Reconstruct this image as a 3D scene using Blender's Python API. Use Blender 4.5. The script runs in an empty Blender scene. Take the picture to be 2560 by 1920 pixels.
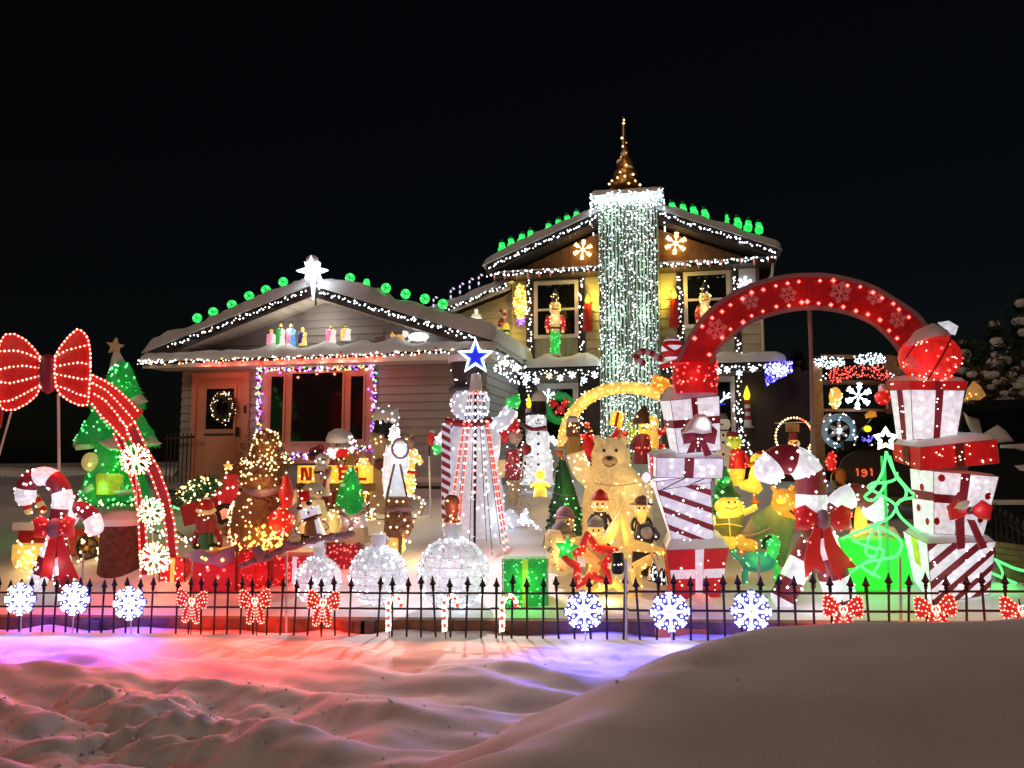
import bpy, math, random
from mathutils import Vector, noise
R = math.radians; PI = math.pi
rnd = random.Random(11)
sc = bpy.context.scene; COL = sc.collection

# ------------------------------------------------------------ camera, sky, key light, exposure
FPX, CX, CY = 1900.0, 1280.0, 960.0
YAW = R(12.5); PITCH = math.atan(180 / FPX); CAM = Vector((0, 0, 1.7))
cd = bpy.data.cameras.new('camera'); cam = bpy.data.objects.new('camera', cd); COL.objects.link(cam)
cam.location = CAM; cam.rotation_euler = (PI / 2 + PITCH, 0, YAW)
cd.sensor_width = 36; cd.lens = 36 * FPX / 2560; cd.clip_end = 500; cd.clip_start = .05
sc.camera = cam
wd = bpy.data.worlds.new('World'); sc.world = wd; wd.use_nodes = True
nt = wd.node_tree
sky = nt.nodes.new('ShaderNodeTexSky'); sky.sky_type = 'NISHITA'; sky.sun_disc = False
sky.sun_elevation = R(14); sky.sun_rotation = R(200)
bg = nt.nodes['Background']; bg.inputs[1].default_value = .0006
nt.links.new(sky.outputs[0], bg.inputs[0])
sl = bpy.data.lights.new('street_glow', 'SUN'); sl.energy = .35; sl.angle = R(14); sl.color = (1, .7, .52)
so = bpy.data.objects.new('street_glow', sl); COL.objects.link(so); so.rotation_euler = (R(64), 0, R(-18))
sc.view_settings.view_transform = 'Standard'; sc.view_settings.look = 'None'
sc.view_settings.exposure = .3; sc.view_settings.gamma = 1
sc.cycles.use_denoising = True; sc.cycles.max_bounces = 4; sc.cycles.sample_clamp_indirect = 2.0
sc.cycles.sample_clamp_direct = 0

# ------------------------------------------------------------ pixel -> place helpers
RT = Vector((math.cos(YAW), math.sin(YAW), 0)); F0 = Vector((-math.sin(YAW), math.cos(YAW), 0))
FW = F0 * math.cos(PITCH) + Vector((0, 0, math.sin(PITCH))); UP = Vector((0, 0, math.cos(PITCH))) - F0 * math.sin(PITCH)
def ray(px, py): return FW + RT * ((px - CX) / FPX) + UP * ((CY - py) / FPX)
def W(px, py, Y):
    d = ray(px, py); return CAM + d * (Y / d.y)
class Fr:
    """a vertical plane through a point of the yard; p() gives local metres of a measured photo point"""
    def __init__(s, px, py, Y, rot=YAW):
        s.O = W(px, py, Y); s.rot = rot
        s.n = Vector((-math.sin(rot), math.cos(rot), 0)); s.r = Vector((math.cos(rot), math.sin(rot), 0))
        s.D = (s.O - CAM).dot(s.n); s.s = (s.O - CAM).dot(F0) / FPX
    def p(s, px, py, dy=0):
        d = ray(px, py); P = CAM + d * ((s.D + dy) / d.dot(s.n)) - s.O
        return Vector((P.dot(s.r), dy, P.z))

# ------------------------------------------------------------ terrain heights
def lerp(a, b, t): return a + (b - a) * t
def ss(a, b, x):
    t = min(1, max(0, (x - a) / (b - a))); return t * t * (3 - 2 * t)
def pw(x, pts):
    if x <= pts[0][0]: return pts[0][1]
    for (a, b), (c, d) in zip(pts, pts[1:]):
        if x <= c: return lerp(b, d, ss(0, 1, (x - a) / (c - a)) * .5 + (x - a) / (c - a) * .5)
    return pts[-1][1]
def fbm(x, y, s, o=3):
    v = 0; a = 1
    for i in range(o):
        v += a * noise.noise(Vector((x * s, y * s, 3.7 + i * 9))); s *= 2.05; a *= .5
    return v
FENCE_Y = 7.2
def zf(x): return .038 * (x + .74)
LAWN = [(7.55, .1), (8.0, .13), (8.4, .2), (9, .36), (10, .52), (12, .84), (13.4, 1.08), (16, 1.2), (20, 1.15), (40, 1.0)]
def H(x, y):
    P = Vector((x, y, 0)); u = P.dot(RT); d = P.dot(F0)
    if y > 7.56:
        z = pw(y, LAWN) + zf(x) * max(0, 1 - (y - 7.5) / 4)
        z += .07 * fbm(x, y, .9) * ss(7.6, 8.6, y)
        z += .28 * math.exp(-((x + 2.4) ** 2 / 1.3 + (y - 12.0) ** 2 / .8))
        z += .15 * math.exp(-((x + 4.6) ** 2 / .5 + (y - 11.6) ** 2 / .4))
        z += .16 * math.exp(-((x - .16) ** 2 + (y - 8.1) ** 2) / .03)
        if x > 3.2: z -= .35 * ss(3.2, 4.5, x)
        return z
    if y > 7.3: return zf(x) + .02 + .05 * fbm(x, y, 1.6, 2)
    z = zf(x) * ss(2, 7, y) + .02
    t = 1 - ss(4.0, 5.9, d)
    z += .24 * (1 - ss(3.2, 6.6, d)) * ss(-9, 0, d)
    u0 = -.86 + (d - 2) * .7
    z += .545 * ss(u0 - .75, u0 + .75, u) * t + .06 * ss(u0, u0 + 3, u) * t
    z += .22 * math.exp(-((u + 3.9) ** 2 / 1.4 + (d - 5.5) ** 2 / .5)) * ss(7.4, 6.8, y)
    k = ss(7.2, 6.4, y)
    # wind ridges running away to the left, smoothed on the right bank
    bank = ss(u0 - .2, u0 + .9, u)
    q = u * .55 + d * .9; r = u * .8 - d * .55
    w = noise.noise(Vector((q * 2.1, r * .8, 1.2))) + .5 * noise.noise(Vector((q * 4.4 + 3, r * 1.7, 5.2)))
    z += .115 * w * k * (1 - bank * .92)
    z += .016 * fbm(x, y, 2.6, 3) * k * (1 - .75 * bank)
    z += .04 * fbm(x, y, .8, 2) * k
    # trampled, dug-out patch on the left
    g = math.exp(-(((u + 2.15) * .8 + (d - 4.6) * .55) ** 2 / .55 + ((d - 4.6) * .75 - (u + 2.15) * .45) ** 2 / 1.2))
    c = abs(noise.noise(Vector((x * 2.4, y * 2.4, .4)))) + .5 * abs(noise.noise(Vector((x * 5.5, y * 5.5, 2.4)))) + .22 * abs(noise.noise(Vector((x * 12, y * 12, 5.4))))
    z += g * (-.1 + .17 * c)
    return z

# ------------------------------------------------------------ materials
MATS = {}
def mat(name, col, rough=.6, em=None, es=0, metal=0, var=0, vs=8, bump=0, bs=40, lamp=False, alpha=None):
    m = bpy.data.materials.new(name); m.use_nodes = True; t = m.node_tree
    b = t.nodes['Principled BSDF']; b.inputs['Base Color'].default_value = (*col, 1)
    b.inputs['Roughness'].default_value = rough; b.inputs['Metallic'].default_value = metal
    L = t.links.new
    co = t.nodes.new('ShaderNodeTexCoord')
    if var:
        n = t.nodes.new('ShaderNodeTexNoise'); n.inputs['Scale'].default_value = vs; n.inputs['Detail'].default_value = 4
        L(co.outputs['Object'], n.inputs['Vector'])
        rp = t.nodes.new('ShaderNodeValToRGB'); rp.color_ramp.elements[0].position = .3; rp.color_ramp.elements[1].position = .7
        rp.color_ramp.elements[0].color = (*[c * (1 - var) for c in col], 1)
        rp.color_ramp.elements[1].color = (*[min(1, c * (1 + var)) for c in col], 1)
        L(n.outputs[0], rp.inputs[0]); L(rp.outputs[0], b.inputs['Base Color'])
    if em:
        b.inputs['Emission Color'].default_value = (*em, 1); b.inputs['Emission Strength'].default_value = es
        if not lamp:
            n2 = t.nodes.new('ShaderNodeTexNoise'); n2.inputs['Scale'].default_value = 20; n2.inputs['Detail'].default_value = 3
            L(co.outputs['Object'], n2.inputs['Vector'])
            mr = t.nodes.new('ShaderNodeMapRange'); mr.inputs[1].default_value = .3; mr.inputs[2].default_value = .72
            mr.inputs[3].default_value = es * .68; mr.inputs[4].default_value = es * 1.35
            L(n2.outputs[0], mr.inputs[0]); L(mr.outputs[0], b.inputs['Emission Strength'])
        m.cycles.emission_sampling = 'NONE'
    if bump:
        n3 = t.nodes.new('ShaderNodeTexNoise'); n3.inputs['Scale'].default_value = bs; n3.inputs['Detail'].default_value = 5
        L(co.outputs['Object'], n3.inputs['Vector'])
        bp = t.nodes.new('ShaderNodeBump'); bp.inputs['Strength'].default_value = bump; bp.inputs['Distance'].default_value = .02
        L(n3.outputs[0], bp.inputs['Height']); L(bp.outputs[0], b.inputs['Normal'])
    MATS[name] = m; return m
# bulbs
for n, c, s in (('bulb_white', (1, .95, .9), 4), ('bulb_cool', (.76, .87, 1), 4), ('bulb_warm', (1, .68, .3), 3.2), ('bulb_red', (1, .045, .03), 2.4),
                ('bulb_green', (.07, 1, .2), 1.7), ('bulb_blue', (.07, .05, 1), 3), ('bulb_purple', (.3, .07, 1), 2.2), ('bulb_amber', (1, .42, .06), 2),
                ('bulb_yellow', (1, .8, .14), 1.9), ('bulb_pink', (1, .62, .42), 2.6), ('bulb_dim', (.9, .8, .7), 1.2)):
    mat(n, (.8, .8, .8), .4, c, s, lamp=True)
# lamps and light-filled shells
for n, c, s in (('neon_green', (.13, 1, .25), 1.2), ('neon_dim', (.04, 1, .12), .55), ('neon_star', (1, .98, .7), 3), ('flake_white', (.9, .93, 1), 3.5), ('plate_blue', (.015, .012, .8), .5),
                ('flame', (1, .82, .03), 1.1), ('star_white', (.85, .95, 1), 2.2), ('rope_warm', (1, .75, .5), 2.2), ('rope_red', (1, .03, .02), 1.5), ('rope_amber', (1, .45, .05), 1.3), ('pepper_green', (.015, .8, .1), 1.1),
                ('pepper_pale', (.12, 1, .3), 1.0), ('blue_led', (.012, .02, .85), .8), ('cyan_led', (.2, .45, 1), .9), ('digits', (1, .12, .05), .8), ('nat_white', (1, .95, .85), .75), ('plate_red', (.85, .012, .008), .5)):
    mat(n, (.015, .015, .015), .5, c, s, lamp=True)
def shell(n, c, e, s, rough=.45, bump=.25): mat(n, c, rough, e, s, bump=bump, bs=60, var=.12, vs=14)
shell('fab_white', (.74, .76, .8), (.75, .8, .88), .52)
shell('fab_lav', (.62, .6, .72), (.7, .69, .85), .44)
shell('fab_red', (.42, .012, .018), (.8, .015, .012), .17)
shell('fab_maroon', (.22, .02, .035), (.4, .02, .03), .06)
shell('fab_green', (.03, .3, .07), (.02, .55, .08), .17)
shell('fab_grlit', (.05, .5, .1), (.03, .75, .1), .35)
shell('fab_dkgreen', (.015, .1, .04), (.01, .12, .03), .06)
shell('fab_cream', (.6, .48, .3), (.95, .62, .22), .24)
shell('fab_gold', (.7, .45, .12), (1, .55, .1), .5)
shell('fab_amber', (.7, .35, .06), (1, .36, .03), .42)
shell('fab_yellow', (.8, .6, .1), (1, .6, .05), .55)
shell('fab_brown', (.16, .07, .035), (.4, .16, .04), .05)
shell('fab_dark', (.03, .022, .03), (.1, .05, .06), .02)
shell('fab_tan', (.4, .28, .17), (.6, .36, .14), .08)
shell('fab_olive', (.3, .36, .06), (.6, .7, .04), .35)
shell('glass_lit', (.7, .76, .82), (.64, .75, .9), .36, .2)
MATS['glass_lit'].node_tree.nodes['Principled BSDF'].inputs['Alpha'].default_value = .5; mat('bulb_mint', (.8, .8, .8), .4, (.72, 1, .85), 3, lamp=True); shell('fab_snowman', (.7, .72, .76), (.56, .66, .88), .29)
shell('green_glow', (.04, .6, .06), (.005, .9, .02), .55, bump=.1)
shell('arch_red', (.2, .006, .008), (.6, .008, .008), .15)
shell('bow_red', (.25, .006, .008), (.85, .01, .006), .3); shell('arch_flake', (.45, .2, .2), (.7, .15, .15), .12)
shell('grey_print', (.22, .15, .14), (.3, .1, .1), .04)
shell('nat_pink', (.8, .3, .45), (1, .25, .45), .6); shell('nat_blue', (.15, .4, .8), (.1, .4, .9), .5)
shell('nat_green', (.05, .4, .1), (.03, .5, .08), .4); shell('nat_gold', (.8, .6, .2), (1, .7, .2), .6); shell('nat_navy', (.05, .05, .2), (.05, .04, .3), .2)
shell('flesh_lit', (.75, .5, .2), (1, .55, .15), .45); shell('bauble_red', (.6, .02, .02), (.9, .02, .015), .4)
# plain surfaces
mat('snow', (.8, .8, .81), .75, bump=.22, bs=90, var=.05, vs=1.7)
mat('snow_dirty', (.62, .58, .55), .8, bump=.5, bs=30, var=.12, vs=9)
mat('siding', (.36, .335, .335), .7, var=.07, vs=3, bump=.1, bs=25)
mat('siding_pale', (.5, .44, .34), .7, var=.08, vs=3, bump=.1, bs=25)
mat('panel', (.38, .36, .29), .75, var=.1, vs=6, bump=.15, bs=20)
mat('gable_wood', (.36, .19, .07), .7, var=.2, vs=9)
mat('trim_white', (.68, .6, .56), .5, var=.04, vs=5)
mat('trim_pink_lit', (.6, .29, .2), .5, var=.05, vs=4)  # red light on the door and window trim is mixed into this colour
mat('trim_dark', (.03, .018, .014), .5, var=.2, vs=8)
mat('brick_red', (.24, .1, .07), .8, var=.2, vs=14)
mat('glass', (.006, .007, .009), .06)
mat('soffit', (.6, .55, .48), .6, var=.05)
mat('shingle', (.06, .055, .05), .85, var=.2)
mat('iron', (.006, .005, .005), .55, metal=.0)
mat('timber', (.2, .11, .06), .8, var=.3, vs=10, bump=.3, bs=18)
mat('timber_pale', (.42, .25, .13), .75, var=.25, vs=12, bump=.2, bs=18)
mat('bark', (.13, .05, .03), .9, var=.45, vs=16, bump=.6, bs=14)
mat('wire_dark', (.012, .014, .012), .8)
mat('white_pole', (.7, .68, .65), .4)
mat('black', (.008, .008, .008), .5); mat('black_gloss', (.008, .009, .01), .12)
mat('white', (.75, .75, .75), .5); mat('orange', (.75, .22, .03), .5); mat('red', (.45, .012, .015), .5, var=.1); mat('green_cloth', (.02, .12, .04), .7)
mat('red_gloss', (.4, .01, .012), .2); mat('brown', (.12, .05, .025), .6, var=.25); mat('wicker', (.2, .09, .035), .7, var=.4, vs=60, bump=.5, bs=80)
mat('mauve', (.25, .15, .18), .6, var=.15); mat('grey_fur', (.2, .19, .21), .85, var=.2, vs=20); mat('silver', (.6, .62, .64), .2, metal=1)
mat('purple', (.3, .22, .42), .6); mat('gold', (.7, .42, .1), .3, metal=.6); mat('ribbon', (.11, .02, .022), .5, var=.2)
mat('foliage', (.025, .05, .022), .85, var=.4, vs=10); mat('dead_leaf', (.08, .05, .03), .9, var=.4); mat('stone', (.12, .1, .09), .9, var=.3)
mat('tan', (.42, .3, .19), .75, var=.1, vs=12); mat('car_paint', (.012, .014, .013), .25); mat('chrome', (.5, .5, .5), .2, metal=1); mat('rubber', (.012, .012, .012), .8)
mat('chimney', (.5, .58, .5), .85, var=.12, vs=4, bump=.3, bs=14)
def M(k): return MATS[k]

# ------------------------------------------------------------ mesh builder
class MB:
    def __init__(s): s.v = []; s.f = []; s.m = []
    def add(s, vs, fs, mi=0):
        o = len(s.v); s.v += [Vector(v) for v in vs]
        for i, f in enumerate(fs): s.f.append([o + j for j in f]); s.m.append(mi[i] if isinstance(mi, list) else mi)
    def hexa(s, p, mi=0): s.add(p, [(0, 3, 2, 1), (4, 5, 6, 7), (0, 1, 5, 4), (1, 2, 6, 5), (2, 3, 7, 6), (3, 0, 4, 7)], mi)
    def box(s, x0, x1, y0, y1, z0, z1, mi=0):
        s.hexa([(x0, y0, z0), (x1, y0, z0), (x1, y1, z0), (x0, y1, z0), (x0, y0, z1), (x1, y0, z1), (x1, y1, z1), (x0, y1, z1)], mi)
    def tube(s, pts, r, n=8, mi=0, closed=False, cap=True):
        pts = [Vector(p) for p in pts]; k = len(pts); rs = r if isinstance(r, (list, tuple)) else [r] * k
        vs = []; prev = None
        for i, p in enumerate(pts):
            a = pts[(i - 1) % k] if (closed or i) else p; b = pts[(i + 1) % k] if (closed or i < k - 1) else p
            t = (b - a); t = t.normalized() if t.length > 1e-9 else Vector((0, 0, 1))
            if prev is None:
                q = Vector((0, 1, 0)) if abs(t.y) < .9 else Vector((1, 0, 0)); prev = t.cross(q).normalized()
            e = (prev - t * prev.dot(t)); e = e.normalized() if e.length > 1e-6 else t.orthogonal().normalized()
            prev = e; g = t.cross(e)
            vs += [p + (e * math.cos(2 * PI * j / n) + g * math.sin(2 * PI * j / n)) * rs[i] for j in range(n)]
        fs = []; ms = []
        for i in range(k if closed else k - 1):
            i2 = (i + 1) % k
            for j in range(n):
                fs.append((i * n + j, i * n + (j + 1) % n, i2 * n + (j + 1) % n, i2 * n + j)); ms.append(mi[i % len(mi)] if isinstance(mi, (list, tuple)) else mi)
        if cap and not closed:
            fs.append(tuple(range(n - 1, -1, -1))); ms.append(ms[0]); fs.append(tuple((k - 1) * n + j for j in range(n))); ms.append(ms[-2])
        s.add(vs, fs, ms)
    def lathe(s, x, y, prof, n=18, mi=0, sq=1, xs=None):
        k = len(prof); vs = []
        for i, (z, r) in enumerate(prof):
            xx = xs[i] if xs else x
            vs += [(xx + r * math.cos(2 * PI * j / n), y + sq * r * math.sin(2 * PI * j / n), z) for j in range(n)]
        fs = []; ms = []
        for i in range(k - 1):
            for j in range(n):
                fs.append((i * n + j, (i + 1) * n + j, (i + 1) * n + (j + 1) % n, i * n + (j + 1) % n)); ms.append(mi[i % len(mi)] if isinstance(mi, (list, tuple)) else mi)
        fs.append(tuple(range(n))); ms.append(ms[0]); fs.append(tuple((k - 1) * n + j for j in range(n - 1, -1, -1))); ms.append(ms[-2])
        if prof[0][0] < prof[-1][0]: fs = [f[::-1] for f in fs]
        s.add(vs, fs, ms)
    def ell(s, c, r, n=14, m=9, mi=0):
        c = Vector(c); vs = []
        for i in range(m + 1):
            a = PI * i / m
            vs += [c + Vector((r[0] * math.sin(a) * math.cos(2 * PI * j / n), r[1] * math.sin(a) * math.sin(2 * PI * j / n), r[2] * math.cos(a))) for j in range(n)]
        fs = [(i * n + j, (i + 1) * n + j, (i + 1) * n + (j + 1) % n, i * n + (j + 1) % n) for i in range(m) for j in range(n)]
        s.add(vs, fs, mi)
    def prism(s, poly, y0, y1, mi=0):
        a = sum(p[0] * q[1] - q[0] * p[1] for p, q in zip(poly, poly[1:] + poly[:1]))
        if a < 0: poly = poly[::-1]
        k = len(poly); vs = [(x, y0, z) for x, z in poly] + [(x, y1, z) for x, z in poly]
        s.add(vs, [tuple(range(k)), tuple(range(2 * k - 1, k - 1, -1))] + [(i, k + i, k + (i + 1) % k, (i + 1) % k) for i in range(k)], mi)
    def pillow(s, poly, y, th, mi=0, c=None):
        a = sum(p[0] * q[1] - q[0] * p[1] for p, q in zip(poly, poly[1:] + poly[:1]))
        if a < 0: poly = poly[::-1]
        k = len(poly); cx, cz = c or (sum(p[0] for p in poly) / k, sum(p[1] for p in poly) / k)
        for sg in (-1, 1):
            vs = []; RG = (1, .9, .72, .45, .18)
            for t in RG:
                h = th * math.sqrt(max(0, 1 - t * t)) * .5 * sg
                vs += [(cx + (x - cx) * t, y + h, cz + (z - cz) * t) for x, z in poly]
            vs.append((cx, y + th * .5 * sg, cz)); fs = []
            for i in range(4):
                for j in range(k): fs.append((i * k + j, i * k + (j + 1) % k, (i + 1) * k + (j + 1) % k, (i + 1) * k + j))
            for j in range(k): fs.append((4 * k + j, 4 * k + (j + 1) % k, 5 * k))
            s.add(vs, fs if sg < 0 else [f[::-1] for f in fs], mi)
    def octa(s, p, r, mi=0):
        x, y, z = p; s.add([(x + r, y, z), (x - r, y, z), (x, y + r, z), (x, y - r, z), (x, y, z + r), (x, y, z - r)],
                           [(0, 2, 4), (2, 1, 4), (1, 3, 4), (3, 0, 4), (2, 0, 5), (1, 2, 5), (3, 1, 5), (0, 3, 5)], mi)
    def sample(s, n, off=0, front=-.04):
        T = []; cum = 0
        for f in s.f:
            for i in range(1, len(f) - 1):
                a, b, c = s.v[f[0]], s.v[f[i]], s.v[f[i + 1]]; nn = (b - a).cross(c - a); A = nn.length
                if A < 1e-10: continue
                nn = nn / A
                if nn.y > front: continue
                cum += A; T.append((cum, a, b, c, nn))
        out = []
        if not T: return out
        import bisect
        K = [t[0] for t in T]
        for _ in range(n):
            t = T[min(len(T) - 1, bisect.bisect(K, rnd.random() * cum))]; q, w = rnd.random(), rnd.random()
            if q + w > 1: q, w = 1 - q, 1 - w
            out.append(t[1] + (t[2] - t[1]) * q + (t[3] - t[1]) * w + t[4] * off)
        return out
    def build(s, name, mats, parent=None, smooth=True, kind=None, label=None):
        me = bpy.data.meshes.new(name); me.from_pydata(s.v, [], s.f)
        for k in (mats if isinstance(mats, (list, tuple)) else [mats]): me.materials.append(M(k))
        me.polygons.foreach_set('material_index', s.m)
        if smooth:
            me.polygons.foreach_set('use_smooth', [True] * len(s.f)); me.update()
            try: me.set_sharp_from_angle(angle=R(38))
            except Exception: pass
        me.update()
        o = bpy.data.objects.new(name, me); COL.objects.link(o)
        if parent: o.parent = parent
        if kind: o['kind'] = kind
        if label: o['label'] = label
        return o
def tag(o, label, cat, group=None):
    o['label'] = label; o['category'] = cat
    if group: o['group'] = group
    return o
def empty(name, loc, rz=0):
    o = bpy.data.objects.new(name, None); COL.objects.link(o); o.location = loc; o.rotation_euler = (0, 0, rz); o.empty_display_size = .1
    return o
GAIN = .56
def copy_tree(o, parent=None):
    c = o.copy(); COL.objects.link(c)
    if parent: c.parent = parent
    for ch in [k for k in COL.objects if k.parent == o]: copy_tree(ch, c)
    return c
def lamp(parent, loc, col, w, r=.03, spot=None):
    l = bpy.data.lights.new('bulb_light', 'SPOT' if spot else 'POINT'); l.energy = w * (1 if spot else GAIN); l.color = col; l.shadow_soft_size = r
    if spot: l.spot_size = R(135); l.spot_blend = 1
    o = bpy.data.objects.new('bulb_light', l); COL.objects.link(o); o.location = loc
    if spot: o.rotation_euler = (R(spot), 0, 0)
    if parent: o.parent = parent
    return o
ORD = ['leftmost', 'second from the left', 'third from the left', 'fourth from the left', 'fifth from the left', 'sixth from the left', 'seventh from the left', 'eighth from the left', 'ninth from the left', 'tenth from the left']
def resample(pts, step):
    pts = [Vector(p) for p in pts]; L = sum((b - a).length for a, b in zip(pts, pts[1:])); n = max(2, int(round(L / step)))
    out = []; seg = 0; acc = 0; d = (pts[1] - pts[0]).length
    for i in range(n + 1):
        t = L * i / n
        while seg < len(pts) - 2 and t > acc + d: acc += d; seg += 1; d = (pts[seg + 1] - pts[seg]).length
        out.append(pts[seg].lerp(pts[seg + 1], min(1, max(0, (t - acc) / max(d, 1e-9)))))
    return out
def smooth_path(pts, k=4):
    pts = [Vector(p) for p in pts]; n = len(pts); out = []
    for i in range(n - 1):
        p0, p1, p2, p3 = pts[max(0, i - 1)], pts[i], pts[i + 1], pts[min(n - 1, i + 2)]
        for j in range(k):
            t = j / k; out.append(.5 * ((2 * p1) + (p2 - p0) * t + (2 * p0 - 5 * p1 + 4 * p2 - p3) * t * t + (3 * p1 - p0 - 3 * p2 + p3) * t ** 3))
    out.append(pts[-1]); return out

# ------------------------------------------------------------ decoration builder: shapes measured in photo pixels on the thing's own plane
def star_pts(cx, cy, r, ri=.42, n=5, rot=0):
    return [(cx + (r if i % 2 == 0 else r * ri) * math.sin(PI * i / n + rot), cy - (r if i % 2 == 0 else r * ri) * math.cos(PI * i / n + rot)) for i in range(2 * n)]
def toy(name, label, cat, Y, base, shapes, group=None, rot=YAW, lamp_=None, on_ground=False):
    fr = Fr(base[0], base[1], Y, rot); s = fr.s
    root = empty(name, fr.O, rot); tag(root, label, cat, group); pool = []
    def X(px, py, o=0): return fr.p(px, py, o * s)
    for sh in shapes:
        k, nm, mt = sh[:3]; a = sh[3:]; mb = MB()
        if k == 'L':      # lathe: axis px, profile, squash, depth offset
            ax, prof = a[0], a[1]; sq = a[2] if len(a) > 2 else 1; off = a[3] if len(a) > 3 else 0
            axs = ax if isinstance(ax, (list, tuple)) else [ax] * len(prof)
            pr = []; xs = []
            for A, (py, hw) in zip(axs, prof): q = X(A, py, off); pr.append((q.z, max(hw, .3) * s)); xs.append(q.x)
            mb.lathe(0, off * s, pr, 18, list(range(len(mt))) if isinstance(mt, (list, tuple)) else 0, sq, xs)
        elif k == 'E':    # ellipsoid: px, py, rx, ry, rdepth, offset
            px, py, rx, ry = a[:4]; rd = a[4] if len(a) > 4 and a[4] else min(rx, ry); off = a[5] if len(a) > 5 else 0
            mb.ell(X(px, py, off), (rx * s, rd * s, ry * s), 16, 10)
        elif k == 'T':    # tube: points, radius, offset, closed
            pts = a[0]; r = a[1]; off = a[2] if len(a) > 2 else 0; cl = a[3] if len(a) > 3 else False
            P = [X(p[0], p[1], off + (p[2] if len(p) > 2 else 0)) for p in pts]
            if len(P) > 2 and not cl: P = smooth_path(P, 4)
            mb.tube(P, [q * s for q in r] if isinstance(r, (list, tuple)) and len(r) == len(P) else (r[0] if isinstance(r, (list, tuple)) else r) * s, 8, 0, cl)
        elif k == 'C':    # striped cane: points, radius, stripe length, offset
            pts, r, st = a[:3]; off = a[3] if len(a) > 3 else 0
            P = resample(smooth_path([X(p[0], p[1], off) for p in pts], 6), r * s * .35); w = max(1, int(round(st / (r * .35))))
            mi = [(i // w) % 2 for i in range(len(P))]
            n = len(P); rr = [r * s * min(1, .45 + .55 * math.sqrt(min(i, n - 1 - i) / 2)) if min(i, n - 1 - i) < 2 else r * s for i in range(n)]
            mb.tube(P, rr, 14, mi)
        elif k == 'P':    # prism: polygon, thickness, offset
            th = a[1]; off = a[2] if len(a) > 2 else 0
            mb.prism([(q.x, q.z) for q in (X(px, py, off) for px, py in a[0])], (off - th / 2) * s, (off + th / 2) * s)
        elif k == 'I':    # pillow
            th = a[1]; off = a[2] if len(a) > 2 else 0
            mb.pillow([(q.x, q.z) for q in (X(px, py, off) for px, py in a[0])], off * s, th * s)
        elif k == 'B':    # box: x0, y0, x1, y1, depth, offset of the front face
            x0, y0, x1, y1, dp = a[:5]; off = a[5] if len(a) > 5 else 0
            q0, q1 = X(x0, y1, off), X(x1, y0, off); mb.box(q0.x, q1.x, off * s, (off + dp) * s, q0.z, q1.z)
        elif k in ('D', 'DP'):
            r = a[1] * s; led = MB()
            if k == 'D':
                src = [m for n_, m in pool if len(a) < 3 or n_ in a[2]]
                tot = sum(len(m.f) for m in src) or 1
                for m in src:
                    for p in m.sample(max(1, int(a[0] * len(m.f) / tot)), r * .5): led.octa(p, r * rnd.uniform(.65, 1.2), 0)
            else:
                off = a[2] if len(a) > 2 else 0
                for p in a[0]: led.octa(X(p[0], p[1], off), r * rnd.uniform(.8, 1.15), 0)
            led.build(nm, mt, root, True, 'stuff'); continue
        elif k == 'M':    # a ready mesh builder function
            a[0](mb, X, s)
        pool.append((nm, mb))
        mb.build(nm, mt, root, True, 'stuff' if nm in ('tinsel', 'leaves', 'branches', 'fur') and k == 'M' else None)
    if lamp_:
        for L in (lamp_ if isinstance(lamp_, list) else [lamp_]):
            px, py, off, col, w = L[:5]
            if len(L) > 5: lamp(root, X(px, py, off), col, w, .03, L[5]); continue
            lamp(root, X(px, py, off), col, w)
    return root
def scraps(n, cp, wp, L=(9, 18), wd=1.8, sq=1, down=-.7):
    """loose needle or tuft scraps hanging all round a measured profile"""
    def fn(mb, X, s):
        y0, y1 = wp[0][0], wp[-1][0]
        for _ in range(n):
            y = y0 + (y1 - y0) * math.sqrt(rnd.random()); w = pw(y, wp) * rnd.uniform(.92, 1.08); a = rnd.uniform(PI * .9, PI * 2.1); p = X(pw(y, cp) + w * math.cos(a), y, w * sq * math.sin(a))
            d = Vector((math.cos(a) * .7 + rnd.gauss(0, .35), math.sin(a) * .7, down + rnd.gauss(0, .25))).normalized() * rnd.uniform(*L) * s; e = d.orthogonal().normalized() * wd * s; mb.add([p - e, p + e, p + d], [(0, 1, 2)])
    return fn
WHT = (.88, .93, 1); WRM = (1, .68, .36); RED = (1, .035, .02); BLU = (.09, .07, 1); GRN = (.05, 1, .1); YEL = (1, .6, .12)
# ------------------------------------------------------------ ground
def sheet(name, xs, ys, m, kind='structure', dz=0):
    v = [(x, y, H(x, y) + dz) for y in ys for x in xs]; n = len(xs)
    f = [(j * n + i, j * n + i + 1, (j + 1) * n + i + 1, (j + 1) * n + i) for j in range(len(ys) - 1) for i in range(n - 1)]
    mb = MB(); mb.v = [Vector(p) for p in v]; mb.f = [list(q) for q in f]; mb.m = [0] * len(f)
    o = mb.build(name, m, None, True); o['kind'] = kind; return o
def rng(a, b, st): n = max(1, int(round(abs(b - a) / st))); return [a + (b - a) * i / n for i in range(n + 1)]
sheet('snow_bank', rng(-12, -6.5, .12)[:-1] + rng(-6.5, 3.6, .032) + rng(3.6, 9, .15)[1:], rng(-3, 1.6, .2)[:-1] + rng(1.6, 7.42, .034), 'snow')
sheet('snowy_lawn', rng(-16, -9, .25)[:-1] + rng(-9, 4.5, .07) + rng(4.5, 16, .3)[1:], rng(7.58, 13.4, .07) + rng(13.4, 40, .6)[1:], 'snow')
mb = MB(); mb.add([(-250, -120, -1.2), (250, -120, -1.2), (250, 380, -1.2), (-250, 380, -1.2)], [(0, 1, 2, 3)]); g = mb.build('ground', 'snow_dirty'); g['kind'] = 'structure'
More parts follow.
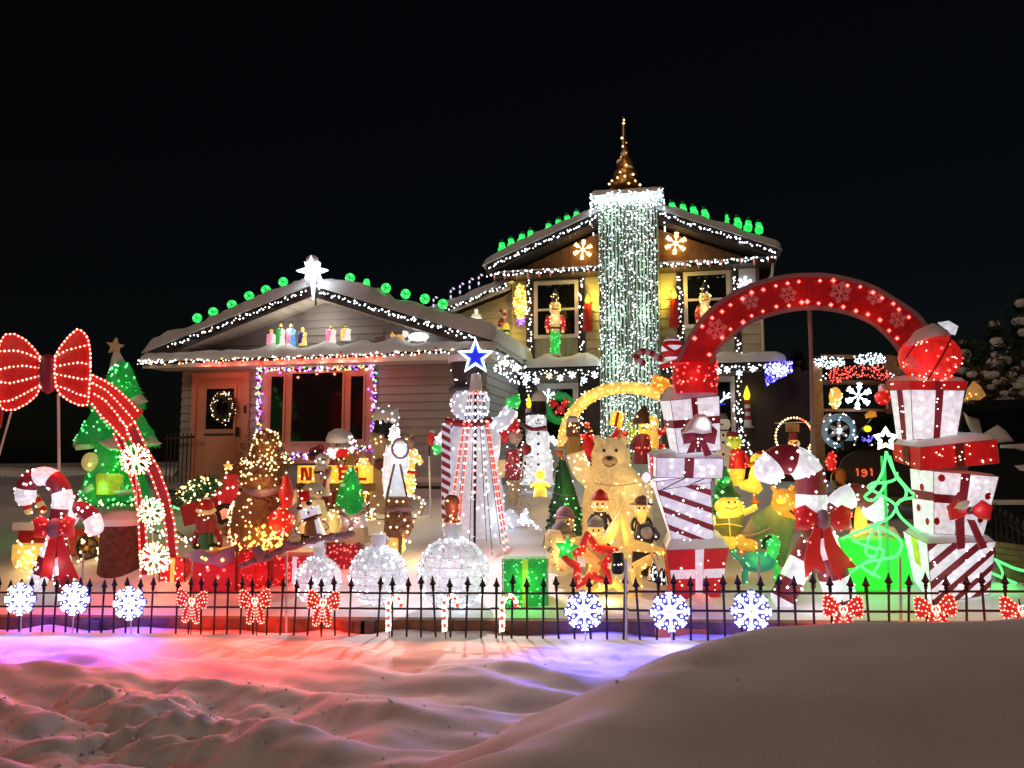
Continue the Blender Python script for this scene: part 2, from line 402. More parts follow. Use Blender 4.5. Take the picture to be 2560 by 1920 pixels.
# timber edging of the raised bed behind the fence
te = empty('timber_edging', (0, 0, 0)); tag(te, 'brown timber beam edging the raised snowy bed behind the fence', 'garden edging')
for i, x in enumerate(rng(-9, 4.5, 2.25)[:-1]):
    mb = MB(); z0, z1 = zf(x), zf(x + 2.24); mb.hexa([(x, 7.44, z0 - .2), (x + 2.24, 7.44, z1 - .2), (x + 2.24, 7.57, z1 - .2), (x, 7.57, z0 - .2), (x, 7.44, z0 + .13), (x + 2.24, 7.44, z1 + .13), (x + 2.24, 7.57, z1 + .13), (x, 7.57, z0 + .13)])
    mb.build('timber_beam', 'timber', te, False)
sw = empty('stone_block_edging', (-4.8, 7.4, zf(-4.8))); tag(sw, 'small dark stone blocks peeking from the snow under the timber edging', 'stone edging')
for px in (870, 895, 918, 232):
    p = W(px, 1568, 7.38); mb = MB(); mb.box(-.07, .07, 0, .06, -.2, .06); q = mb.build('stone', 'stone', sw, False); q.location = p - sw.location
ob = empty('orange_lit_block', W(1720, 1600, 7.4)); tag(ob, 'low orange brick edging block behind the fence beside a blue snowflake', 'edging block')
f_ = Fr(1720, 1600, 7.4); q0 = f_.p(1640, 1620); q1 = f_.p(1800, 1573); mb = MB(); mb.box(q0.x, q1.x, 0, .04, q0.z - .1, q1.z); ob.rotation_euler.z = YAW; mb.build('brick_face', 'orange', ob, False)

# ------------------------------------------------------------ house
house = empty('house', (-3.5, 14.5, 1.1)); tag(house, 'two-storey sided house with snowy gabled roofs and a tall chimney', 'house')
HO = house.location.copy()
def hp(name, mb, mats, parent=None, smooth=False, label=None):
    """house part: mesh given in world metres"""
    mb.v = [v - HO for v in mb.v]; o = mb.build(name, mats, parent or house, smooth, label=label); return o
def sub(o_parent, name, mb, mats, smooth=False):
    mb.v = [v - HO for v in mb.v]; return mb.build(name, mats, o_parent, smooth)
def boards(wall, X0, X1, Y, z0, z1, dz, m, holes=(), lim=None, nm='siding_board'):
    z = z0
    while z < z1 - .01:
        zt = min(z + dz, z1); a0, a1, b0, b1 = X0, X1, X0, X1
        if lim: (a0, a1), (b0, b1) = lim(z), lim(zt)
        if a1 - a0 > .06:
            segs = [(a0, a1, b0, b1)]
            for hx0, hx1, hz0, hz1 in holes:
                if hz0 < zt - .02 and hz1 > z + .02:
                    ns = []
                    for s0, s1, t0, t1 in segs:
                        if hx1 <= s0 or hx0 >= s1: ns.append((s0, s1, t0, t1)); continue
                        if hx0 > s0 + .03: ns.append((s0, hx0, max(t0, s0) if lim else t0, hx0))
                        if hx1 < s1 - .03: ns.append((hx1, s1, hx1, t1))
                    segs = ns
            for s0, s1, t0, t1 in segs:
                k = rnd.uniform(-.002, .002); mb = MB(); e = .004
                mb.hexa([(s0, Y - .036 + k, z), (s1, Y - .036 + k, z), (s1, Y, z), (s0, Y, z), (min(t0, t1), Y - .008 + k, zt - e), (max(t0, t1), Y - .008 + k, zt - e), (max(t0, t1), Y, zt - e), (min(t0, t1), Y, zt - e)])
                sub(wall, nm, mb, m)
        z = zt
def rect(px0, py0, px1, py1, Y):
    a, b = W(px0, py1, Y), W(px1, py0, Y); return a.x, b.x, min(a.z, b.z), max(a.z, b.z)
def wbox(name, x0, x1, y0, y1, z0, z1, m, parent=None):
    mb = MB(); mb.box(x0, x1, y0, y1, z0, z1); return hp(name, mb, m, parent)
# lower wing
LX0, LX1, LY, LC = -9.74, -3.46, 13.4, -6.65; LS = .33
w = wbox('front_wall', LX0, LX1, LY, LY + .2, .6, 3.4, 'siding')
door = (-9.46, -8.22, .6, 3.33); win = (-8.02, -5.6, 1.62, 3.4)
boards(w, LX0, LX1, LY, 1.0, 3.4, .155, 'siding', (door, win))
def lim(z): h = (4.72 - z) / LS; return max(LX0, LC - h), min(LX1, LC + h)
mb = MB(); mb.prism([(LX0, 3.4), (LX1, 3.4), (LX1, 3.62), (LC, 4.7), (LX0, 3.62)], LY + .001, LY + .2); w = hp('gable_wall', mb, 'siding')
boards(w, LX0, LX1, LY, 3.42, 4.7, .15, 'siding', (), lim)
w = wbox('side_wall', LX1 - .2, LX1 - .001, LY + .2, 16.2, .6, 3.5, 'siding')
z = 1.0
while z < 3.45:
    mb = MB(); mb.hexa([(LX1, LY, z), (LX1 + .026, LY - .02, z), (LX1 + .026, 16.15, z), (LX1, 16.15, z), (LX1, LY, z + .15), (LX1 + .008, LY - .01, z + .15), (LX1 + .008, 16.15, z + .15), (LX1, 16.15, z + .15)])
    sub(w, 'siding_board', mb, 'siding'); z += .155
wbox('skirt_trim', -5.3, LX1, LY - .035, LY - .002, 1.22, 1.32, 'trim_white')
wbox('foundation', -5.3, LX1 + .01, LY - .02, LY - .002, .7, 1.21, 'trim_dark')
def roof_half(x_e, x_r, z_e, z_r, y0, y1, th, m, name):
    mb = MB(); mb.hexa([(x_e, y0, z_e), (x_r, y0, z_r), (x_r, y1, z_r), (x_e, y1, z_e), (x_e, y0, z_e + th), (x_r, y0, z_r + th), (x_r, y1, z_r + th), (x_e, y1, z_e + th)])
    return hp(name, mb, m)
def snow_slab(name, A, B, C, D, th, nu=40, nv=24, amp=.06, parent=None, over=.09, lumps=()):
    """snow lying on the quad A-B-C-D (A,B along the front edge): rounded edges, uneven top"""
    A, B, C, D = map(Vector, (A, B, C, D)); n = (B - A).cross(D - A).normalized()
    if n.z < 0: n = -n
    lu, lv = (B - A).length, (D - A).length; mb = MB(); vs = []
    eu, ev = (B - A).normalized() * over, (D - A).normalized() * over
    A, B, C, D = A - eu - ev, B + eu - ev, C + eu + ev, D - eu + ev
    for j in range(nv + 1):
        for i in range(nu + 1):
            u, v = i / nu, j / nv; u = ss(0, 1, u) * .35 + u * .65; v = ss(0, 1, v) * .35 + v * .65
            p = (A + (B - A) * u).lerp(D + (C - D) * u, v); e = min(min(u, 1 - u) * lu, min(v, 1 - v) * lv) / max(th * 1.1, .05)
            h = th * math.sqrt(max(0, 1 - (1 - min(1, e)) ** 2)); q = .8 * noise.noise(p * 1.3) + .5 * noise.noise(p * 3.1) + .35 * noise.noise(p * 7.3)
            h *= 1 + q * amp / th
            for lx, lh, lw in lumps: h += lh * math.exp(-((p.x - lx) / lw) ** 2) * min(1, e)
            vs.append(p + n * h - Vector((0, 0, .012)) + Vector((0, -.03 * q if v < .1 else 0, 0)))
    k = nu + 1; fs = [(j * k + i, j * k + i + 1, (j + 1) * k + i + 1, (j + 1) * k + i) for j in range(nv) for i in range(nu)]
    mb.add(vs, fs); bd = [i for i in range(k)] + [j * k + nu for j in range(1, nv + 1)] + [nv * k + i for i in range(nu - 1, -1, -1)] + [j * k for j in range(nv - 1, 0, -1)]
    mb.add([], [[b - len(mb.v) for b in bd[::-1]]])
    return hp(name, mb, 'snow', parent, True)
FY = 12.8
r1 = roof_half(-10.1, LC, 3.58, 4.72, FY, 19.5, .16, 'shingle', 'roof'); r2 = roof_half(-3.2, LC, 3.58, 4.72, FY, 19.5, .16, 'shingle', 'roof')
snow_slab('roof_snow', (-10.1, FY, 3.73), (LC, FY, 4.87), (LC, 19.4, 4.87), (-10.1, 19.4, 3.73), .28, amp=.13, parent=None)
snow_slab('roof_snow', (LC, FY, 4.87), (-3.2, FY, 3.73), (-3.2, 19.4, 3.73), (LC, 19.4, 4.87), .28, amp=.13)
for x in (-10.1, -3.2):     # rake boards
    mb = MB(); mb.prism([(x, 3.5), (x, 3.72), (LC, 4.86), (LC, 4.66)], FY - .03, FY - .002); hp('rake_board', mb, 'trim_dark')
mb = MB(); mb.prism([(-10.0, 3.55), (LC, 4.655), (-3.3, 3.55), (-3.3, 3.575), (LC, 4.69), (-10.0, 3.575)], FY, LY - .03); hp('soffit', mb, 'soffit')
for x in rng(-9.6, -3.7, .2):   # soffit grooves read as separate strips
    z = 4.68 - LS * abs(x - LC) - .03; mb = MB(); mb.box(x - .006, x + .006, FY + .02, LY - .04, z - .012, z - .001); hp('soffit_rib', mb, 'soffit')
led = wbox('ledge', -10.1, -3.2, FY - .08, LY - .03, 3.4, 3.52, 'soffit'); wbox('ledge_fascia', -10.12, -3.18, FY - .11, FY - .082, 3.385, 3.53, 'trim_white')
snow_slab('ledge_snow', (-10.1, FY - .08, 3.52), (-3.2, FY - .08, 3.52), (-3.2, LY - .03, 3.52), (-10.1, LY - .03, 3.52), .21, 90, 12, .07, lumps=((-7.55, .1, .12), (-7.2, .09, .1), (-6.4, .14, .14), (-5.7, .12, .16), (-5.05, .17, .16), (-3.9, .1, .3)))
eave = wbox('eave_board', -3.2, -3.17, FY, 16.0, 3.5, 3.72, 'trim_white'); wbox('eave_soffit', -3.455, -3.2, FY, 16.1, 3.5, 3.53, 'soffit')
# front door
fr_ = wbox('door', *door[:2], LY - .06, LY - .03, .9, 3.33, 'trim_pink_lit')
x0, x1, z0, z1 = rect(519, 965, 596, 1240, LY)
f2 = wbox('storm_door', x0 - .02, x1 + .02, LY - .09, LY - .06, 1.0, z1 + .06, 'trim_pink_lit', fr_)
gx = rect(521, 972, 592, 1073, LY); wbox('glass', gx[0], gx[1], LY - .098, LY - .091, gx[2], gx[3], 'glass', fr_)
for a, b in (((-9.46, -9.36)), ((-8.32, -8.22))): wbox('door_jamb', a, b, LY - .11, LY - .06, .95, 3.33, 'trim_pink_lit', fr_)
wbox('door_head', -9.36, -8.32, LY - .11, LY - .06, 3.22, 3.33, 'trim_pink_lit', fr_)
hx = rect(598, 1068, 604, 1092, LY); wbox('handle', hx[0], hx[1], LY - .14, LY - .09, hx[2], hx[3], 'black', fr_)
bx = rect(618, 1015, 624, 1033, LY); wbox('doorbell', bx[0], bx[1], LY - .13, LY - .11, bx[2], bx[3], 'black', fr_)
wbox('kick_rail', gx[0] - .02, gx[1] + .02, LY - .105, LY - .091, gx[2] - .13, gx[2] - .09, 'trim_dark', fr_)
# picture window
wf = wbox('window', win[0], win[1], LY - .05, LY - .02, 1.62, 3.4, 'trim_pink_lit')
for p in ((675, 941, 711, 1101), (727, 931, 858, 1104), (875, 940, 910, 1098)):
    x0, x1, z0, z1 = rect(*p, LY - .06); wbox('pane', x0, x1, LY - .058, LY - .051, z0, z1, 'glass', wf)
    fm = MB(); t = .035; fm.box(x0 - t, x1 + t, LY - .085, LY - .051, z1, z1 + t); fm.box(x0 - t, x1 + t, LY - .085, LY - .051, z0 - t, z0); fm.box(x0 - t, x0, LY - .085, LY - .051, z0, z1); fm.box(x1, x1 + t, LY - .085, LY - .051, z0, z1)
    hp('window_frame', fm, 'trim_pink_lit', wf)
x0, x1, z0, z1 = rect(760, 980, 763, 1090, LY + .0); wbox('mullion', x0, x1, LY - .064, LY - .0585, z0, z1, 'trim_dark', wf)
wbox('window_sill', win[0] - .04, win[1] + .04, LY - .14, LY - .05, 1.56, 1.62, 'trim_pink_lit', wf)
# tall wing
UX0, UX1, UY, UC, US, UF = -3.59, 1.65, 16.2, -1.03, .41, 15.6
w = wbox('upper_wall', UX0, UX1, UY, UY + .2, .6, 5.66, 'panel')
posts = [(1317, 1336), (1445, 1463), (1692, 1709), (1834, 1851)]; PX = [(W(a, 780, UY).x, W(b, 780, UY).x) for a, b in posts]
for a, b in ((UX0, PX[0][0]), (PX[1][1], -1.62), (-.36, PX[2][0]), (PX[3][1], UX1)): boards(w, a, b, UY, 3.6, 5.62, .2, 'siding_pale')
for (a, b) in PX: wbox('corner_post', a, b, UY - .07, UY - .002, 1.0, 5.62, 'trim_dark')
for (pa, pb) in ((PX[0][1], PX[1][0]), (PX[2][1], PX[3][0])):
    for i in range(7):
        a = lerp(pa, pb, i / 7); mb = MB(); mb.box(a + .004, lerp(pa, pb, (i + 1) / 7) - .004, UY - .02 - .004 * (i % 2), UY - .002, 3.55, 5.62); sub(w, 'wall_panel', mb, 'panel')
def sash(px0, py0, px1, py1):
    x0, x1, z0, z1 = rect(px0, py0, px1, py1, UY - .05); o = wbox('sash_window', x0, x1, UY - .06, UY - .03, z0, z1, 'trim_white'); t = .08; zm = (z0 + z1) / 2
    for a, b in ((z0 + t, zm - .025), (zm + .025, z1 - t)): wbox('pane', x0 + t, x1 - t, UY - .075, UY - .061, a, b, 'glass', o)
    fm = MB(); fm.box(x0, x1, UY - .1, UY - .061, z1 - t, z1); fm.box(x0, x1, UY - .1, UY - .061, z0, z0 + t); fm.box(x0, x0 + t, UY - .1, UY - .061, z0 + t, z1 - t); fm.box(x1 - t, x1, UY - .1, UY - .061, z0 + t, z1 - t); fm.box(x0 + t, x1 - t, UY - .09, UY - .061, zm - .025, zm + .025)
    hp('window_frame', fm, 'trim_white', o)
sash(1336, 700, 1446, 848); sash(1711, 676, 1824, 822)
mb = MB(); mb.prism([(UX0, 5.62), (UX1, 5.62), (UC, 6.85)], UY, UY + .2); w = hp('upper_gable_wall', mb, 'gable_wood')
x = UX0 + .1
while x < UX1:
    zt = 6.8 - US * abs(x + .1 - UC); zt2 = 6.8 - US * abs(x - UC)
    if min(zt, zt2) > 5.72: mb = MB(); mb.prism([(x, 5.64), (x + .19, 5.64), (x + .19, 6.8 - US * abs(x + .19 - UC)), (x, zt2)], UY - .022, UY - .002); sub(w, 'gable_plank', mb, 'gable_wood')
    x += .2
for x in (-4.02, 1.96):
    roof_half(x, UC, 5.66, 6.89, UF, 21, .16, 'shingle', 'upper_roof')
    mb = MB(); mb.prism([(x, 5.6), (x, 5.82), (UC, 7.04), (UC, 6.82)], UF - .03, UF - .002); hp('upper_rake_board', mb, 'trim_dark')
snow_slab('upper_roof_snow', (-4.02, UF, 5.82), (UC, UF, 7.04), (UC, 21, 7.04), (-4.02, 21, 5.82), .2, 40, 20)
snow_slab('upper_roof_snow', (UC, UF, 7.04), (1.96, UF, 5.82), (1.96, 21, 5.82), (UC, 21, 7.04), .2, 40, 20)
wbox('upper_ledge', -3.9, 1.85, UF + .05, UY - .03, 5.56, 5.64, 'trim_dark')
snow_slab('upper_ledge_snow', (-3.85, UF + .05, 5.64), (1.8, UF + .05, 5.64), (1.8, UY - .05, 5.64), (-3.85, UY - .05, 5.64), .06, 60, 6, .02, over=.02)
mb = MB(); mb.tube([(1.9, 15.9, 5.6), (1.88, 15.95, 5.35), (1.68, 16.12, 5.15), (1.68, 16.12, 3.8)], .03, 6); hp('downspout', mb, 'trim_white')
# roof piece between the two wings
a, b = W(1085, 792, 16.0), W(1275, 716, 16.0); sl_ = (b.z - a.z) / (b.x - a.x)
mb = MB(); mb.prism([(a.x, a.z - .9), (UX0, a.z - .9), (UX0, b.z - .06), (a.x, a.z - .06)], 16.35, 16.5); w = hp('link_wall', mb, 'siding_pale')
boards(w, a.x, UX0, 16.35, a.z - .2, b.z, .17, 'siding_pale', (), lambda z: (max(a.x, a.x + (z - a.z + .06) / sl_), UX0))
mb = MB(); mb.prism([(a.x - .5, a.z - .5 * sl_ - .06), (b.x, b.z - .06), (b.x, b.z + .1), (a.x - .5, a.z - .5 * sl_ + .1)], 16.0, 16.03); hp('link_rake_board', mb, 'trim_white')
mb = MB(); q0, q1 = Vector((a.x - .5, 16.03, a.z - .5 * sl_)), Vector((b.x, 16.03, b.z)); mb.prism([(q0.x, q0.z), (q1.x, q1.z), (q1.x, q1.z + .1), (q0.x, q0.z + .1)], 16.035, 20); hp('link_roof', mb, 'shingle')
snow_slab('link_roof_snow', q0 + Vector((0, 0, .1)), q1 + Vector((0, 0, .1)), q1 + Vector((0, 4, .1)), q0 + Vector((0, 4, .1)), .2, 30, 14)
# pent roof over the ground floor of the tall wing
for x0, x1 in ((-3.17, -1.6), (-.36, 2.0)):
    wbox('pent_roof', x0, x1, 15.4, UY - .08, 3.44, 3.54, 'trim_dark')
    snow_slab('pent_snow', (x0, 15.4, 3.54), (x1, 15.4, 3.54), (x1, UY - .08, 3.6), (x0, UY - .08, 3.6), .2, 40, 10, .06, over=.05, lumps=((-2.7, .12, .16), (-1.9, .07, .2), (.9, .06, .2)))
# back door and ground floor openings
x0, x1, z0, z1 = rect(1345, 957, 1447, 1215, UY - .06); bd = wbox('entry_door', x0, x1, UY - .07, UY - .03, .9, z1, 'trim_white')
x0, x1, z0, z1 = rect(1368, 972, 1432, 1108, UY - .07); wbox('glass', x0, x1, UY - .085, UY - .071, z0, z1, 'glass', bd)
x0, x1, z0, z1 = rect(1291, 938, 1316, 1200, UY - .06); wbox('shutter', x0, x1, UY - .06, UY - .003, .9, z1, 'trim_dark')
x0, x1, z0, z1 = rect(1466, 940, 1510, 1200, UY - .06); wbox('shutter', x0, x1, UY - .06, UY - .003, .9, z1, 'trim_dark')
x0, x1, z0, z1 = rect(1780, 940, 1836, 1130, UY - .06); rw = wbox('lower_window', x0, x1, UY - .07, UY - .03, z0, z1, 'trim_white'); wbox('pane', x0 + .09, x1 - .09, UY - .085, UY - .071, z0 + .09, z1 - .12, 'glass', rw)
wbox('dark_wall', W(1852, 1000, UY).x, 2.6, UY - .03, UY - .004, .9, 3.4, 'trim_dark')
# chimney
ch = wbox('chimney', -1.6, -.38, 15.56, UY - .003, .9, 6.98, 'chimney'); wbox('chimney_cap', -1.72, -.27, 15.46, 16.3, 6.98, 7.12, 'chimney', ch)
snow_slab('chimney_snow', (-1.7, 15.47, 7.12), (-.29, 15.47, 7.12), (-.29, 16.3, 7.12), (-1.7, 16.3, 7.12), .16, 20, 12, .05, parent=ch, over=.05)

# ------------------------------------------------------------ light strings on the house
def string(name, label, cat, pts, spacing, jit, bulbs, r, wire=.02, group=None, drop=0, tinsel=True):
    pts = [Vector(p) for p in pts]; root = empty(name, pts[0]); tag(root, label, cat, group); P = resample(pts, spacing)
    mb = MB(); Q = resample(pts, .12); mb.tube([p - root.location + Vector((rnd.uniform(-.3, .3), rnd.uniform(-.1, .1), rnd.uniform(-.5, .5))) * jit for p in Q], wire, 5); mb.build('cord', 'wire_dark', root)
    bs = {}
    for p in P:
        k = rnd.choice(bulbs); q = p - root.location + Vector((rnd.uniform(-1, 1) * jit, -wire - rnd.random() * jit * .5, rnd.uniform(-1, 1) * jit - rnd.random() * drop))
        bs.setdefault(k, MB()).octa(q, r * rnd.uniform(.7, 1.25))
    for k, m in bs.items(): m.build('bulbs', k, root, True, 'stuff')
    return root
def rake(x0, x1, xc, ze, zc, s_, y): return [(x0, y, ze), (x1, y, zc)]
fy = FY - .06
string('light_string', 'white light string on the left slope of the low front gable', 'string lights', [(-9.55, fy, 3.8), (-6.75, fy, 4.73)], .055, .035, ['bulb_white', 'bulb_cool', 'bulb_white'], .017, .035)
string('light_string', 'white light string on the right slope of the low front gable', 'string lights', [(-6.5, fy, 4.73), (-3.5, fy, 3.75)], .05, .045, ['bulb_white', 'bulb_cool', 'bulb_cool'], .019, .035)
string('light_string', 'white light string along the snowy ledge above door and window', 'string lights', [(-10.15, FY - .15, 3.47), (-3.2, FY - .15, 3.52)], .05, .04, ['bulb_white', 'bulb_white', 'bulb_warm'], .017, .025)
string('light_string', 'dense white lights at the left tip of the snowy ledge', 'string lights', [(-10.2, FY - .16, 3.5), (-9.6, FY - .18, 3.5)], .03, .05, ['bulb_white'], .014, .012)
ig = string('icicle_lights', 'bluish white snowflake icicle lights hanging along the side eave by the top hat', 'icicle lights', [(-3.13, FY, 3.55), (-3.13, 15.5, 3.55)], .035, .05, ['bulb_cool', 'bulb_white'], .02, .02, drop=.42)
string('light_string', 'white lights on the left slope of the tall gable', 'string lights', [(-3.95, UF - .06, 5.72), (-1.65, UF - .06, 6.66)], .05, .03, ['bulb_white', 'bulb_cool'], .019, .03)
string('light_string', 'white lights on the right slope of the tall gable', 'string lights', [(-.34, UF - .06, 6.66), (1.9, UF - .06, 5.72)], .05, .03, ['bulb_white', 'bulb_cool'], .019, .03)
string('light_string', 'white lights along the tall gable ledge left of the chimney', 'string lights', [(-3.95, UF - .03, 5.58), (-1.62, UF - .03, 5.6)], .042, .045, ['bulb_white', 'bulb_cool'], .019, .03)
string('light_string', 'white lights along the tall gable ledge right of the chimney', 'string lights', [(-.36, UF - .03, 5.58), (1.9, UF - .03, 5.6)], .042, .045, ['bulb_white', 'bulb_cool'], .019, .03)
for (x0, x1), lb in zip(PX, ('far left dark post of the upper wall', 'dark post between left window and candle', 'dark post between right candle and window', 'far right dark post of the upper wall')):
    string('post_lights', 'white lights zigzagging down the ' + lb, 'string lights', [((x0 + x1) / 2, UY - .1, 5.5), ((x0 + x1) / 2, UY - .1, 3.75)], .055, .06, ['bulb_white'], .018, .012)
string('light_string', 'white lights along the rear link roof edge beside the tall wing', 'string lights', [(a.x, 15.95, a.z + .02), (b.x - .03, 15.95, b.z + .02)], .055, .04, ['bulb_white', 'bulb_cool'], .02, .035)
string('light_string', 'white lights under the pent roof left of the chimney', 'string lights', [(-3.1, 15.36, 3.47), (-1.6, 15.36, 3.47)], .045, .03, ['bulb_white', 'bulb_cool'], .017, .025, drop=.12)
string('light_string', 'white lights under the pent roof right of the chimney', 'string lights', [(-.36, 15.36, 3.47), (2.0, 15.36, 3.47)], .05, .03, ['bulb_white', 'bulb_cool'], .016, .02, drop=.1)
for px, lb in ((1322, 'beside the top-hat snowman'), (1457, 'beside the wreathed door')):
    p = W(px, 950, UY - .12); string('post_lights', 'white lights hanging down the lower dark post ' + lb, 'string lights', [p, (p.x, p.y, 1.9)], .07, .05, ['bulb_white'], .018, .01)
p = W(1846, 940, UY - .12); string('post_lights', 'white lights hanging down beside the ground floor window', 'string lights', [p, (p.x + .03, p.y, 1.9)], .07, .05, ['bulb_white'], .018, .01)
p0, p1, p2, p3 = W(649, 1135, 13.3), W(649, 925, 13.3), W(936, 918, 13.3), W(936, 1130, 13.3)
MULTI = ['bulb_purple', 'bulb_blue', 'bulb_red', 'bulb_yellow', 'bulb_green', 'bulb_white', 'bulb_warm', 'bulb_purple']
string('garland', 'multicoloured light garland framing the picture window', 'garland', [p0, p1, p2, p3], .021, .055, MULTI, .022, .022)
string('garland', 'multicoloured light garland along the sill under the picture window', 'garland', [W(655, 1138, 13.2), W(720, 1140, 13.2), W(800, 1140, 13.2), W(930, 1120, 13.2)], .021, .06, MULTI, .022, .022)
# glow sprites of the bigger purple bulbs
bigb = empty('globe_lights', p1); tag(bigb, 'larger purple globe bulbs scattered through the window garland', 'globe lights')
mb = MB()
for px, py in ((648, 960), (656, 985), (652, 1007), (648, 1028), (650, 1072), (645, 1120), (665, 930), (700, 932), (750, 922), (795, 922), (850, 910), (930, 920), (921, 973), (937, 1018), (928, 1065), (925, 1115), (716, 1138), (763, 1140)):
    mb.octa(W(px, py, 13.22) - p1, .034)
mb.build('globe_bulbs', 'bulb_purple', bigb, True, 'stuff')
# chimney curtain
cc = empty('light_curtain', (-.99, 15.5, 6.95)); tag(cc, 'curtain of white light strands covering the chimney', 'light curtain')
n = 17
for i in range(n):
    x = lerp(-1.56, -.42, i / (n - 1)); mb = MB(); pts = [Vector((x + rnd.uniform(-.012, .012), 15.52, z)) - cc.location for z in rng(6.9, 1.6, .1)]
    mb.tube(pts, .014, 5); st = mb.build('light_strand', 'wire_dark', cc)
    m2 = MB()
    for k in range(80 if i % 3 else 120):
        z = lerp(6.9, 1.7, rnd.random()); m2.octa(Vector((x + rnd.gauss(0, .022), 15.5 - rnd.random() * .03, z)) - cc.location, rnd.uniform(.007, .015))
    m2.build('bulbs', ('bulb_mint', 'bulb_white', 'bulb_mint', 'bulb_cool')[i % 4], st, True, 'stuff')
m2 = MB()
for k in range(260): m2.octa(Vector((rnd.uniform(-1.76, -.24), 15.42 - rnd.random() * .04, 7.0 + rnd.gauss(0, .07) - (.25 * rnd.random() if rnd.random() < .3 else 0))) - cc.location, rnd.uniform(.012, .02))
for k in range(60): m2.octa(Vector((rnd.choice([-1.76, -.24]), 15.45 + rnd.random() * .7, 6.95 - rnd.random() * .5)) - cc.location, .017)
m2.build('rim_bulbs', 'bulb_cool', cc, True, 'stuff')
for z in (6.6, 5.6, 4.6, 3.6, 2.6):
    for x in (.3, -.3): lamp(cc, (x, -.26, z - 6.95), (.74, 1, .84), 5 if z > 5 else 8, .02)
# red bulb icicles
def bulbs_row(label, pts, grp, nm='hanging_bulb', k='bulb_red', r=.045, h=.11):
    pr = None
    for i, p in enumerate(pts):
        if pr is None:
            pr = empty(nm, p); tag(pr, '', 'bulb', grp); mb = MB(); mb.lathe(0, 0, [(0, r * .35), (-h * .2, r * .9), (-h * .45, r), (-h * .8, r * .4), (-h, .004)], 8); mb.build('glass', 'c9_red' if k == 'bulb_red' else k, pr)
            mb = MB(); mb.lathe(0, 0, [(.035, r * .3), (0, r * .4)], 8); mb.build('socket', 'wire_dark', pr); o = pr
            if k == 'bulb_red': lamp(pr, (0, -.06, -.16), (1, .14, .09), 4.5, .02)
        else: o = copy_tree(pr)
        o.location = p; o['label'] = f'{label}, {ORD[i]}' if i < len(ORD) else f'{label}, {["eleventh", "twelfth", "thirteenth", "fourteenth"][i - 10]} from the left'
mat('c9_red', (.5, .02, .015), .25, (1, .09, .05), .75, lamp=True); mat('c9_pale', (.5, .12, .1), .3, (1, .3, .25), .28, lamp=True)
bulbs_row('red bulb ornament under the snowy front ledge', [W(px, py, FY - .13) for px, py in ((516, 900), (554, 900), (605, 898), (653, 903), (704, 893), (752, 893), (805, 888), (852, 883), (884, 885), (935, 886))], 'red bulbs hanging under the front ledge')
bulbs_row('small pale red icicle under the front ledge right of the window', [W(px, py, FY - .13) for px, py in ((990, 880), (1040, 878), (1090, 872))], 'pale icicles under the ledge', k='c9_pale', r=.04)
bulbs_row('slim red icicle under the tall gable left of the chimney', [W(px, py, UF - .05) for px, py in ((1236, 685), (1262, 683), (1292, 681), (1319, 680), (1348, 678), (1376, 676), (1432, 672), (1472, 672))], 'red icicles left of the chimney', k='c9_pale', r=.022, h=.14)
bulbs_row('slim red icicle under the tall gable right of the chimney', [W(px, py, UF - .05) for px, py in ((1685, 660), (1712, 655), (1746, 655), (1774, 651), (1804, 648), (1852, 645), (1885, 648), (1920, 640))], 'red icicles right of the chimney', k='c9_pale', r=.022, h=.14)
# ------------------------------------------------------------ fence along the front
fence = empty('picket_fence', (-2.4, FENCE_Y, zf(-2.4))); tag(fence, 'low black iron picket fence running across the front of the yard', 'fence')
FO = fence.location
pk = MB(); pk.tube([(0, 0, -.16), (0, 0, .5)], .0105, 6); pk.lathe(0, 0, [(.455, .011), (.465, .018), (.475, .012), (.487, .021), (.497, .012), (.512, .024), (.522, .012), (.535, .013), (.56, .016), (.6, .002)], 8)
pk.hexa([(-.036, -.006, .515), (.036, -.006, .515), (.036, .006, .515), (-.036, .006, .515), (-.012, -.006, .56), (.012, -.006, .56), (.012, .006, .56), (-.012, .006, .56)])
first = None; x = -8.2
while x < 3.35:
    if abs(x + 5.32) > .07 and abs(x + 3.1) > .02:
        if first is None: first = pk.build('picket', 'iron', fence, True); o = first
        else: o = first.copy(); COL.objects.link(o); o.parent = fence
        o.location = Vector((x, FENCE_Y + rnd.uniform(-.004, .004), zf(x) + rnd.uniform(-.02, .016))) - FO; o.rotation_euler = (rnd.gauss(0, .012), rnd.gauss(0, .026), 0)
    x += .15
for z in (.29, .445):
    for x0 in rng(-8.3, 3.4, 1.3)[:-1]:
        mb = MB(); x1 = x0 + 1.3; j = rnd.uniform(-.008, .008)
        mb.tube([Vector((x0, FENCE_Y - .016, zf(x0) + z + j)) - FO, Vector((x1, FENCE_Y - .016, zf(x1) + z + j)) - FO], .0105, 6); mb.build('rail', 'iron', fence, True)
# side fence running back on the right
sf = empty('side_fence', (3.35, 9, .3)); tag(sf, 'black picket fence running back along the right edge of the yard', 'fence')
for i in range(26):
    y = 7.5 + i * .2; o = first.copy(); COL.objects.link(o); o.parent = sf; o.location = Vector((3.3 + .02 * i, y, H(3.1, max(7.7, y)) + .02)) - sf.location
for z in (.29, .445):
    mb = MB(); mb.tube([Vector((3.3 + .02 * i, 7.5 + .2 * i, H(3.1, max(7.7, 7.5 + .2 * i)) + .02 + z)) - sf.location for i in range(0, 26, 5)], .01, 6); mb.build('rail', 'iron', sf)

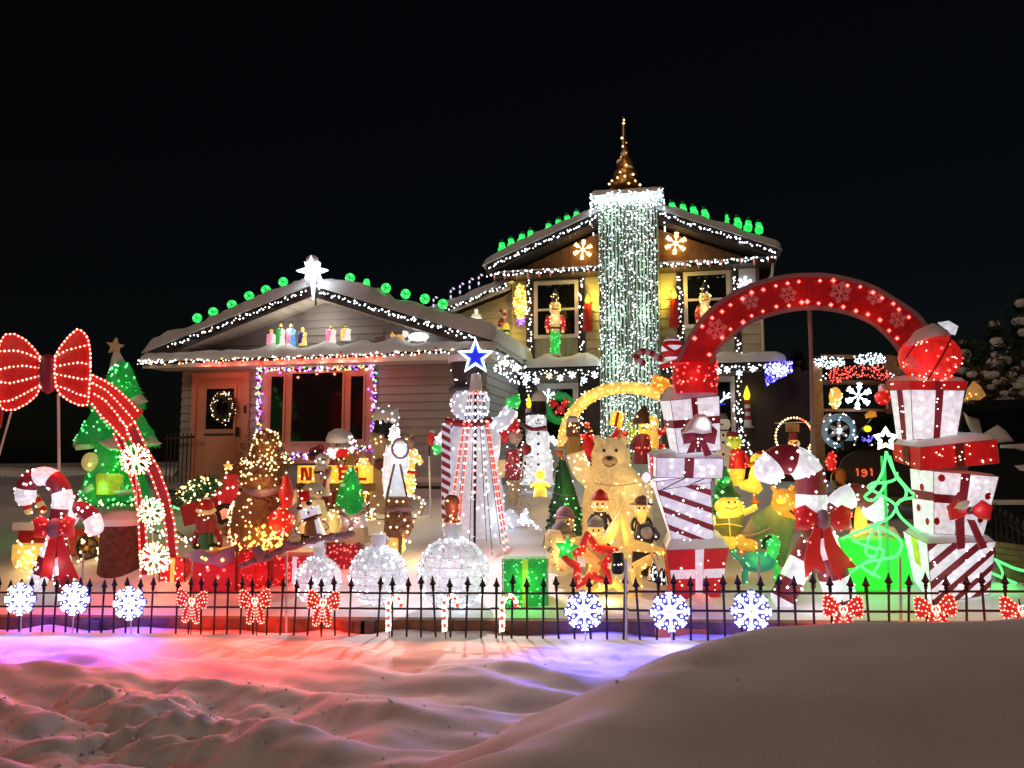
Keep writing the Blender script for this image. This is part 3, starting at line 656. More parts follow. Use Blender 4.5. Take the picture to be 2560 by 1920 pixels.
# ------------------------------------------------------------ lit motifs on the fence
DY = FENCE_Y - .07
def flake(root, s=1):
    n = 8; bk = MB(); pl = []
    for i in range(64):
        a = 2 * PI * i / 64; r = .172 + .017 * math.cos(n * a); pl.append((r * math.sin(a), r * math.cos(a)))
    bk.prism(pl, .012, .02); bk.build('backing_plate', 'plate_blue', root, False)
    fk = MB(); fk.prism([(.06 * math.sin(2 * PI * i / 16), .06 * math.cos(2 * PI * i / 16)) for i in range(16)], -.014, .008)
    for i in range(n):
        a = 2 * PI * i / n; dx, dz = math.sin(a), math.cos(a); nx, nz = dz, -dx
        def q(l, w): return (dx * l + nx * w, dz * l + nz * w)
        fk.prism([q(.05, -.011), q(.05, .011), q(.172, .009), q(.172, -.009)], -.012, .006)
        for sg in (-1, 1):
            for l in (.105, .14): fk.prism([q(l, 0), q(l + .012, 0), q(l + .036, sg * .026), q(l + .022, sg * .032)], -.011, .004)
        b = a + PI / n; fk.ell((math.sin(b) * .108, -.004, math.cos(b) * .108), (.013, .008, .013), 8, 5); fk.ell((math.sin(b) * .152, -.004, math.cos(b) * .152), (.009, .008, .009), 6, 4)
    fk.build('snowflake', 'flake_white', root); bt = MB(); bt.ell((0, -.016, 0), (.012, .006, .012), 8, 5); bt.build('button', 'silver', root)
    st = MB(); st.tube([(0, .026, .05), (0, .03, -.42)], .007, 6); st.build('stake', 'white_pole', root)
    lamp(root, (0, -.12, .12), BLU, 80, .02, -55); lamp(root, (0, .1, .02), BLU, 11, .02, 28)
fl0 = None
for i, (px, py, lb) in enumerate(((50, 1498, 'leftmost blue-rimmed white snowflake light on the fence'), (185, 1497, 'blue-rimmed snowflake light on the fence below the striped cane at the left'), (323, 1508, 'blue-rimmed snowflake light on the fence below the warm snowflake string'),
        (1460, 1528, 'blue-rimmed snowflake light on the fence below the red star'), (1675, 1530, 'blue-rimmed snowflake light on the fence below the red box with lavender ribbon'), (1878, 1528, 'rightmost blue-rimmed snowflake light on the fence'))):
    if fl0 is None: fl0 = empty('snowflake_light', (0, 0, 0)); flake(fl0); o = fl0
    else: o = copy_tree(fl0)
    tag(o, lb, 'snowflake light', 'blue snowflake lights along the fence'); o.location = W(px, py, DY); o.rotation_euler = (0, rnd.uniform(-.1, .1), YAW * .6)
def dots(path, st, r, mb):
    for p in resample(path, st): mb.octa(p, r)
def bow(root):
    pl = MB(); mb = MB(); tb = MB()
    for sg in (-1, 1):
        loop = [(0, .03), (.05 * sg, .08), (.1 * sg, .13), (.15 * sg, .14), (.165 * sg, .06), (.16 * sg, -.03), (.12 * sg, -.04), (.05 * sg, .0), (0, .03)]
        inner = [(0, .03), (.07 * sg, .05), (.12 * sg, .09), (.14 * sg, .02), (.08 * sg, .015)]
        tail = [(0, .01), (.03 * sg, -.06), (.045 * sg, -.14), (.06 * sg, -.2), (.09 * sg, -.2), (.09 * sg, -.1), (.06 * sg, -.03)]; tail2 = [(.01 * sg, .0), (.015 * sg, -.17), (.05 * sg, -.2)]
        pl.prism([(x, z) for x, z in loop[:-1]], .008, .014); pl.prism([(x, z) for x, z in tail], .008, .014)
        for L in (loop, inner, tail, tail2):
            P = [Vector((x, -.004, z)) for x, z in L]; dots(P, .033, .0088, mb); tb.tube(P, .0055, 5)
    dots([Vector((.03 * math.cos(a), -.01, .02 + .03 * math.sin(a))) for a in rng(0, 2 * PI, .5)], .014, .007, mb)
    pl.build('mesh_bow', 'plate_red', root, False); tb.build('rope', 'rope_red', root); mb.build('rope_bulbs', 'bulb_pink', root, True, 'stuff')
    st = MB(); st.tube([(0, .02, .1), (0, .02, -.42)], .006, 6); st.build('stake', 'iron', root); lamp(root, (0, -.12, .12), RED, 85, .02, -57); lamp(root, (0, .1, .02), RED, 14, .02, 28)
b0 = None
for px, py, lb in ((480, 1508, 'leftmost red light bow on the fence'), (638, 1508, 'second red light bow on the fence, left of the stone blocks'), (808, 1512, 'red light bow on the fence in front of the smallest glass bauble'),
        (2108, 1530, 'red light bow on the fence below the big striped cane at the right'), (2340, 1530, 'red light bow on the fence in front of the striped box at the right'), (2556, 1530, 'red light bow on the fence cut off by the right edge of the photo')):
    if b0 is None: b0 = empty('bow_light', (0, 0, 0)); bow(b0); o = b0
    else: o = copy_tree(b0)
    tag(o, lb, 'bow light', 'red bow lights along the fence'); o.location = W(px, py, DY); o.rotation_euler = (rnd.uniform(-.12, .1), rnd.uniform(-.13, .13), YAW * .5)
def cane(root):
    P = smooth_path([Vector(p) for p in ((0, 0, -.17), (0, 0, .05), (.005, 0, .1), (.04, 0, .15), (.09, 0, .155), (.125, 0, .11), (.125, 0, .055))], 8); P = resample(P, .012)
    mb = MB(); mb.tube(P, .02, 10, [(i // 3) % 2 for i in range(len(P))]); mb.build('cane', ['rope_warm', 'c9_red'], root)
    m2 = MB()
    for p in P:
        for _ in range(2):
            if rnd.random() < .8: m2.octa(p + Vector((rnd.choice([-1, 1]) * .021, -.016, rnd.uniform(-.005, .005))), .009)
    m2.build('rope_bulbs', 'bulb_pink', root, True, 'stuff'); st = MB(); st.tube([(0, .01, -.16), (0, .01, -.4)], .005, 6); st.build('stake', 'iron', root)
    lamp(root, (.05, -.12, .1), (1, .36, .26), 8, .02, -55)
c0 = None
for px, py, lb in ((972, 1532, 'small glowing candy cane on the fence in front of the middle glass bauble'), (1112, 1532, 'small glowing candy cane on the fence in front of the largest glass bauble'), (1256, 1532, 'small glowing candy cane on the fence left of the green gift box')):
    if c0 is None: c0 = empty('candy_cane_light', (0, 0, 0)); cane(c0); o = c0
    else: o = copy_tree(c0)
    tag(o, lb, 'candy cane light', 'small candy canes along the fence'); o.location = W(px, py, DY); o.rotation_euler = (0, rnd.uniform(-.09, .09), rnd.uniform(-.2, .2))
mb_ = None
for px, py0, py1, Y, lb in ((208, 1385, 1450, 7.5, 'thin pale post by the striped cane at the left'), (717, 1383, 1555, 7.35, 'thin white post in front of the red gift boxes'), (1565, 1400, 1600, 7.15, 'thin grey post below the dark cylinder by the yellow star'), (1897, 1395, 1480, 7.3, 'short lavender lit post left of the big striped cane'), (2250, 1395, 1535, 7.3, 'thin red lit post in front of the green neon tree')):
    a, b = W(px, py1, Y), W(px, py0, Y); b.y = Y; mb = MB(); mb.tube([(0, 0, -.2), (b.x - a.x, 0, b.z - a.z)], .011, 8); r_ = empty('marker_post', a); tag(r_, lb, 'post'); mb.build('rod', 'white_pole', r_); mb = MB(); mb.ell((b.x - a.x, 0, b.z - a.z), (.014, .014, .008), 8, 4); mb.build('cap', 'white_pole', r_)

# ------------------------------------------------------------ roof ornaments
def pepper(root):
    r = .09
    for i in range(9):
        mb = MB(); a0, a1 = 2 * PI * i / 9 + .16, 2 * PI * (i + 1) / 9 - .16
        pts = [(0.012 * math.sin((a0 + a1) / 2), .012 * math.cos((a0 + a1) / 2))] + [(r * math.sin(lerp(a0, a1, t) + .25 * math.sin(t)), r * math.cos(lerp(a0, a1, t) + .25 * math.sin(t))) for t in (0, .33, .66, 1)]
        mb.prism(pts, -.02, .02); mb.build('segment', 'pepper_green' if i % 3 else 'pepper_pale', root, False)
    mb = MB(); mb.lathe(0, 0, [(-.05, .007), (-.35, .007)], 6); mb.build('stake', 'white_pole', root)
    mb = MB(); mb.prism([(.08 * math.sin(2 * PI * i / 20), .08 * math.cos(2 * PI * i / 20)) for i in range(20)], -.008, .008); mb.build('disc', 'trim_dark', root, False)
p0 = None
for i, (px, py) in enumerate(((493, 795), (533, 780), (580, 762), (623, 740), (665, 725), (708, 705), (875, 695), (917, 709), (965, 720), (1014, 735), (1062, 747), (1107, 760))):
    if p0 is None: p0 = empty('peppermint_light', (0, 0, 0)); pepper(p0); o = p0
    else: o = copy_tree(p0)
    o.location = W(px, py, FY + .25); o.rotation_euler = (0, rnd.uniform(-.2, .2), YAW * .5 + (1.35 if i == 7 else rnd.uniform(-.25, .25)))
    tag(o, ('green peppermint disc on the left slope of the low gable, ' + ORD[i]) if i < 6 else ('green glowing peppermint disc turned edge-on on the right slope of the low gable' if i == 7 else 'green peppermint disc on the right slope of the low gable, ' + ORD[i - 6]), 'roof ornament', 'green peppermints on the low roof')
def gsnow(root):
    mb = MB(); mb.lathe(0, 0, [(-.13, .02), (-.11, .075), (-.05, .092), (0, .08), (.025, .058), (.04, .06), (.075, .068), (.11, .05), (.12, .03)], 12, 0, .5); mb.build('body', 'pepper_green', root)
    mb = MB(); mb.lathe(0, 0, [(.112, .065), (.122, .065), (.124, .045), (.175, .04), (.178, .01)], 10, 0, .5); mb.build('hat', 'fab_dkgreen', root)
    mb = MB(); mb.ell((-.02, -.035, .085), (.007, .005, .008), 6, 4); mb.ell((.022, -.035, .085), (.007, .005, .008), 6, 4); mb.ell((0, -.05, -.02), (.009, .005, .009), 6, 4); mb.ell((0, -.05, -.07), (.009, .005, .009), 6, 4); mb.build('buttons', 'black', root, True, 'stuff')
    mb = MB(); mb.tube([(-.055, -.01, .03), (0, -.045, .025), (.06, -.01, .03), (.075, -.02, -.02)], .013, 6); mb.build('scarf', 'pepper_pale', root)
    mb = MB(); mb.lathe(0, 0, [(-.12, .007), (-.4, .007)], 6); mb.build('stake', 'white_pole', root)
p0 = None
for i, (px, py) in enumerate(((1255, 619), (1278, 609), (1304, 598), (1327, 589), (1371, 572), (1396, 562), (1419, 552), (1441, 542), (1681, 520), (1707, 524), (1734, 530), (1762, 537), (1817, 551), (1844, 558), (1870, 565), (1897, 570))):
    if p0 is None: p0 = empty('snowman_light', (0, 0, 0)); gsnow(p0); o = p0
    else: o = copy_tree(p0)
    o.location = W(px, py, UF + .2); o.rotation_euler = (0, rnd.uniform(-.15, .15), YAW * .4 + (1.4 if i == 12 else rnd.uniform(-.2, .4)))
    tag(o, 'green glowing snowman on the tall roof %s of the chimney, %s' % (('left', ORD[i]) if i < 8 else ('right', ORD[i - 8])), 'roof ornament', 'green snowmen on the tall roof')
p0 = None
for i, (px, py) in enumerate(((1084, 752), (1127, 730), (1150, 718), (1174, 706), (1197, 696))):
    if p0 is None:
        p0 = empty('cane_light', (0, 0, 0)); P = resample(smooth_path([Vector(p) for p in ((0, 0, -.14), (0, 0, .03), (.02, 0, .07), (.06, 0, .08), (.085, 0, .05), (.09, 0, .03))], 6), .02)
        mb = MB(); mb.tube(P, .02, 8, [(k // 3) % 2 for k in range(len(P))]); mb.build('cane', ['pale_purple', 'trim_dark'] if mat('pale_purple', (.6, .5, .7), .4, (.85, .7, 1), .8, lamp=True) else 0, p0); mb = MB(); mb.lathe(0, 0, [(-.14, .006), (-.36, .006)], 6); mb.build('stake', 'white_pole', p0); o = p0
    else: o = copy_tree(p0)
    o.location = W(px, py, 16.1); tag(o, 'small pale purple candy cane on the link roof between gables, ' + ORD[i], 'roof ornament', 'small purple canes on the link roof')

# star on the low gable
C = (781, 683)
toy('roof_star', 'tall bright white star of Bethlehem on the peak of the low gable', 'star', FY - .12, (781, 735), [
    ('P', 'long_points', 'star_white', [(779, 640), (790, 668), (820, 675), (790, 686), (783, 750), (775, 686), (742, 678), (772, 668)], 16),
    ('P', 'short_points', 'star_white', [(763, 656), (781, 664), (800, 656), (796, 676), (803, 697), (781, 688), (764, 699), (768, 677)], 20),
    ('E', 'snow_tuft', 'snow', 781, 650, 16, 13, 9, 2), ('B', 'bracket', 'trim_dark', 787, 700, 792, 764, 4, 8)], lamp_=[(781, 690, -22, WHT, 9)])
# nativity on the ledge
def holy(nm, lb, px, base, top, w, robe, cloak, hair, head='flesh_lit', kneel=False):
    h = base - top; toy(nm, lb, 'nativity figure', 13.05, (px, base), [
        ('L', 'robe', robe, px, [(base + 4, w), (base - h * .3, w * .85), (base - h * .62, w * .9), (base - h * .72, w * .5), (base - h * .76, w * .2)], .7),
        ('I', 'cloak', cloak, [(px - w, base - h * .68), (px + w * .2, base - h * .72), (px - w * .1, base - h * .4), (px - w * .2, base), (px - w * 1.1, base)], w * .5, -w * .55),
        ('T', 'sleeve', cloak, [(px - w * .75, base - h * .66), (px - w * .5, base - h * .45), (px + w * .1, base - h * .42)], w * .2, -w * .5), ('T', 'sleeve', robe, [(px + w * .75, base - h * .66), (px + w * .7, base - h * .46), (px + w * .2, base - h * .42)], w * .2, -w * .5),
        ('E', 'head', head, px, top + h * .15, w * .36, h * .12), ('E', 'hair', hair, px, top + h * .1, w * .42, h * .1, w * .4, w * .12), ('E', 'beard', hair, px, top + h * .25, w * .26, h * .06, w * .16, -w * .25)], 'nativity figures on the gable ledge', rot=YAW * .7)
holy('nativity_figure', 'small nativity figure in white and pink, leftmost on the ledge', 679, 865, 823, 12, 'nat_white', 'nat_pink', 'nat_gold')
holy('nativity_figure', 'tall nativity king in white over green with dark hair', 702, 862, 805, 12, 'nat_white', 'nat_green', 'brown')
holy('nativity_figure', 'tall nativity king in blue with a red collar', 728, 860, 805, 12, 'nat_blue', 'nat_pink', 'black')
holy('nativity_figure', 'nativity woman with a yellow veil and navy cloak', 757, 859, 818, 11, 'nat_gold', 'nat_navy', 'nat_gold')
holy('nativity_figure', 'nativity figure in white over bright pink', 828, 853, 811, 13, 'nat_white', 'nat_pink', 'brown')
holy('nativity_figure', 'nativity figure with dark hair in plain white, right of the pink one', 865, 846, 811, 13, 'nat_white', 'nat_gold', 'brown')
toy('nativity_sheep', 'white lit sheep lying at the right of the gable ledge', 'nativity animal', 13.05, (1045, 852), [('E', 'body', 'star_white', 1046, 842, 26, 11, 9), ('E', 'head', 'nat_white', 1014, 835, 8, 8), ('T', 'leg', 'nat_white', [(1030, 848), (1020, 853)], 3, -5), ('T', 'leg', 'nat_white', [(1060, 848), (1064, 854)], 3, -5), ('E', 'ear', 'nat_white', 1009, 830, 3, 4)])
toy('nativity_donkey', 'small amber lit donkey beside the white sheep on the ledge', 'nativity animal', 13.0, (1000, 852), [('E', 'body', 'flesh_lit', 1000, 843, 14, 7, 6), ('E', 'head', 'flesh_lit', 982, 839, 7, 5), ('T', 'ear', 'flesh_lit', [(982, 836), (980, 830)], 2), ('T', 'leg', 'flesh_lit', [(992, 848), (991, 855)], 2.4), ('T', 'leg', 'flesh_lit', [(1008, 848), (1009, 855)], 2.4)])
toy('deer_figurine', 'small unlit grey deer with antlers on the snowy ledge', 'nativity animal', 13.1, (958, 850), [('E', 'body', 'grey_print', 950, 846, 14, 6, 5), ('T', 'neck', 'grey_print', [(958, 846), (962, 832)], 3), ('E', 'head', 'grey_print', 962, 831, 5, 4), ('T', 'antler', 'grey_print', [(961, 829), (956, 822)], 1.2), ('T', 'antler', 'grey_print', [(963, 829), (967, 821)], 1.2)])
lamp(house, Vector((-6.6, 12.95, 4.25)) - HO, (1, .95, .8), 8, .03); lamp(house, Vector((-7.2, 12.95, 4.1)) - HO, (1, .95, .8), 4, .02)

# tall wing ornaments
def snowflake_led(lb, px, py, r, Y, k, rot=0, cat='snowflake light', grp=None, nm='snowflake_ornament', fr='wire_dark', lw=None):
    def arms(mb, X, s):
        for i in range(6):
            a = PI * i / 3 + .1
            for l0, l1, d in ((0, 1, 0), (.45, .75, .55), (.45, .75, -.55), (.7, 1, .5), (.7, 1, -.5)):
                p = (px + math.sin(a) * r * l0, py - math.cos(a) * r * l0)
                b = a + d; L = (l1 - l0) * r * (1 if d == 0 else .95); mb.tube([X(*p), X(p[0] + math.sin(b) * L, p[1] - math.cos(b) * L)], r * .035 * s, 5)
    pts = []
    for i in range(6):
        a = PI * i / 3 + .1
        for t in (.16, .3, .44, .58, .72, .86, 1): pts.append((px + math.sin(a) * r * t, py - math.cos(a) * r * t))
        for t0, L in ((.45, .28), (.7, .3)):
            for d in (-.55, .55):
                for q in (.5, 1): pts.append((px + math.sin(a) * r * t0 + math.sin(a + d) * r * L * q, py - math.cos(a) * r * t0 - math.cos(a + d) * r * L * q))
    return toy(nm, lb, cat, Y, (px, py), [('M', 'frame', fr, arms), ('DP', 'bulbs', k, pts, r * .085, -r * .08), ('E', 'hub', fr, px, py, r * .12, r * .12, r * .06)], grp, rot=rot, lamp_=[(px, py, -r * .9, lw[0], lw[1])] if lw else None)
snowflake_led('amber rope snowflake on the brown gable left of the chimney', 1457, 624, 24, UY - .1, 'bulb_warm', lw=((1, .45, .1), 2), fr='rope_amber')
snowflake_led('amber rope snowflake on the brown gable right of the chimney', 1689, 608, 27, UY - .1, 'bulb_warm', lw=((1, .45, .1), 2), fr='rope_amber')
snowflake_led('pale blue snowflake light on the white panel of the right upper wall', 1862, 708, 17, UY - .16, 'bulb_cool')
toy('wall_panel_sign', 'white panel behind a pale snowflake on the right upper wall', 'panel', UY - .1, (1866, 728), [('B', 'board', 'white', 1848, 654, 1888, 727, 5), ('B', 'shelf', 'white', 1846, 727, 1889, 731, 10)], rot=0)
def sconce(lb, px, yt, ym, yb, glow):
    toy('candle_light', lb, 'candle light', UY - .22, (px, yb), [('L', 'candle', 'red', px, [(yb, 12), (yb - 4, 13), (ym + 6, 9.5), (ym, 10), (ym - 2, 4)]), ('L', 'flame', 'flame', px, [(ym, 5), (ym - (ym - yt) * .35, 8), (ym - (ym - yt) * .7, 4), (yt, .6)]), ('T', 'drip', 'red', [(px - 7, ym + 2, -7), (px - 8, ym + 18, -7)], 2.4)], rot=0, lamp_=[(px + glow, (yt + ym) / 2, -12, (1, .72, .08), 30)])
sconce('red candle with yellow flame on the wall left of the chimney', 1469, 733, 760, 828, 4); sconce('red candle with yellow flame on the wall right of the chimney', 1685, 720, 748, 818, -4)
def nutcracker(lb, cx, yb, Y, sc_, cut=False):
    def x(v): return cx + v * sc_
    def y(v): return yb - v * sc_
    sh = [('L', 'crown', 'fab_dark', cx, [(y(205), 9 * sc_), (y(225), 16 * sc_), (y(245), 11 * sc_), (y(262), 3 * sc_)]), ('T', 'crown_band', 'gold', [(x(-15), y(207), -8 * sc_), (cx, y(206), -17 * sc_), (x(15), y(207), -8 * sc_)], 3 * sc_),
          ('L', 'head', 'flesh_lit', cx, [(y(165), 12 * sc_), (y(172), 22 * sc_), (y(195), 24 * sc_), (y(206), 17 * sc_)]), ('L', 'beard', 'fab_cream', cx, [(y(120), 5 * sc_), (y(140), 14 * sc_), (y(172), 19 * sc_)], .8, -6 * sc_),
          ('T', 'moustache', 'black', [(x(-13), y(183), -20 * sc_), (x(-5), y(178), -24 * sc_), (cx, y(181), -25 * sc_), (x(5), y(178), -24 * sc_), (x(13), y(183), -20 * sc_)], 2.2 * sc_),
          ('E', 'eye', 'black', x(-9), y(192), 3 * sc_, 3 * sc_, 3 * sc_, -22 * sc_), ('E', 'eye', 'black', x(9), y(192), 3 * sc_, 3 * sc_, 3 * sc_, -22 * sc_),
          ('L', 'coat', 'fab_cream', cx, [(y(85), 16 * sc_), (y(95), 19 * sc_), (y(140), 23 * sc_), (y(162), 17 * sc_)]), ('B', 'belt', 'black', x(-19), y(108), x(19), y(101), 38 * sc_, -20 * sc_),
          ('T', 'sleeve', 'fab_red', [(x(-24), y(152)), (x(-33), y(125)), (x(-30), y(98))], 9 * sc_), ('T', 'sleeve', 'fab_red', [(x(24), y(152)), (x(33), y(125)), (x(30), y(98))], 9 * sc_),
          ('E', 'glove', 'flesh_lit', x(-30), y(90), 7 * sc_, 8 * sc_), ('E', 'glove', 'flesh_lit', x(30), y(90), 7 * sc_, 8 * sc_),
          ('L', 'leg', 'fab_grlit', x(-9), [(y(0), 10 * sc_), (y(30), 9 * sc_), (y(85), 11 * sc_)]), ('L', 'leg', 'fab_grlit', x(9), [(y(0), 10 * sc_), (y(30), 9 * sc_), (y(85), 11 * sc_)]), ('B', 'plinth', 'snow', x(-22), y(2), x(22), y(-8), 30 * sc_, -15 * sc_),
          ('D', 'bulbs', 'bulb_warm', 26, 3 * sc_, ('coat', 'head', 'beard', 'crown')), ('D', 'bulbs', 'bulb_red', 12, 3 * sc_, ('sleeve',)), ('D', 'bulbs', 'bulb_green', 16, 3 * sc_, ('leg',))]
    toy('nutcracker', lb, 'nutcracker', Y, (cx, yb), sh, 'lit nutcrackers in front of upper windows', rot=YAW * .4, lamp_=[(cx, y(150), -40 * sc_, (1, .6, .3), 2)])
nutcracker('lit nutcracker with green legs standing before the left upper window', 1388, 884, 15.7, .62)
nutcracker('lit nutcracker before the right upper window, partly behind the red arch', 1762, 858, 15.7, .6)
toy('tree_silhouette_light', 'amber light oval tree with a purple pot on the left upper wall', 'wall light', UY - .08, (1301, 815), [
    ('I', 'crown', 'rope_amber_dim' if mat('rope_amber_dim', (.4, .2, .03), .5, (1, .5, .05), .5, lamp=True) else 0, [(1301 + 17 * math.sin(a) * (1 if math.cos(a) < 0 else .85), 754 - 46 * math.cos(a)) for a in rng(0, 2 * PI, .4)[:-1]], 8), ('B', 'pot', 'purple', 1291, 792, 1313, 815, 5), ('D', 'bulbs', 'bulb_yellow', 130, 2.4, ('crown',)), ('D', 'bulbs', 'bulb_purple', 26, 2, ('pot',))], rot=0, lamp_=[(1296, 765, -22, (1, .55, .1), 7)])
toy('wall_cane', 'red and white plastic candy cane leaning on the upper wall', 'candy cane', 15.9, (1250, 826), [('C', 'cane', ['white', 'red'], [(1245, 824), (1252, 806), (1259, 792), (1262, 782), (1254, 778), (1247, 786)], 5.5, 8), ('T', 'bow', 'red', [(1246, 806), (1252, 803), (1258, 807)], 3, -5)], lamp_=[(1262, 840, -8, (1, .75, .1), 7)])
toy('bell_figure', 'small yellow lit bell figure with a green base beside the wall cane', 'bell', 15.85, (1266, 832), [('L', 'bell', 'fab_yellow', 1266, [(825, 9), (818, 8), (810, 5), (808, 2)]), ('L', 'base', 'green_cloth', 1264, [(832, 10), (826, 10), (825, 8)])])
toy('white_lantern', 'small white lit lantern on the snowy roof below the link gable', 'lantern', 15.4, (1190, 806), [('B', 'body', 'nat_white', 1177, 791, 1203, 806, 22), ('B', 'roof', 'white', 1180, 785, 1201, 790, 16, 3), ('B', 'neck', 'nat_white', 1186, 773, 1195, 785, 8, 7)], lamp_=[(1190, 800, -14, (1, .75, .2), 3)])
# chimney spire
toy('spire_tree', 'dark spiral tree with a tall thin spire and gold lights on top of the chimney', 'spire tree', 15.85, (1562, 470), [
    ('L', 'branches', 'spire_bronze' if mat('spire_bronze', (.4, .2, .06), .35, metal=.6, var=.3, vs=30) else 0, 1562, [(468, 38), (458, 37), (450, 27), (442, 31), (430, 29), (424, 19), (410, 23), (398, 17), (392, 11), (380, 11), (366, 6)]), ('L', 'spire', 'spire_bronze', 1559, [(372, 7), (350, 6), (320, 4.5), (294, 4)]),
    ('E', 'snow_clump', 'snow', 1556, 404, 16, 9, 10, -8), ('E', 'snow_clump', 'snow', 1572, 420, 12, 7, 10, -14), ('E', 'snow_clump', 'snow', 1560, 386, 9, 8, 8, -6),
    ('DP', 'bulbs', 'bulb_warm', [(1557, 366), (1559, 308), (1560, 300), (1544, 444), (1523, 460), (1588, 452), (1530, 452), (1562, 440), (1572, 458), (1550, 430), (1555, 345), (1583, 436), (1566, 412), (1600, 462)], 3.2, -30), ('D', 'bulbs', 'bulb_amber', 5, 2)], lamp_=[(1562, 400, -70, (1, .6, .2), 2.2)])
# ------------------------------------------------------------ left part of the yard
def mirror(pts, cx): return [(2 * cx - x, y) for x, y in pts]
def arc(cx, cy, rx, ry, a0, a1, n=14): return [(cx + rx * math.cos(R(lerp(a0, a1, i / n))), cy - ry * math.sin(R(lerp(a0, a1, i / n)))) for i in range(n + 1)]
def along(pts, st):
    return [(p.x, p.y) for p in resample([Vector((x, y, 0)) for x, y in pts], st)]
lr = [(138, 890), (150, 868), (172, 840), (193, 823), (207, 828), (220, 846), (226, 880), (226, 935), (222, 985), (220, 1012), (200, 1014), (172, 1002), (150, 985), (140, 968), (136, 930)]
ll = [(100, 892), (84, 870), (62, 848), (36, 835), (12, 836), (0, 858), (-10, 900), (-8, 960), (-2, 1010), (10, 1026), (38, 1024), (66, 1010), (90, 990), (101, 968), (100, 930)]
ri = [[(138, 892), (165, 876), (195, 868), (222, 862)], [(140, 916), (170, 910), (200, 906), (226, 912)], [(142, 936), (175, 942), (205, 948), (226, 946)], [(142, 964), (170, 974), (195, 986), (222, 992)]]
lin = [[(98, 897), (68, 884), (40, 876), (0, 878)], [(98, 920), (60, 914), (20, 918), (-8, 926)], [(98, 940), (60, 950), (25, 958), (-8, 954)], [(98, 964), (60, 985), (25, 1002), (0, 1004)]]
tail = [(228, 935), (262, 948), (292, 968), (325, 1000), (358, 1028), (334, 1058), (320, 1100), (298, 1085), (262, 1052), (242, 1030), (226, 1012)]
tl = [[(232, 938), (262, 952), (292, 972), (326, 1004), (344, 1026)], [(232, 958), (265, 975), (290, 1000), (330, 1045)], [(236, 985), (262, 1000), (288, 1030), (310, 1058), (326, 1095)], [(230, 1010), (250, 1036), (282, 1068), (305, 1095)], [(300, 1050), (318, 1068), (336, 1054)]]
sA = [(284, 1085), (305, 1130), (322, 1180), (338, 1235), (346, 1300), (350, 1380), (352, 1470)]; sB = [(308, 1095), (326, 1150), (346, 1210), (362, 1290), (368, 1380), (372, 1450)]
sC = [(338, 1058), (366, 1120), (396, 1170), (420, 1235), (436, 1310), (444, 1400), (448, 1460)]; sD = [(318, 1085), (346, 1130), (376, 1185), (400, 1250), (416, 1330), (424, 1460)]
ltail = [(-10, 1010), (8, 1030), (2, 1066), (-20, 1100), (-40, 1090)]
SM = []
for L in (lr + lr[:1], ll + ll[:1], *ri, *lin, *tl): SM.append(along(L, 11))
def ropes(mb, X, s):
    for L in SM + [sA, sB, sC, sD]: mb.tube([X(x, y, -7) for x, y in L], 2.3 * s, 5)
toy('bow_arch', 'huge red light bow with a long beaded ribbon tail, at the left edge', 'light bow', 8.6, (150, 1440), [
    ('I', 'bow_loop', 'bow_red', lr, 26), ('I', 'bow_loop', 'bow_red', ll, 26), ('I', 'knot', 'fab_maroon', [(100, 890), (120, 884), (140, 890), (142, 940), (138, 976), (120, 986), (102, 976), (98, 940)], 40),
    ('P', 'ribbon_tail', 'bow_red', tail, 6, 4), ('P', 'ribbon_tail', 'arch_red', ltail, 6, 4), ('P', 'ribbon_strip', 'fab_maroon', sA + sB[::-1], 3, 2), ('P', 'ribbon_strip', 'fab_maroon', sD + sC[::-1], 3, 2),
    ('M', 'rope', 'rope_red', ropes), ('DP', 'rope_bulbs', 'bulb_pink', [p for L in SM for p in L], 3.0, -14), ('DP', 'rope_bulbs', 'bulb_pink', [p for L in (sA, sB, sC, sD) for p in along(L, 15)], 2.9, -9),
    ('T', 'pole', 'white_pole', [(146, 985), (150, 1440)], 3.4, 8), ('T', 'pole', 'white_pole', [(28, 1030), (-6, 1150)], 2.5, 8)], lamp_=[(180, 930, -60, RED, 330, -50), (40, 930, -60, RED, 60, -50), (330, 1250, -60, RED, 3), (420, 1400, -50, RED, 6)])
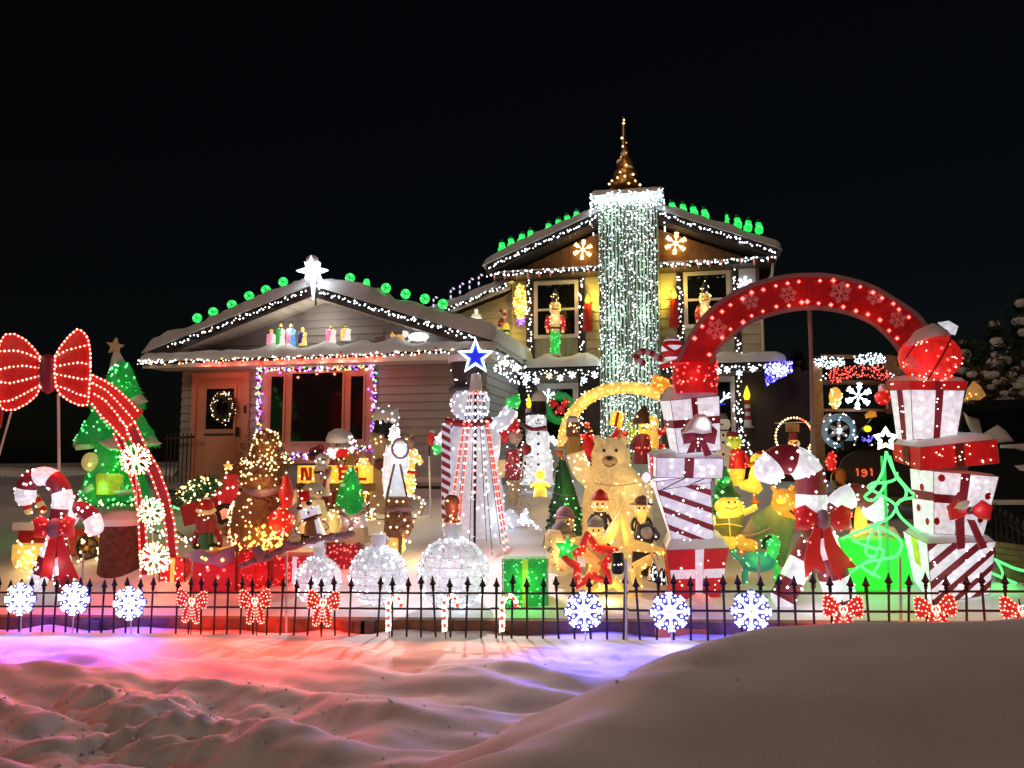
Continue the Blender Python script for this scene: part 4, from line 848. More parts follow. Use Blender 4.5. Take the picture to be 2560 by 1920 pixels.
# fabric tree
def tier(cx, top, bot, w0, w1): return ('L', 'tier', 'fab_green', cx, [(bot, w1), (bot - 14, w1 * .93), (top, w0)])
def skirt(pts): return ('I', 'snow_edge', 'snow', pts, 40, -26)
toy('fabric_tree', 'green fabric tree with snow-edged tiers and a tan star, behind the bow ribbon', 'artificial tree', 11.0, (290, 1262), [
    ('L', 'tier', 'fab_green', [294, 300, 304], [(1016, 60), (1000, 56), (905, 16)]), ('L', 'tier', 'fab_green', 292, [(1112, 98), (1096, 90), (1000, 40)]), ('L', 'tier', 'fab_green', 288, [(1262, 78), (1235, 80), (1110, 42)]), ('L', 'snow_top', 'snow', [297, 294, 291], [(925, 22), (900, 15), (878, 6)]),
    ('M', 'branches', 'fab_green', scraps(900, [(905, 304), (1016, 294)], [(905, 16), (1000, 57), (1016, 60)])), ('M', 'branches', 'fab_green', scraps(1300, [(1000, 292), (1112, 292)], [(1000, 36), (1096, 90), (1112, 94)])), ('M', 'branches', 'fab_green', scraps(1500, [(1110, 288), (1262, 288)], [(1110, 40), (1235, 74), (1262, 76)])),
    ('I', 'snow_edge', 'snow', [(186, 1108), (200, 1094), (246, 1086), (256, 1104), (228, 1122), (192, 1126)], 50, -52), ('I', 'snow_edge', 'snow', [(246, 1104), (290, 1092), (318, 1108), (306, 1128), (272, 1124)], 40, -104), ('I', 'snow_edge', 'snow', [(340, 1100), (372, 1088), (405, 1110), (372, 1118)], 34, -44), ('I', 'snow_edge', 'snow', [(322, 1000), (350, 984), (370, 1004), (346, 1012)], 34, -46), ('I', 'snow_edge', 'snow', [(212, 1216), (236, 1206), (252, 1222), (226, 1236), (206, 1232)], 40, -60), ('I', 'snow_edge', 'snow', [(232, 1012), (252, 1000), (282, 1006), (262, 1018), (240, 1022)], 34, -58), ('I', 'snow_edge', 'snow', [(256, 1225), (330, 1222), (348, 1232), (300, 1240)], 30, -70),
    ('P', 'star', 'fab_tan', star_pts(288, 866, 22, .45, rot=.15), 9), ('D', 'bulbs', 'bulb_green', 120, 3.6, ('tier',)), ('D', 'bulbs', 'bulb_mint', 26, 2.4, ('tier',)), ('L', 'base_drum', 'fab_olive', 275, [(1235, 30), (1190, 30), (1184, 26)], 1, -62)], lamp_=[(300, 1150, -95, GRN, 5), (250, 1220, -100, GRN, 5), (300, 960, -70, GRN, 2)])
toy('lit_globe', 'pale yellow lit globe beside the green fabric tree', 'globe light', 10.6, (224, 1182), [('E', 'globe', 'fab_cream', 226, 1155, 20, 24), ('DP', 'bulb', 'bulb_yellow', [(224, 1162)], 5, -22), ('T', 'stem', 'white_pole', [(226, 1178), (226, 1290)], 2)])
# warm snowflakes on a thread
def puffflake(lb, px, py, r):
    def arms(mb, X, s):
        for i in range(8):
            a = PI * i / 4 + .2
            for l0, l1, d in ((0, 1, 0), (.5, .9, .6), (.5, .9, -.6)):
                p = (px + math.sin(a) * r * l0, py - math.cos(a) * r * l0); b = a + d; L = (l1 - l0) * r
                mb.tube([X(*p), X(p[0] + math.sin(b) * L, p[1] - math.cos(b) * L)], r * .045 * s, 5)
    pts = []
    for i in range(8):
        a = PI * i / 4 + .2
        for t in (.1, .3, .5, .7, .98): pts.append((px + math.sin(a) * r * t, py - math.cos(a) * r * t))
        for d in (-.6, .6):
            for q in (.22, .42): pts.append((px + math.sin(a) * r * .5 + math.sin(a + d) * r * q, py - math.cos(a) * r * .5 - math.cos(a + d) * r * q))
    toy('warm_snowflake', lb, 'snowflake light', 8.2, (px, py), [('M', 'arms', 'rope_warm', arms), ('DP', 'bulbs', 'bulb_warm', pts, r * .1, -4), ('T', 'thread', 'white_pole', [(px + 2, py + r), (px + 5, py + r + 75)], 1.2, 4)], 'warm snowflakes on the hanging thread', lamp_=[(px, py, -30, WRM, 4)])
puffflake('warm white snowflake topmost on the thread, over the green fabric tree', 338, 1150, 40); puffflake('warm white snowflake in the middle of the hanging thread', 378, 1280, 35); puffflake('warm white snowflake lowest on the thread beside the log stump', 387, 1395, 40)
# double candy cane, left
def knotbow(pre, kx, ky, w, h, tw, tails, off):
    return [('I', 'bow_loop', 'fab_red', [(kx - 8, ky - 8), (kx - w * .6, ky - h * .9), (kx - w, ky - h * .6), (kx - w * .9, ky), (kx - w * .95, ky + h * .7), (kx - w * .5, ky + h * .8), (kx - 8, ky + 10)], 34, off),
            ('I', 'bow_loop', 'fab_red', [(kx + 8, ky - 8), (kx + w * .6, ky - h * .9), (kx + w, ky - h * .6), (kx + w * .9, ky), (kx + w * .95, ky + h * .7), (kx + w * .5, ky + h * .8), (kx + 8, ky + 10)], 34, off),
            ('E', 'knot', 'mauve', kx, ky + 2, 17, 24, 20, off - 8)] + [('P', 'bow_tail', 'fab_red', t, 5, off) for t in tails]
toy('candy_cane_pair', 'crossed pair of lit candy canes with a red bow, at the left', 'candy cane', 8.3, (140, 1462), [
    ('C', 'cane', ['fab_white', 'fab_maroon'], [(68, 1262), (64, 1232), (76, 1202), (112, 1190), (142, 1206), (156, 1240), (152, 1285), (142, 1330), (150, 1390), (172, 1500)], 23, 42), ('C', 'cane', ['fab_white', 'fab_maroon'], [(236, 1338), (234, 1305), (214, 1278), (190, 1276), (172, 1296), (150, 1335), (120, 1390), (78, 1500)], 21, 42, 14),
    *knotbow('', 136, 1318, 52, 34, 0, [[(126, 1335), (140, 1340), (136, 1400), (128, 1452), (116, 1440), (100, 1446), (112, 1390)], [(140, 1338), (156, 1338), (176, 1400), (198, 1448), (166, 1436), (148, 1456), (146, 1400)]], -34),
    ('D', 'bulbs', 'bulb_white', 120, 3.0, ('cane',)), ('D', 'bulbs', 'bulb_red', 22, 2.6, ('bow_loop', 'bow_tail'))], lamp_=[(120, 1230, -60, WHT, 1.5), (110, 1420, -60, WHT, 1.5)])
toy('log_stump', 'snow-topped log stump between the striped cane and the warm snowflakes', 'tree stump', 9.0, (302, 1425), [
    ('L', 'trunk', 'bark', 302, [(1440, 54), (1400, 50), (1330, 47), (1308, 48)]), ('L', 'snow_cap', 'snow', 302, [(1312, 52), (1296, 52), (1282, 40), (1276, 15)], 1)])
toy('wagon', 'red wagon with gold lights and a snow cover behind the striped cane', 'wagon', 9.4, (110, 1425), [
    ('B', 'box', 'red', 42, 1322, 250, 1385, 110, -30), ('L', 'barrel_front', 'fab_gold', 75, [(1422, 30), (1395, 38), (1360, 36)], 1, -50), ('B', 'snow_cover', 'snow', 30, 1306, 130, 1326, 118, -34),
    ('T', 'wheel_rim', 'black', arc(217, 1370, 24, 28, 0, 340, 16), 4, -60, True), *[('T', 'spoke', 'black', [(217, 1370), (217 + 22 * math.cos(a), 1370 - 26 * math.sin(a))], 2.6, -60) for a in rng(.3, 5.4, 1.27)], ('E', 'wheel_hub', 'gold', 217, 1370, 7, 7, 6, -62), ('B', 'side_panel', 'timber_pale', 190, 1340, 255, 1400, 8, -52),
    ('DP', 'bulbs', 'bulb_warm', [(rnd.uniform(40, 110), rnd.uniform(1345, 1420)) for _ in range(26)] + [(rnd.uniform(195, 250), rnd.uniform(1330, 1405)) for _ in range(16)], 3.6, -92), ('T', 'runner', 'timber', [(200, 1418), (255, 1395)], 6, -50)], lamp_=[(75, 1400, -125, (1, .6, .15), 5), (217, 1350, -110, (1, .6, .15), 2.5)])
toy('cane_hanger', 'small pale red-banded cane hanging below the left striped cane hook', 'candy cane', 8.9, (74, 1282), [('C', 'cane', ['fab_cream', 'fab_red'], [(74, 1286), (68, 1262), (80, 1240), (94, 1250), (112, 1282)], 9, 14), ('D', 'bulbs', 'bulb_warm', 6, 3)])
# green shrub left of truck, red truck with tree
def bush(nm, lb, cat, px, py, rx, ry, Y, leaf, n, bulbs=None, nb=0, rd=None, cone=False, br=3.2, ls=6, glow=None, snow=0):
    fr = Fr(px, py + ry, Y); s = fr.s; rt = empty(nm, fr.O, YAW); tag(rt, lb, cat); mb = MB(); bl = MB(); sn = MB(); rd = rd or rx
    def pt(q=None):
        while 1:
            v = Vector((rnd.uniform(-1, 1), rnd.uniform(-1, 1), rnd.uniform(-1, 1)))
            if .25 < v.length < 1: break
        v = v * (1 if q is None else q / v.length)
        z = v.z * ry + ry
        k = (1 - z / (2 * ry)) * 1.25 + .05 if cone else 1
        return Vector((v.x * rx * k, v.y * rd * k, z)) * s
    cl = [pt() for _ in range(max(6, n // 40))]
    for _ in range(n):
        p = pt() if rnd.random() < .35 else rnd.choice(cl) + Vector((rnd.gauss(0, .13) * rx, rnd.gauss(0, .13) * rd, rnd.gauss(0, .13) * ry)) * s
        d = Vector((rnd.gauss(0, 1), rnd.gauss(0, 1), rnd.gauss(.2, .8))).normalized(); e = d.orthogonal().normalized(); L = ls * s * rnd.uniform(.7, 1.5)
        mb.add([p - e * L * .25, p + d * L * .5 - e * L * .1, p + d * L, p + e * L * .25], [(0, 1, 2, 3)])
    mb.build('foliage', leaf, rt, False, 'stuff'); t = MB(); t.tube([(0, 0, -ry * .2 * s), (0, 0, ry * .8 * s), (rx * .06 * s, 0, ry * 1.5 * s)], [max(2, rx * .08) * s, max(1.5, rx * .05) * s, .6 * s], 7); t.build('trunk', 'bark', rt)
    for _ in range(nb): 
        p = pt(rnd.uniform(.8, 1)); p.y = -abs(p.y); bl.octa(p, br * s * rnd.uniform(.7, 1.2))
    if nb: bl.build('bulbs', bulbs, rt, True, 'stuff')
    for _ in range(snow): 
        p = pt(rnd.uniform(.5, 1)); p.y = -abs(p.y) ; a = rnd.uniform(.7, 1.9) * ls * s; sn.ell(p, (a, a * .8, a * .6), 6, 4)
    if snow: sn.build('snow_clumps', 'snow_dirty', rt, True, 'stuff')
    if glow: lamp(rt, Vector((0, -rd - 12, ry * 1.1)) * s, glow[0], glow[1])
    return rt
bush('lit_shrub', 'low dark shrub with green lights between the ribbon tail and the red truck', 'shrub', 430, 1250, 50, 26, 11.2, 'foliage', 700, 'bulb_green', 22)
toy('toy_truck', 'red vintage pickup truck decoration carrying a green lit tree', 'truck decoration', 10.4, (560, 1335), [
    ('P', 'bed', 'red', [(468, 1262), (560, 1235), (566, 1290), (480, 1312)], 90, 10), ('P', 'cab', 'fab_red', [(552, 1250), (560, 1214), (578, 1186), (612, 1184), (628, 1192), (640, 1250), (650, 1262), (652, 1300), (566, 1305)], 90, 10),
    ('P', 'side_window', 'tan', [(594, 1198), (610, 1190), (624, 1222), (596, 1224)], 4, -36), ('T', 'door_handle', 'black', [(592, 1232), (604, 1230)], 2, -37), ('P', 'running_board', 'tan', [(560, 1308), (625, 1292), (625, 1300), (560, 1318)], 96, 4),
    ('M', 'wheel', 'rubber', lambda mb, X, s: mb.tube([X(561, 1285, -42), X(561, 1285, -18)], 26 * s, 18)), ('E', 'hubcap', 'fab_cream', 561, 1284, 10, 13, 5, -42), ('M', 'wheel', 'rubber', lambda mb, X, s: mb.tube([X(648, 1290, -38), X(648, 1290, -18)], 20 * s, 16)),
    ('P', 'snow_base', 'timber_pale', [(540, 1320), (625, 1300), (640, 1400), (548, 1402)], 60, 20),
    ('D', 'bulbs', 'bulb_white', 26, 3.2, ('cab',)), ('D', 'bulbs', 'bulb_red', 16, 3)], lamp_=[(590, 1240, -95, (1, .35, .25), 5)])
t_ = bush('lying_tree', 'green lit tree lying in the bed of the red pickup decoration', 'christmas tree', 510, 1222, 66, 30, 10.1, 'fab_dkgreen', 1200, 'bulb_warm', 60, 30, br=3, ls=8, glow=((.9, 1, .5), 1.2)); t_.rotation_euler.y = -.3
toy('tree_star', 'small gold lit star tip of the lying tree', 'star', 10.0, (570, 1170), [('I', 'star', 'fab_gold', star_pts(570, 1166, 14, .5), 8), ('DP', 'bulbs', 'bulb_warm', [(570, 1156), (564, 1172), (578, 1170), (566, 1182)], 3.2, -5)])
toy('teddy_lantern', 'brown bear figure in a red coat and white-brimmed red hat, on the red gift sack', 'bear figure', 9.3, (517, 1375), [
    ('L', 'coat', 'fab_maroon', 517, [(1330, 24), (1322, 26), (1300, 25), (1290, 22)]), ('E', 'head', 'fab_brown', 516, 1296, 25, 20, 20), ('T', 'hat_brim', 'fab_cream', [(494, 1276), (508, 1281, -18), (526, 1281, -18), (536, 1275)], 5.5), ('L', 'hat', 'red', 515, [(1272, 20), (1258, 18), (1248, 10)]), ('E', 'pompom', 'fab_cream', 516, 1248, 9, 6),
    ('E', 'eye', 'black', 508, 1291, 2.4, 2.4, 2.4, -19), ('E', 'eye', 'black', 523, 1291, 2.4, 2.4, 2.4, -19), ('T', 'mouth', 'white', [(508, 1303, -21), (515, 1300, -22), (521, 1297, -20)], 1.6), ('L', 'skirt', 'fab_dkgreen', 515, [(1372, 22), (1352, 18), (1328, 16)]), ('T', 'arm', 'fab_maroon', [(496, 1325), (486, 1348), (488, 1368)], 7), ('T', 'arm', 'fab_maroon', [(538, 1325), (550, 1348), (548, 1368)], 7),
    ('E', 'boot', 'black', 496, 1366, 15, 8, 12, -10), ('E', 'boot', 'black', 538, 1366, 15, 8, 12, -10), ('D', 'bulbs', 'bulb_warm', 12, 2.6)])
# red gift sack and red mesh boxes
toy('gift_sack', 'dark red lit gift box with a grey ribbon draped over it, behind the fence', 'gift box', 8.4, (530, 1475), [
    ('B', 'box', 'fab_red', 478, 1392, 588, 1505, 90), ('I', 'ribbon_drape', 'purple', [(468, 1382), (500, 1372), (530, 1388), (560, 1376), (584, 1364), (586, 1400), (556, 1420), (528, 1410), (500, 1408), (474, 1402)], 22, -8), ('T', 'ribbon_fold', 'gold', [(532, 1372), (552, 1374), (580, 1366)], 7, -6),
    ('DP', 'bulbs', 'bulb_yellow', [(505, 1394), (556, 1400), (528, 1372), (514, 1398)], 4.6, -20), ('DP', 'bulbs', 'bulb_red', [(545, 1442), (520, 1425), (560, 1425), (505, 1450), (575, 1460)], 4.5, -3), ('DP', 'bulbs', 'bulb_pink', [(518, 1418), (545, 1445), (500, 1436)], 3, -3)], lamp_=[(530, 1430, -60, RED, 2)])
def meshbox(lb, x0, y0, x1, y1, Y, shell_, bulbs, nb, rib=None, dp=70, nm='mesh_gift_box', glow=None, wire='wire_dark'):
    def edges(mb, X, s):
        for o in (0, dp):
            mb.tube([X(x0, y0, o), X(x1, y0, o), X(x1, y1, o), X(x0, y1, o)], 1.5 * s, 5, closed=True)
        for x in (x0, x1):
            for y in (y0, y1): mb.tube([X(x, y, 0), X(x, y, dp)], 1.5 * s, 5)
    def tins(mb, X, s):
        for _ in range(420):
            x, y = rnd.uniform(x0, x1), rnd.uniform(y0, y1); p = X(x, y, rnd.uniform(-2, 2)); d = Vector((rnd.gauss(0, 1), rnd.gauss(0, .3), rnd.gauss(0, 1))).normalized() * 5 * s; e = d.cross(Vector((0, 1, 0))).normalized() * 1.2 * s
            mb.add([p - e, p + e, p + d + e, p + d - e], [(0, 1, 2, 3)])
    sh = [('B', 'box', shell_, x0 + 2, y0 + 2, x1 - 2, y1 - 2, dp - 4, 2), ('M', 'wire_frame', wire, edges), ('M', 'tinsel', shell_, tins)]
    if rib: sh += [('B', 'ribbon', rib, (x0 + x1) / 2 - 7, y0, (x0 + x1) / 2 + 7, y1, 2, -3)]
    sh += [('D', 'bulbs', bulbs, nb, 2.8, ('box',))]
    return toy(nm, lb, 'gift box', Y, ((x0 + x1) / 2, y1), sh, lamp_=[((x0 + x1) / 2, (y0 + y1) / 2, -40, *glow)] if glow else None)
meshbox('red tinsel gift box beside the grey-ribboned gift, left of the white post', 592, 1376, 672, 1505, 8.5, 'fab_red', 'bulb_red', 60, 'fab_red', glow=(RED, 2))
meshbox('large red tinsel gift box with a white ribbon behind the white post', 680, 1392, 790, 1512, 8.6, 'fab_red', 'bulb_red', 70, 'fab_lav', 110, glow=(RED, 2))
meshbox('dark red tinsel gift box between the two smaller glass baubles', 812, 1358, 900, 1440, 9.0, 'fab_maroon', 'bulb_red', 60, None, glow=(RED, 2.5))
meshbox('small red and yellow glowing gift box below the lowest warm snowflake', 398, 1396, 462, 1490, 8.7, 'fab_red', 'bulb_pink', 46, 'fab_gold', 50, glow=(RED, 3))
def garl(mb, X, s):
    P = [(604, 1418), (640, 1400), (668, 1392), (700, 1376), (740, 1362), (790, 1350), (830, 1345), (880, 1336)]
    for k in range(2): mb.tube(smooth_path([X(x, y + rnd.uniform(-6, 6), rnd.uniform(-6, 6)) for x, y in P], 4), 6 * s, 7)
    for x, y in along(P, 16):
        mb.ell(X(x + rnd.uniform(-5, 5), y + rnd.uniform(-8, 4), rnd.uniform(-10, 6)), (rnd.uniform(9, 15) * s, 8 * s, rnd.uniform(5, 9) * s), 8, 5)
toy('ribbon_garland', 'dark mauve ribbon garland lying across the tops of the red gift boxes', 'ribbon', 8.5, (740, 1390), [('M', 'ribbon', 'mauve', garl), ('I', 'bow_loop', 'mauve', [(640, 1392), (628, 1372), (646, 1362), (664, 1380), (660, 1404), (644, 1410)], 18, -10), ('D', 'bulbs', 'bulb_dim', 8, 2.4)])
# rattan snowman with warm lights
toy('rattan_figure', 'large brown rattan figure in a brimmed hat, wound with amber lights', 'rattan figure', 9.7, (660, 1400), [
    ('L', 'body', 'wicker', 650, [(1402, 34), (1380, 58), (1330, 70), (1270, 64), (1225, 48)]), ('L', 'head', 'wicker', 660, [(1235, 40), (1210, 56), (1180, 54), (1160, 36)]), ('L', 'hat_brim', 'wicker', 668, [(1160, 60), (1152, 66), (1146, 58), (1138, 36)]), ('L', 'hat', 'wicker', 668, [(1140, 40), (1108, 34), (1088, 30), (1074, 18)]),
    ('T', 'arm', 'wicker', [(600, 1250), (585, 1290), (592, 1330)], 14), ('T', 'scarf', 'mauve', [(615, 1226, -30), (655, 1234, -52), (700, 1222, -30)], 11), ('T', 'twig', 'wicker', [(628, 1170), (612, 1150), (606, 1130)], 3), ('T', 'twig', 'wicker', [(640, 1090), (628, 1080)], 2),
    ('M', 'tinsel', 'wicker', lambda mb, X, s: [mb.add([p - e, p + e, p + d], [(0, 1, 2)]) for _ in range(1500) for y in [rnd.uniform(1085, 1395)] for w in [pw(y, [(1085, 34), (1150, 62), (1180, 56), (1230, 48), (1330, 72), (1395, 50)])] for a in [rnd.uniform(PI, 2 * PI)] for p in [X(654 + w * math.cos(a) * rnd.uniform(.9, 1.15), y, w * math.sin(a) * rnd.uniform(.95, 1.2))] for d in [Vector((rnd.gauss(0, 1), rnd.gauss(-.3, .6), rnd.gauss(0, 1))).normalized() * rnd.uniform(8, 20) * s] for e in [d.orthogonal().normalized() * 1.6 * s]] and None), ('D', 'bulbs', 'bulb_warm', 300, 3.0, ('body', 'head', 'hat', 'hat_brim', 'arm')), ('DP', 'bulbs', 'bulb_amber', [(rnd.gauss(665, 28), rnd.gauss(1350, 24)) for _ in range(70)], 4.2, -74)], lamp_=[(660, 1345, -110, (1, .5, .1), 7), (660, 1210, -90, (1, .6, .25), 5), (668, 1110, -70, (1, .6, .25), 3)])
toy('red_ball_ornament', 'big red lit ball ornament tucked against the rattan figure', 'ball ornament', 9.5, (705, 1335), [('E', 'ball', 'bauble_red_dim' if shell('bauble_red_dim', (.45, .02, .015), (.8, .03, .015), .2) is None else 0, 702, 1305, 34, 34, 30), ('L', 'cap', 'gold', 702, [(1275, 7), (1266, 6)]), ('D', 'bulbs', 'bulb_red', 26, 3), ('L', 'drop', 'fab_red', 716, [(1270, 12), (1235, 18), (1190, 8)]), ('D', 'bulbs', 'bulb_pink', 14, 2.6)], lamp_=[(702, 1290, -60, RED, 3)])
# NOEL blocks
def letter(ch, cx, cy, w, h, t, o):
    x0, x1, y0, y1 = cx - w / 2, cx + w / 2, cy - h / 2, cy + h / 2
    S = {'N': [[(x0, y1), (x0, y0), (x0 + t, y0), (x0 + t, y1)], [(x1 - t, y1), (x1 - t, y0), (x1, y0), (x1, y1)], [(x0 + t * .9, y0), (x0 + t * 1.9, y0), (x1 - t * .9, y1), (x1 - t * 1.9, y1)]],
         'E': [[(x0, y1), (x0, y0), (x0 + t, y0), (x0 + t, y1)]] + [[(x0 + t, a), (x1, a), (x1, a + t), (x0 + t, a + t)] for a in (y0, cy - t / 2, y1 - t)], 'L': [[(x0, y1), (x0, y0), (x0 + t, y0), (x0 + t, y1)], [(x0 + t, y1 - t), (x1, y1 - t), (x1, y1), (x0 + t, y1)]]}
    if ch == 'O': return [('T', 'letter', 'red', arc(cx, cy, w / 2 - t / 2, h / 2 - t / 2, 0, 345, 20), t / 2, o - 1, True)]
    return [('P', 'letter', 'red', q, 4, o - 2 - i * .4) for i, q in enumerate(S[ch])]
for ch, cx, lb in (('N', 766, 'yellow lit block with a red letter N, first of the NOEL blocks'), ('O', 813, 'yellow lit block with a red letter O, mostly behind the white dog figure'), ('E', 860, 'yellow lit block with a red letter E behind the little green tree'), ('L', 902, 'yellow lit block with a red letter L, last of the NOEL blocks')):
    toy('letter_block', lb, 'letter block', 10.6, (cx, 1212), [('B', 'block', 'fab_yellow', cx - 23, 1164, cx + 23, 1208, 44)] + letter(ch, cx, 1185, 27, 32, 7, 0) + [('D', 'bulbs', 'bulb_warm', 7, 2.4, ('block',))], 'NOEL letter blocks', lamp_=[(cx, 1186, -40, (1, .6, .15), 1.6)])
toy('block_stand', 'brown lit stand carrying the NOEL letter blocks', 'stand', 10.6, (830, 1225), [('B', 'rail', 'fab_brown', 740, 1209, 930, 1228, 50, -4), *[('B', 'leg', 'timber', x, 1228, x + 8, 1290, 8, 4) for x in (745, 820, 915)], ('D', 'bulbs', 'bulb_warm', 22, 2.6)])
# Santa
toy('santa_figure', 'large Santa with a snow-covered cap and bright white beard in front of the window', 'santa figure', 11.4, (852, 1260), [
    ('L', 'coat', 'fab_maroon', 856, [(1270, 50), (1240, 52), (1180, 44), (1150, 36), (1142, 20)], .7), ('E', 'head', 'flesh_dull' if mat('flesh_dull', (.5, .32, .25), .6) else 0, 850, 1118, 26, 28, 24), ('I', 'beard', 'fab_white', [(822, 1118), (818, 1138), (834, 1150), (860, 1152), (880, 1140), (884, 1114), (866, 1122), (850, 1128), (836, 1122)], 26, -18), ('L', 'cap', 'snow', [851, 851, 850, 848], [(1108, 34), (1098, 36), (1082, 28), (1072, 10)]),
    ('T', 'cap_fold', 'grey_print', [(872, 1096, -14), (882, 1104, -14), (884, 1122, -8)], 7), ('T', 'eyebrow', 'white', [(852, 1104, -26), (866, 1098, -26), (876, 1102, -22)], 2.5), ('E', 'eye', 'black', 842, 1111, 3, 3, 2, -23), ('E', 'eye', 'black', 864, 1110, 3, 3, 2, -23), ('E', 'nose', 'flesh_dull', 852, 1118, 5, 5, 5, -25), ('T', 'sleeve', 'fab_maroon', [(826, 1150), (806, 1180), (800, 1205)], 13), ('T', 'sleeve', 'fab_maroon', [(888, 1150), (905, 1180), (902, 1215)], 13),
    ('P', 'robe_trim', 'fab_white', [(850, 1150), (862, 1150), (866, 1262), (852, 1262)], 4, -38), ('T', 'glasses', 'black', arc(842, 1111, 7, 6, 0, 340, 12), 1, -27, True), ('T', 'glasses', 'black', arc(864, 1110, 7, 6, 0, 340, 12), 1, -27, True), ('D', 'bulbs', 'bulb_white', 40, 2.8, ('beard', 'cap_fold')), ('D', 'bulbs', 'bulb_warm', 14, 2.4, ('coat',))], lamp_=[(840, 1130, -70, WHT, 1.25)])
toy('sack', 'dark red gift sack with loops behind the Santa', 'gift sack', 11.8, (790, 1150), [('I', 'sack', 'fab_maroon', [(768, 1140), (776, 1120), (795, 1114), (806, 1122), (800, 1150), (776, 1152)], 24), ('T', 'handle', 'fab_maroon', arc(800, 1124, 8, 11, 0, 340, 12), 2.5, -6, True)])
toy('bear_cap_figure', 'brown bear head in a bright red knit cap above the gold star', 'bear figure', 10.2, (858, 1180), [('E', 'head', 'fab_brown', 856, 1150, 20, 18), ('E', 'muzzle', 'fab_tan', 852, 1156, 8, 6, 6, -16), ('L', 'cap', 'bauble_red', 858, [(1142, 19), (1130, 17), (1122, 9)]), ('L', 'collar', 'bauble_red', 856, [(1170, 14), (1162, 13)]), ('E', 'eye', 'black', 849, 1146, 2, 2, 2, -19), ('E', 'eye', 'black', 862, 1146, 2, 2, 2, -19), ('D', 'bulbs', 'bulb_warm', 8, 2.6)])
toy('small_fabric_tree', 'small dark green fabric tree with an amber star, above the white owl', 'artificial tree', 9.6, (872, 1284), [
    ('L', 'tier', 'fab_green', 878, [(1228, 26), (1218, 24), (1166, 6)]), ('L', 'tier', 'fab_green', 875, [(1284, 34), (1262, 31), (1208, 16)]), ('M', 'branches', 'fab_green', scraps(700, [(1166, 878), (1284, 875)], [(1166, 7), (1222, 27), (1284, 35)], (5, 11))), ('P', 'star', 'gold', star_pts(876, 1150, 20, .48, rot=.1), 8), ('E', 'snow_clump', 'snow', 860, 1212, 7, 5, 5, -16), ('E', 'snow_clump', 'snow', 907, 1262, 10, 7, 7, -12), ('D', 'bulbs', 'bulb_green', 26, 3, ('tier',))], lamp_=[(875, 1210, -55, GRN, 1.5)])
toy('owl_figure', 'white owl figure with big round eyes and pointed ears, above the garland', 'owl figure', 9.2, (882, 1352), [
    ('L', 'body', 'fab_tan', 884, [(1356, 40), (1330, 36), (1318, 34)]), ('I', 'face', 'white', [(848, 1284), (856, 1274), (868, 1286), (892, 1284), (908, 1272), (914, 1282), (914, 1320), (898, 1334), (866, 1334), (852, 1316)], 46, -10),
    ('E', 'eye_disc', 'white', 867, 1304, 11, 13, 6, -30), ('E', 'eye_disc', 'white', 893, 1302, 12, 13, 6, -30), ('E', 'pupil', 'black', 868, 1305, 3, 3, 3, -35), ('E', 'pupil', 'black', 893, 1302, 3, 3, 3, -35), ('L', 'beak', 'mauve', 878, [(1326, 1), (1318, 6), (1308, 4)], 1, -30), ('T', 'brow', 'mauve', [(850, 1284, -24), (866, 1290, -32), (880, 1306, -34), (894, 1288, -32), (912, 1280, -24)], 4), ('E', 'ear_tuft', 'fab_tan', 853, 1281, 6, 11, 6, -8), ('E', 'ear_tuft', 'fab_tan', 911, 1279, 6, 11, 6, -8), ('D', 'bulbs', 'bulb_white', 5, 2.4)], lamp_=[(880, 1290, -60, WRM, 1.5)])
toy('dog_figure', 'upright white dog figure with a dark belt, left of the Santa coat', 'dog figure', 10.3, (805, 1240), [
    ('L', 'body', 'white', 806, [(1240, 19), (1215, 17), (1180, 22), (1165, 20)], .8), ('E', 'head', 'white', 806, 1150, 19, 17, 16), ('E', 'muzzle', 'white', 797, 1154, 9, 7, 10, -10), ('T', 'ear', 'black', [(795, 1136), (784, 1130), (780, 1140)], 6), ('T', 'mouth', 'black', [(794, 1152, -20), (804, 1148, -18), (814, 1150, -14)], 1.5), ('B', 'belt', 'ribbon', 784, 1178, 806, 1184, 30, -20), ('T', 'scarf_tail', 'red', [(818, 1175, -14), (812, 1205, -20), (808, 1235, -20)], 4), ('T', 'arm', 'flesh_dull', [(824, 1170), (818, 1190, -20), (800, 1195, -24)], 7), ('D', 'bulbs', 'bulb_white', 8, 2.4)])
toy('polar_bear_figure', 'white polar bear head figure wearing a red bow scarf, below the letter N', 'bear figure', 9.9, (785, 1262), [
    ('L', 'body', 'fab_cream', 782, [(1330, 40), (1280, 36), (1250, 26)]), ('E', 'head', 'grey_fur_white' if mat('grey_fur_white', (.6, .58, .55), .8, var=.15) else 0, 782, 1228, 30, 22, 22), ('E', 'muzzle', 'grey_fur_white', 795, 1236, 13, 9, 12, -14), ('E', 'nose', 'black', 799, 1231, 3.5, 3, 3, -25), ('E', 'eye', 'black', 777, 1227, 2.4, 2.4, 2.4, -21), ('E', 'ear', 'brown', 752, 1216, 12, 9, 8), ('B', 'scarf_bow', 'red_gloss', 746, 1228, 772, 1254, 8, -26), ('I', 'collar', 'fab_cream', [(728, 1228), (742, 1222), (742, 1255), (730, 1265), (722, 1245)], 14, 4), ('D', 'bulbs', 'bulb_warm', 10, 2.6)], lamp_=[(765, 1300, -60, (1, .7, .35), 3)])
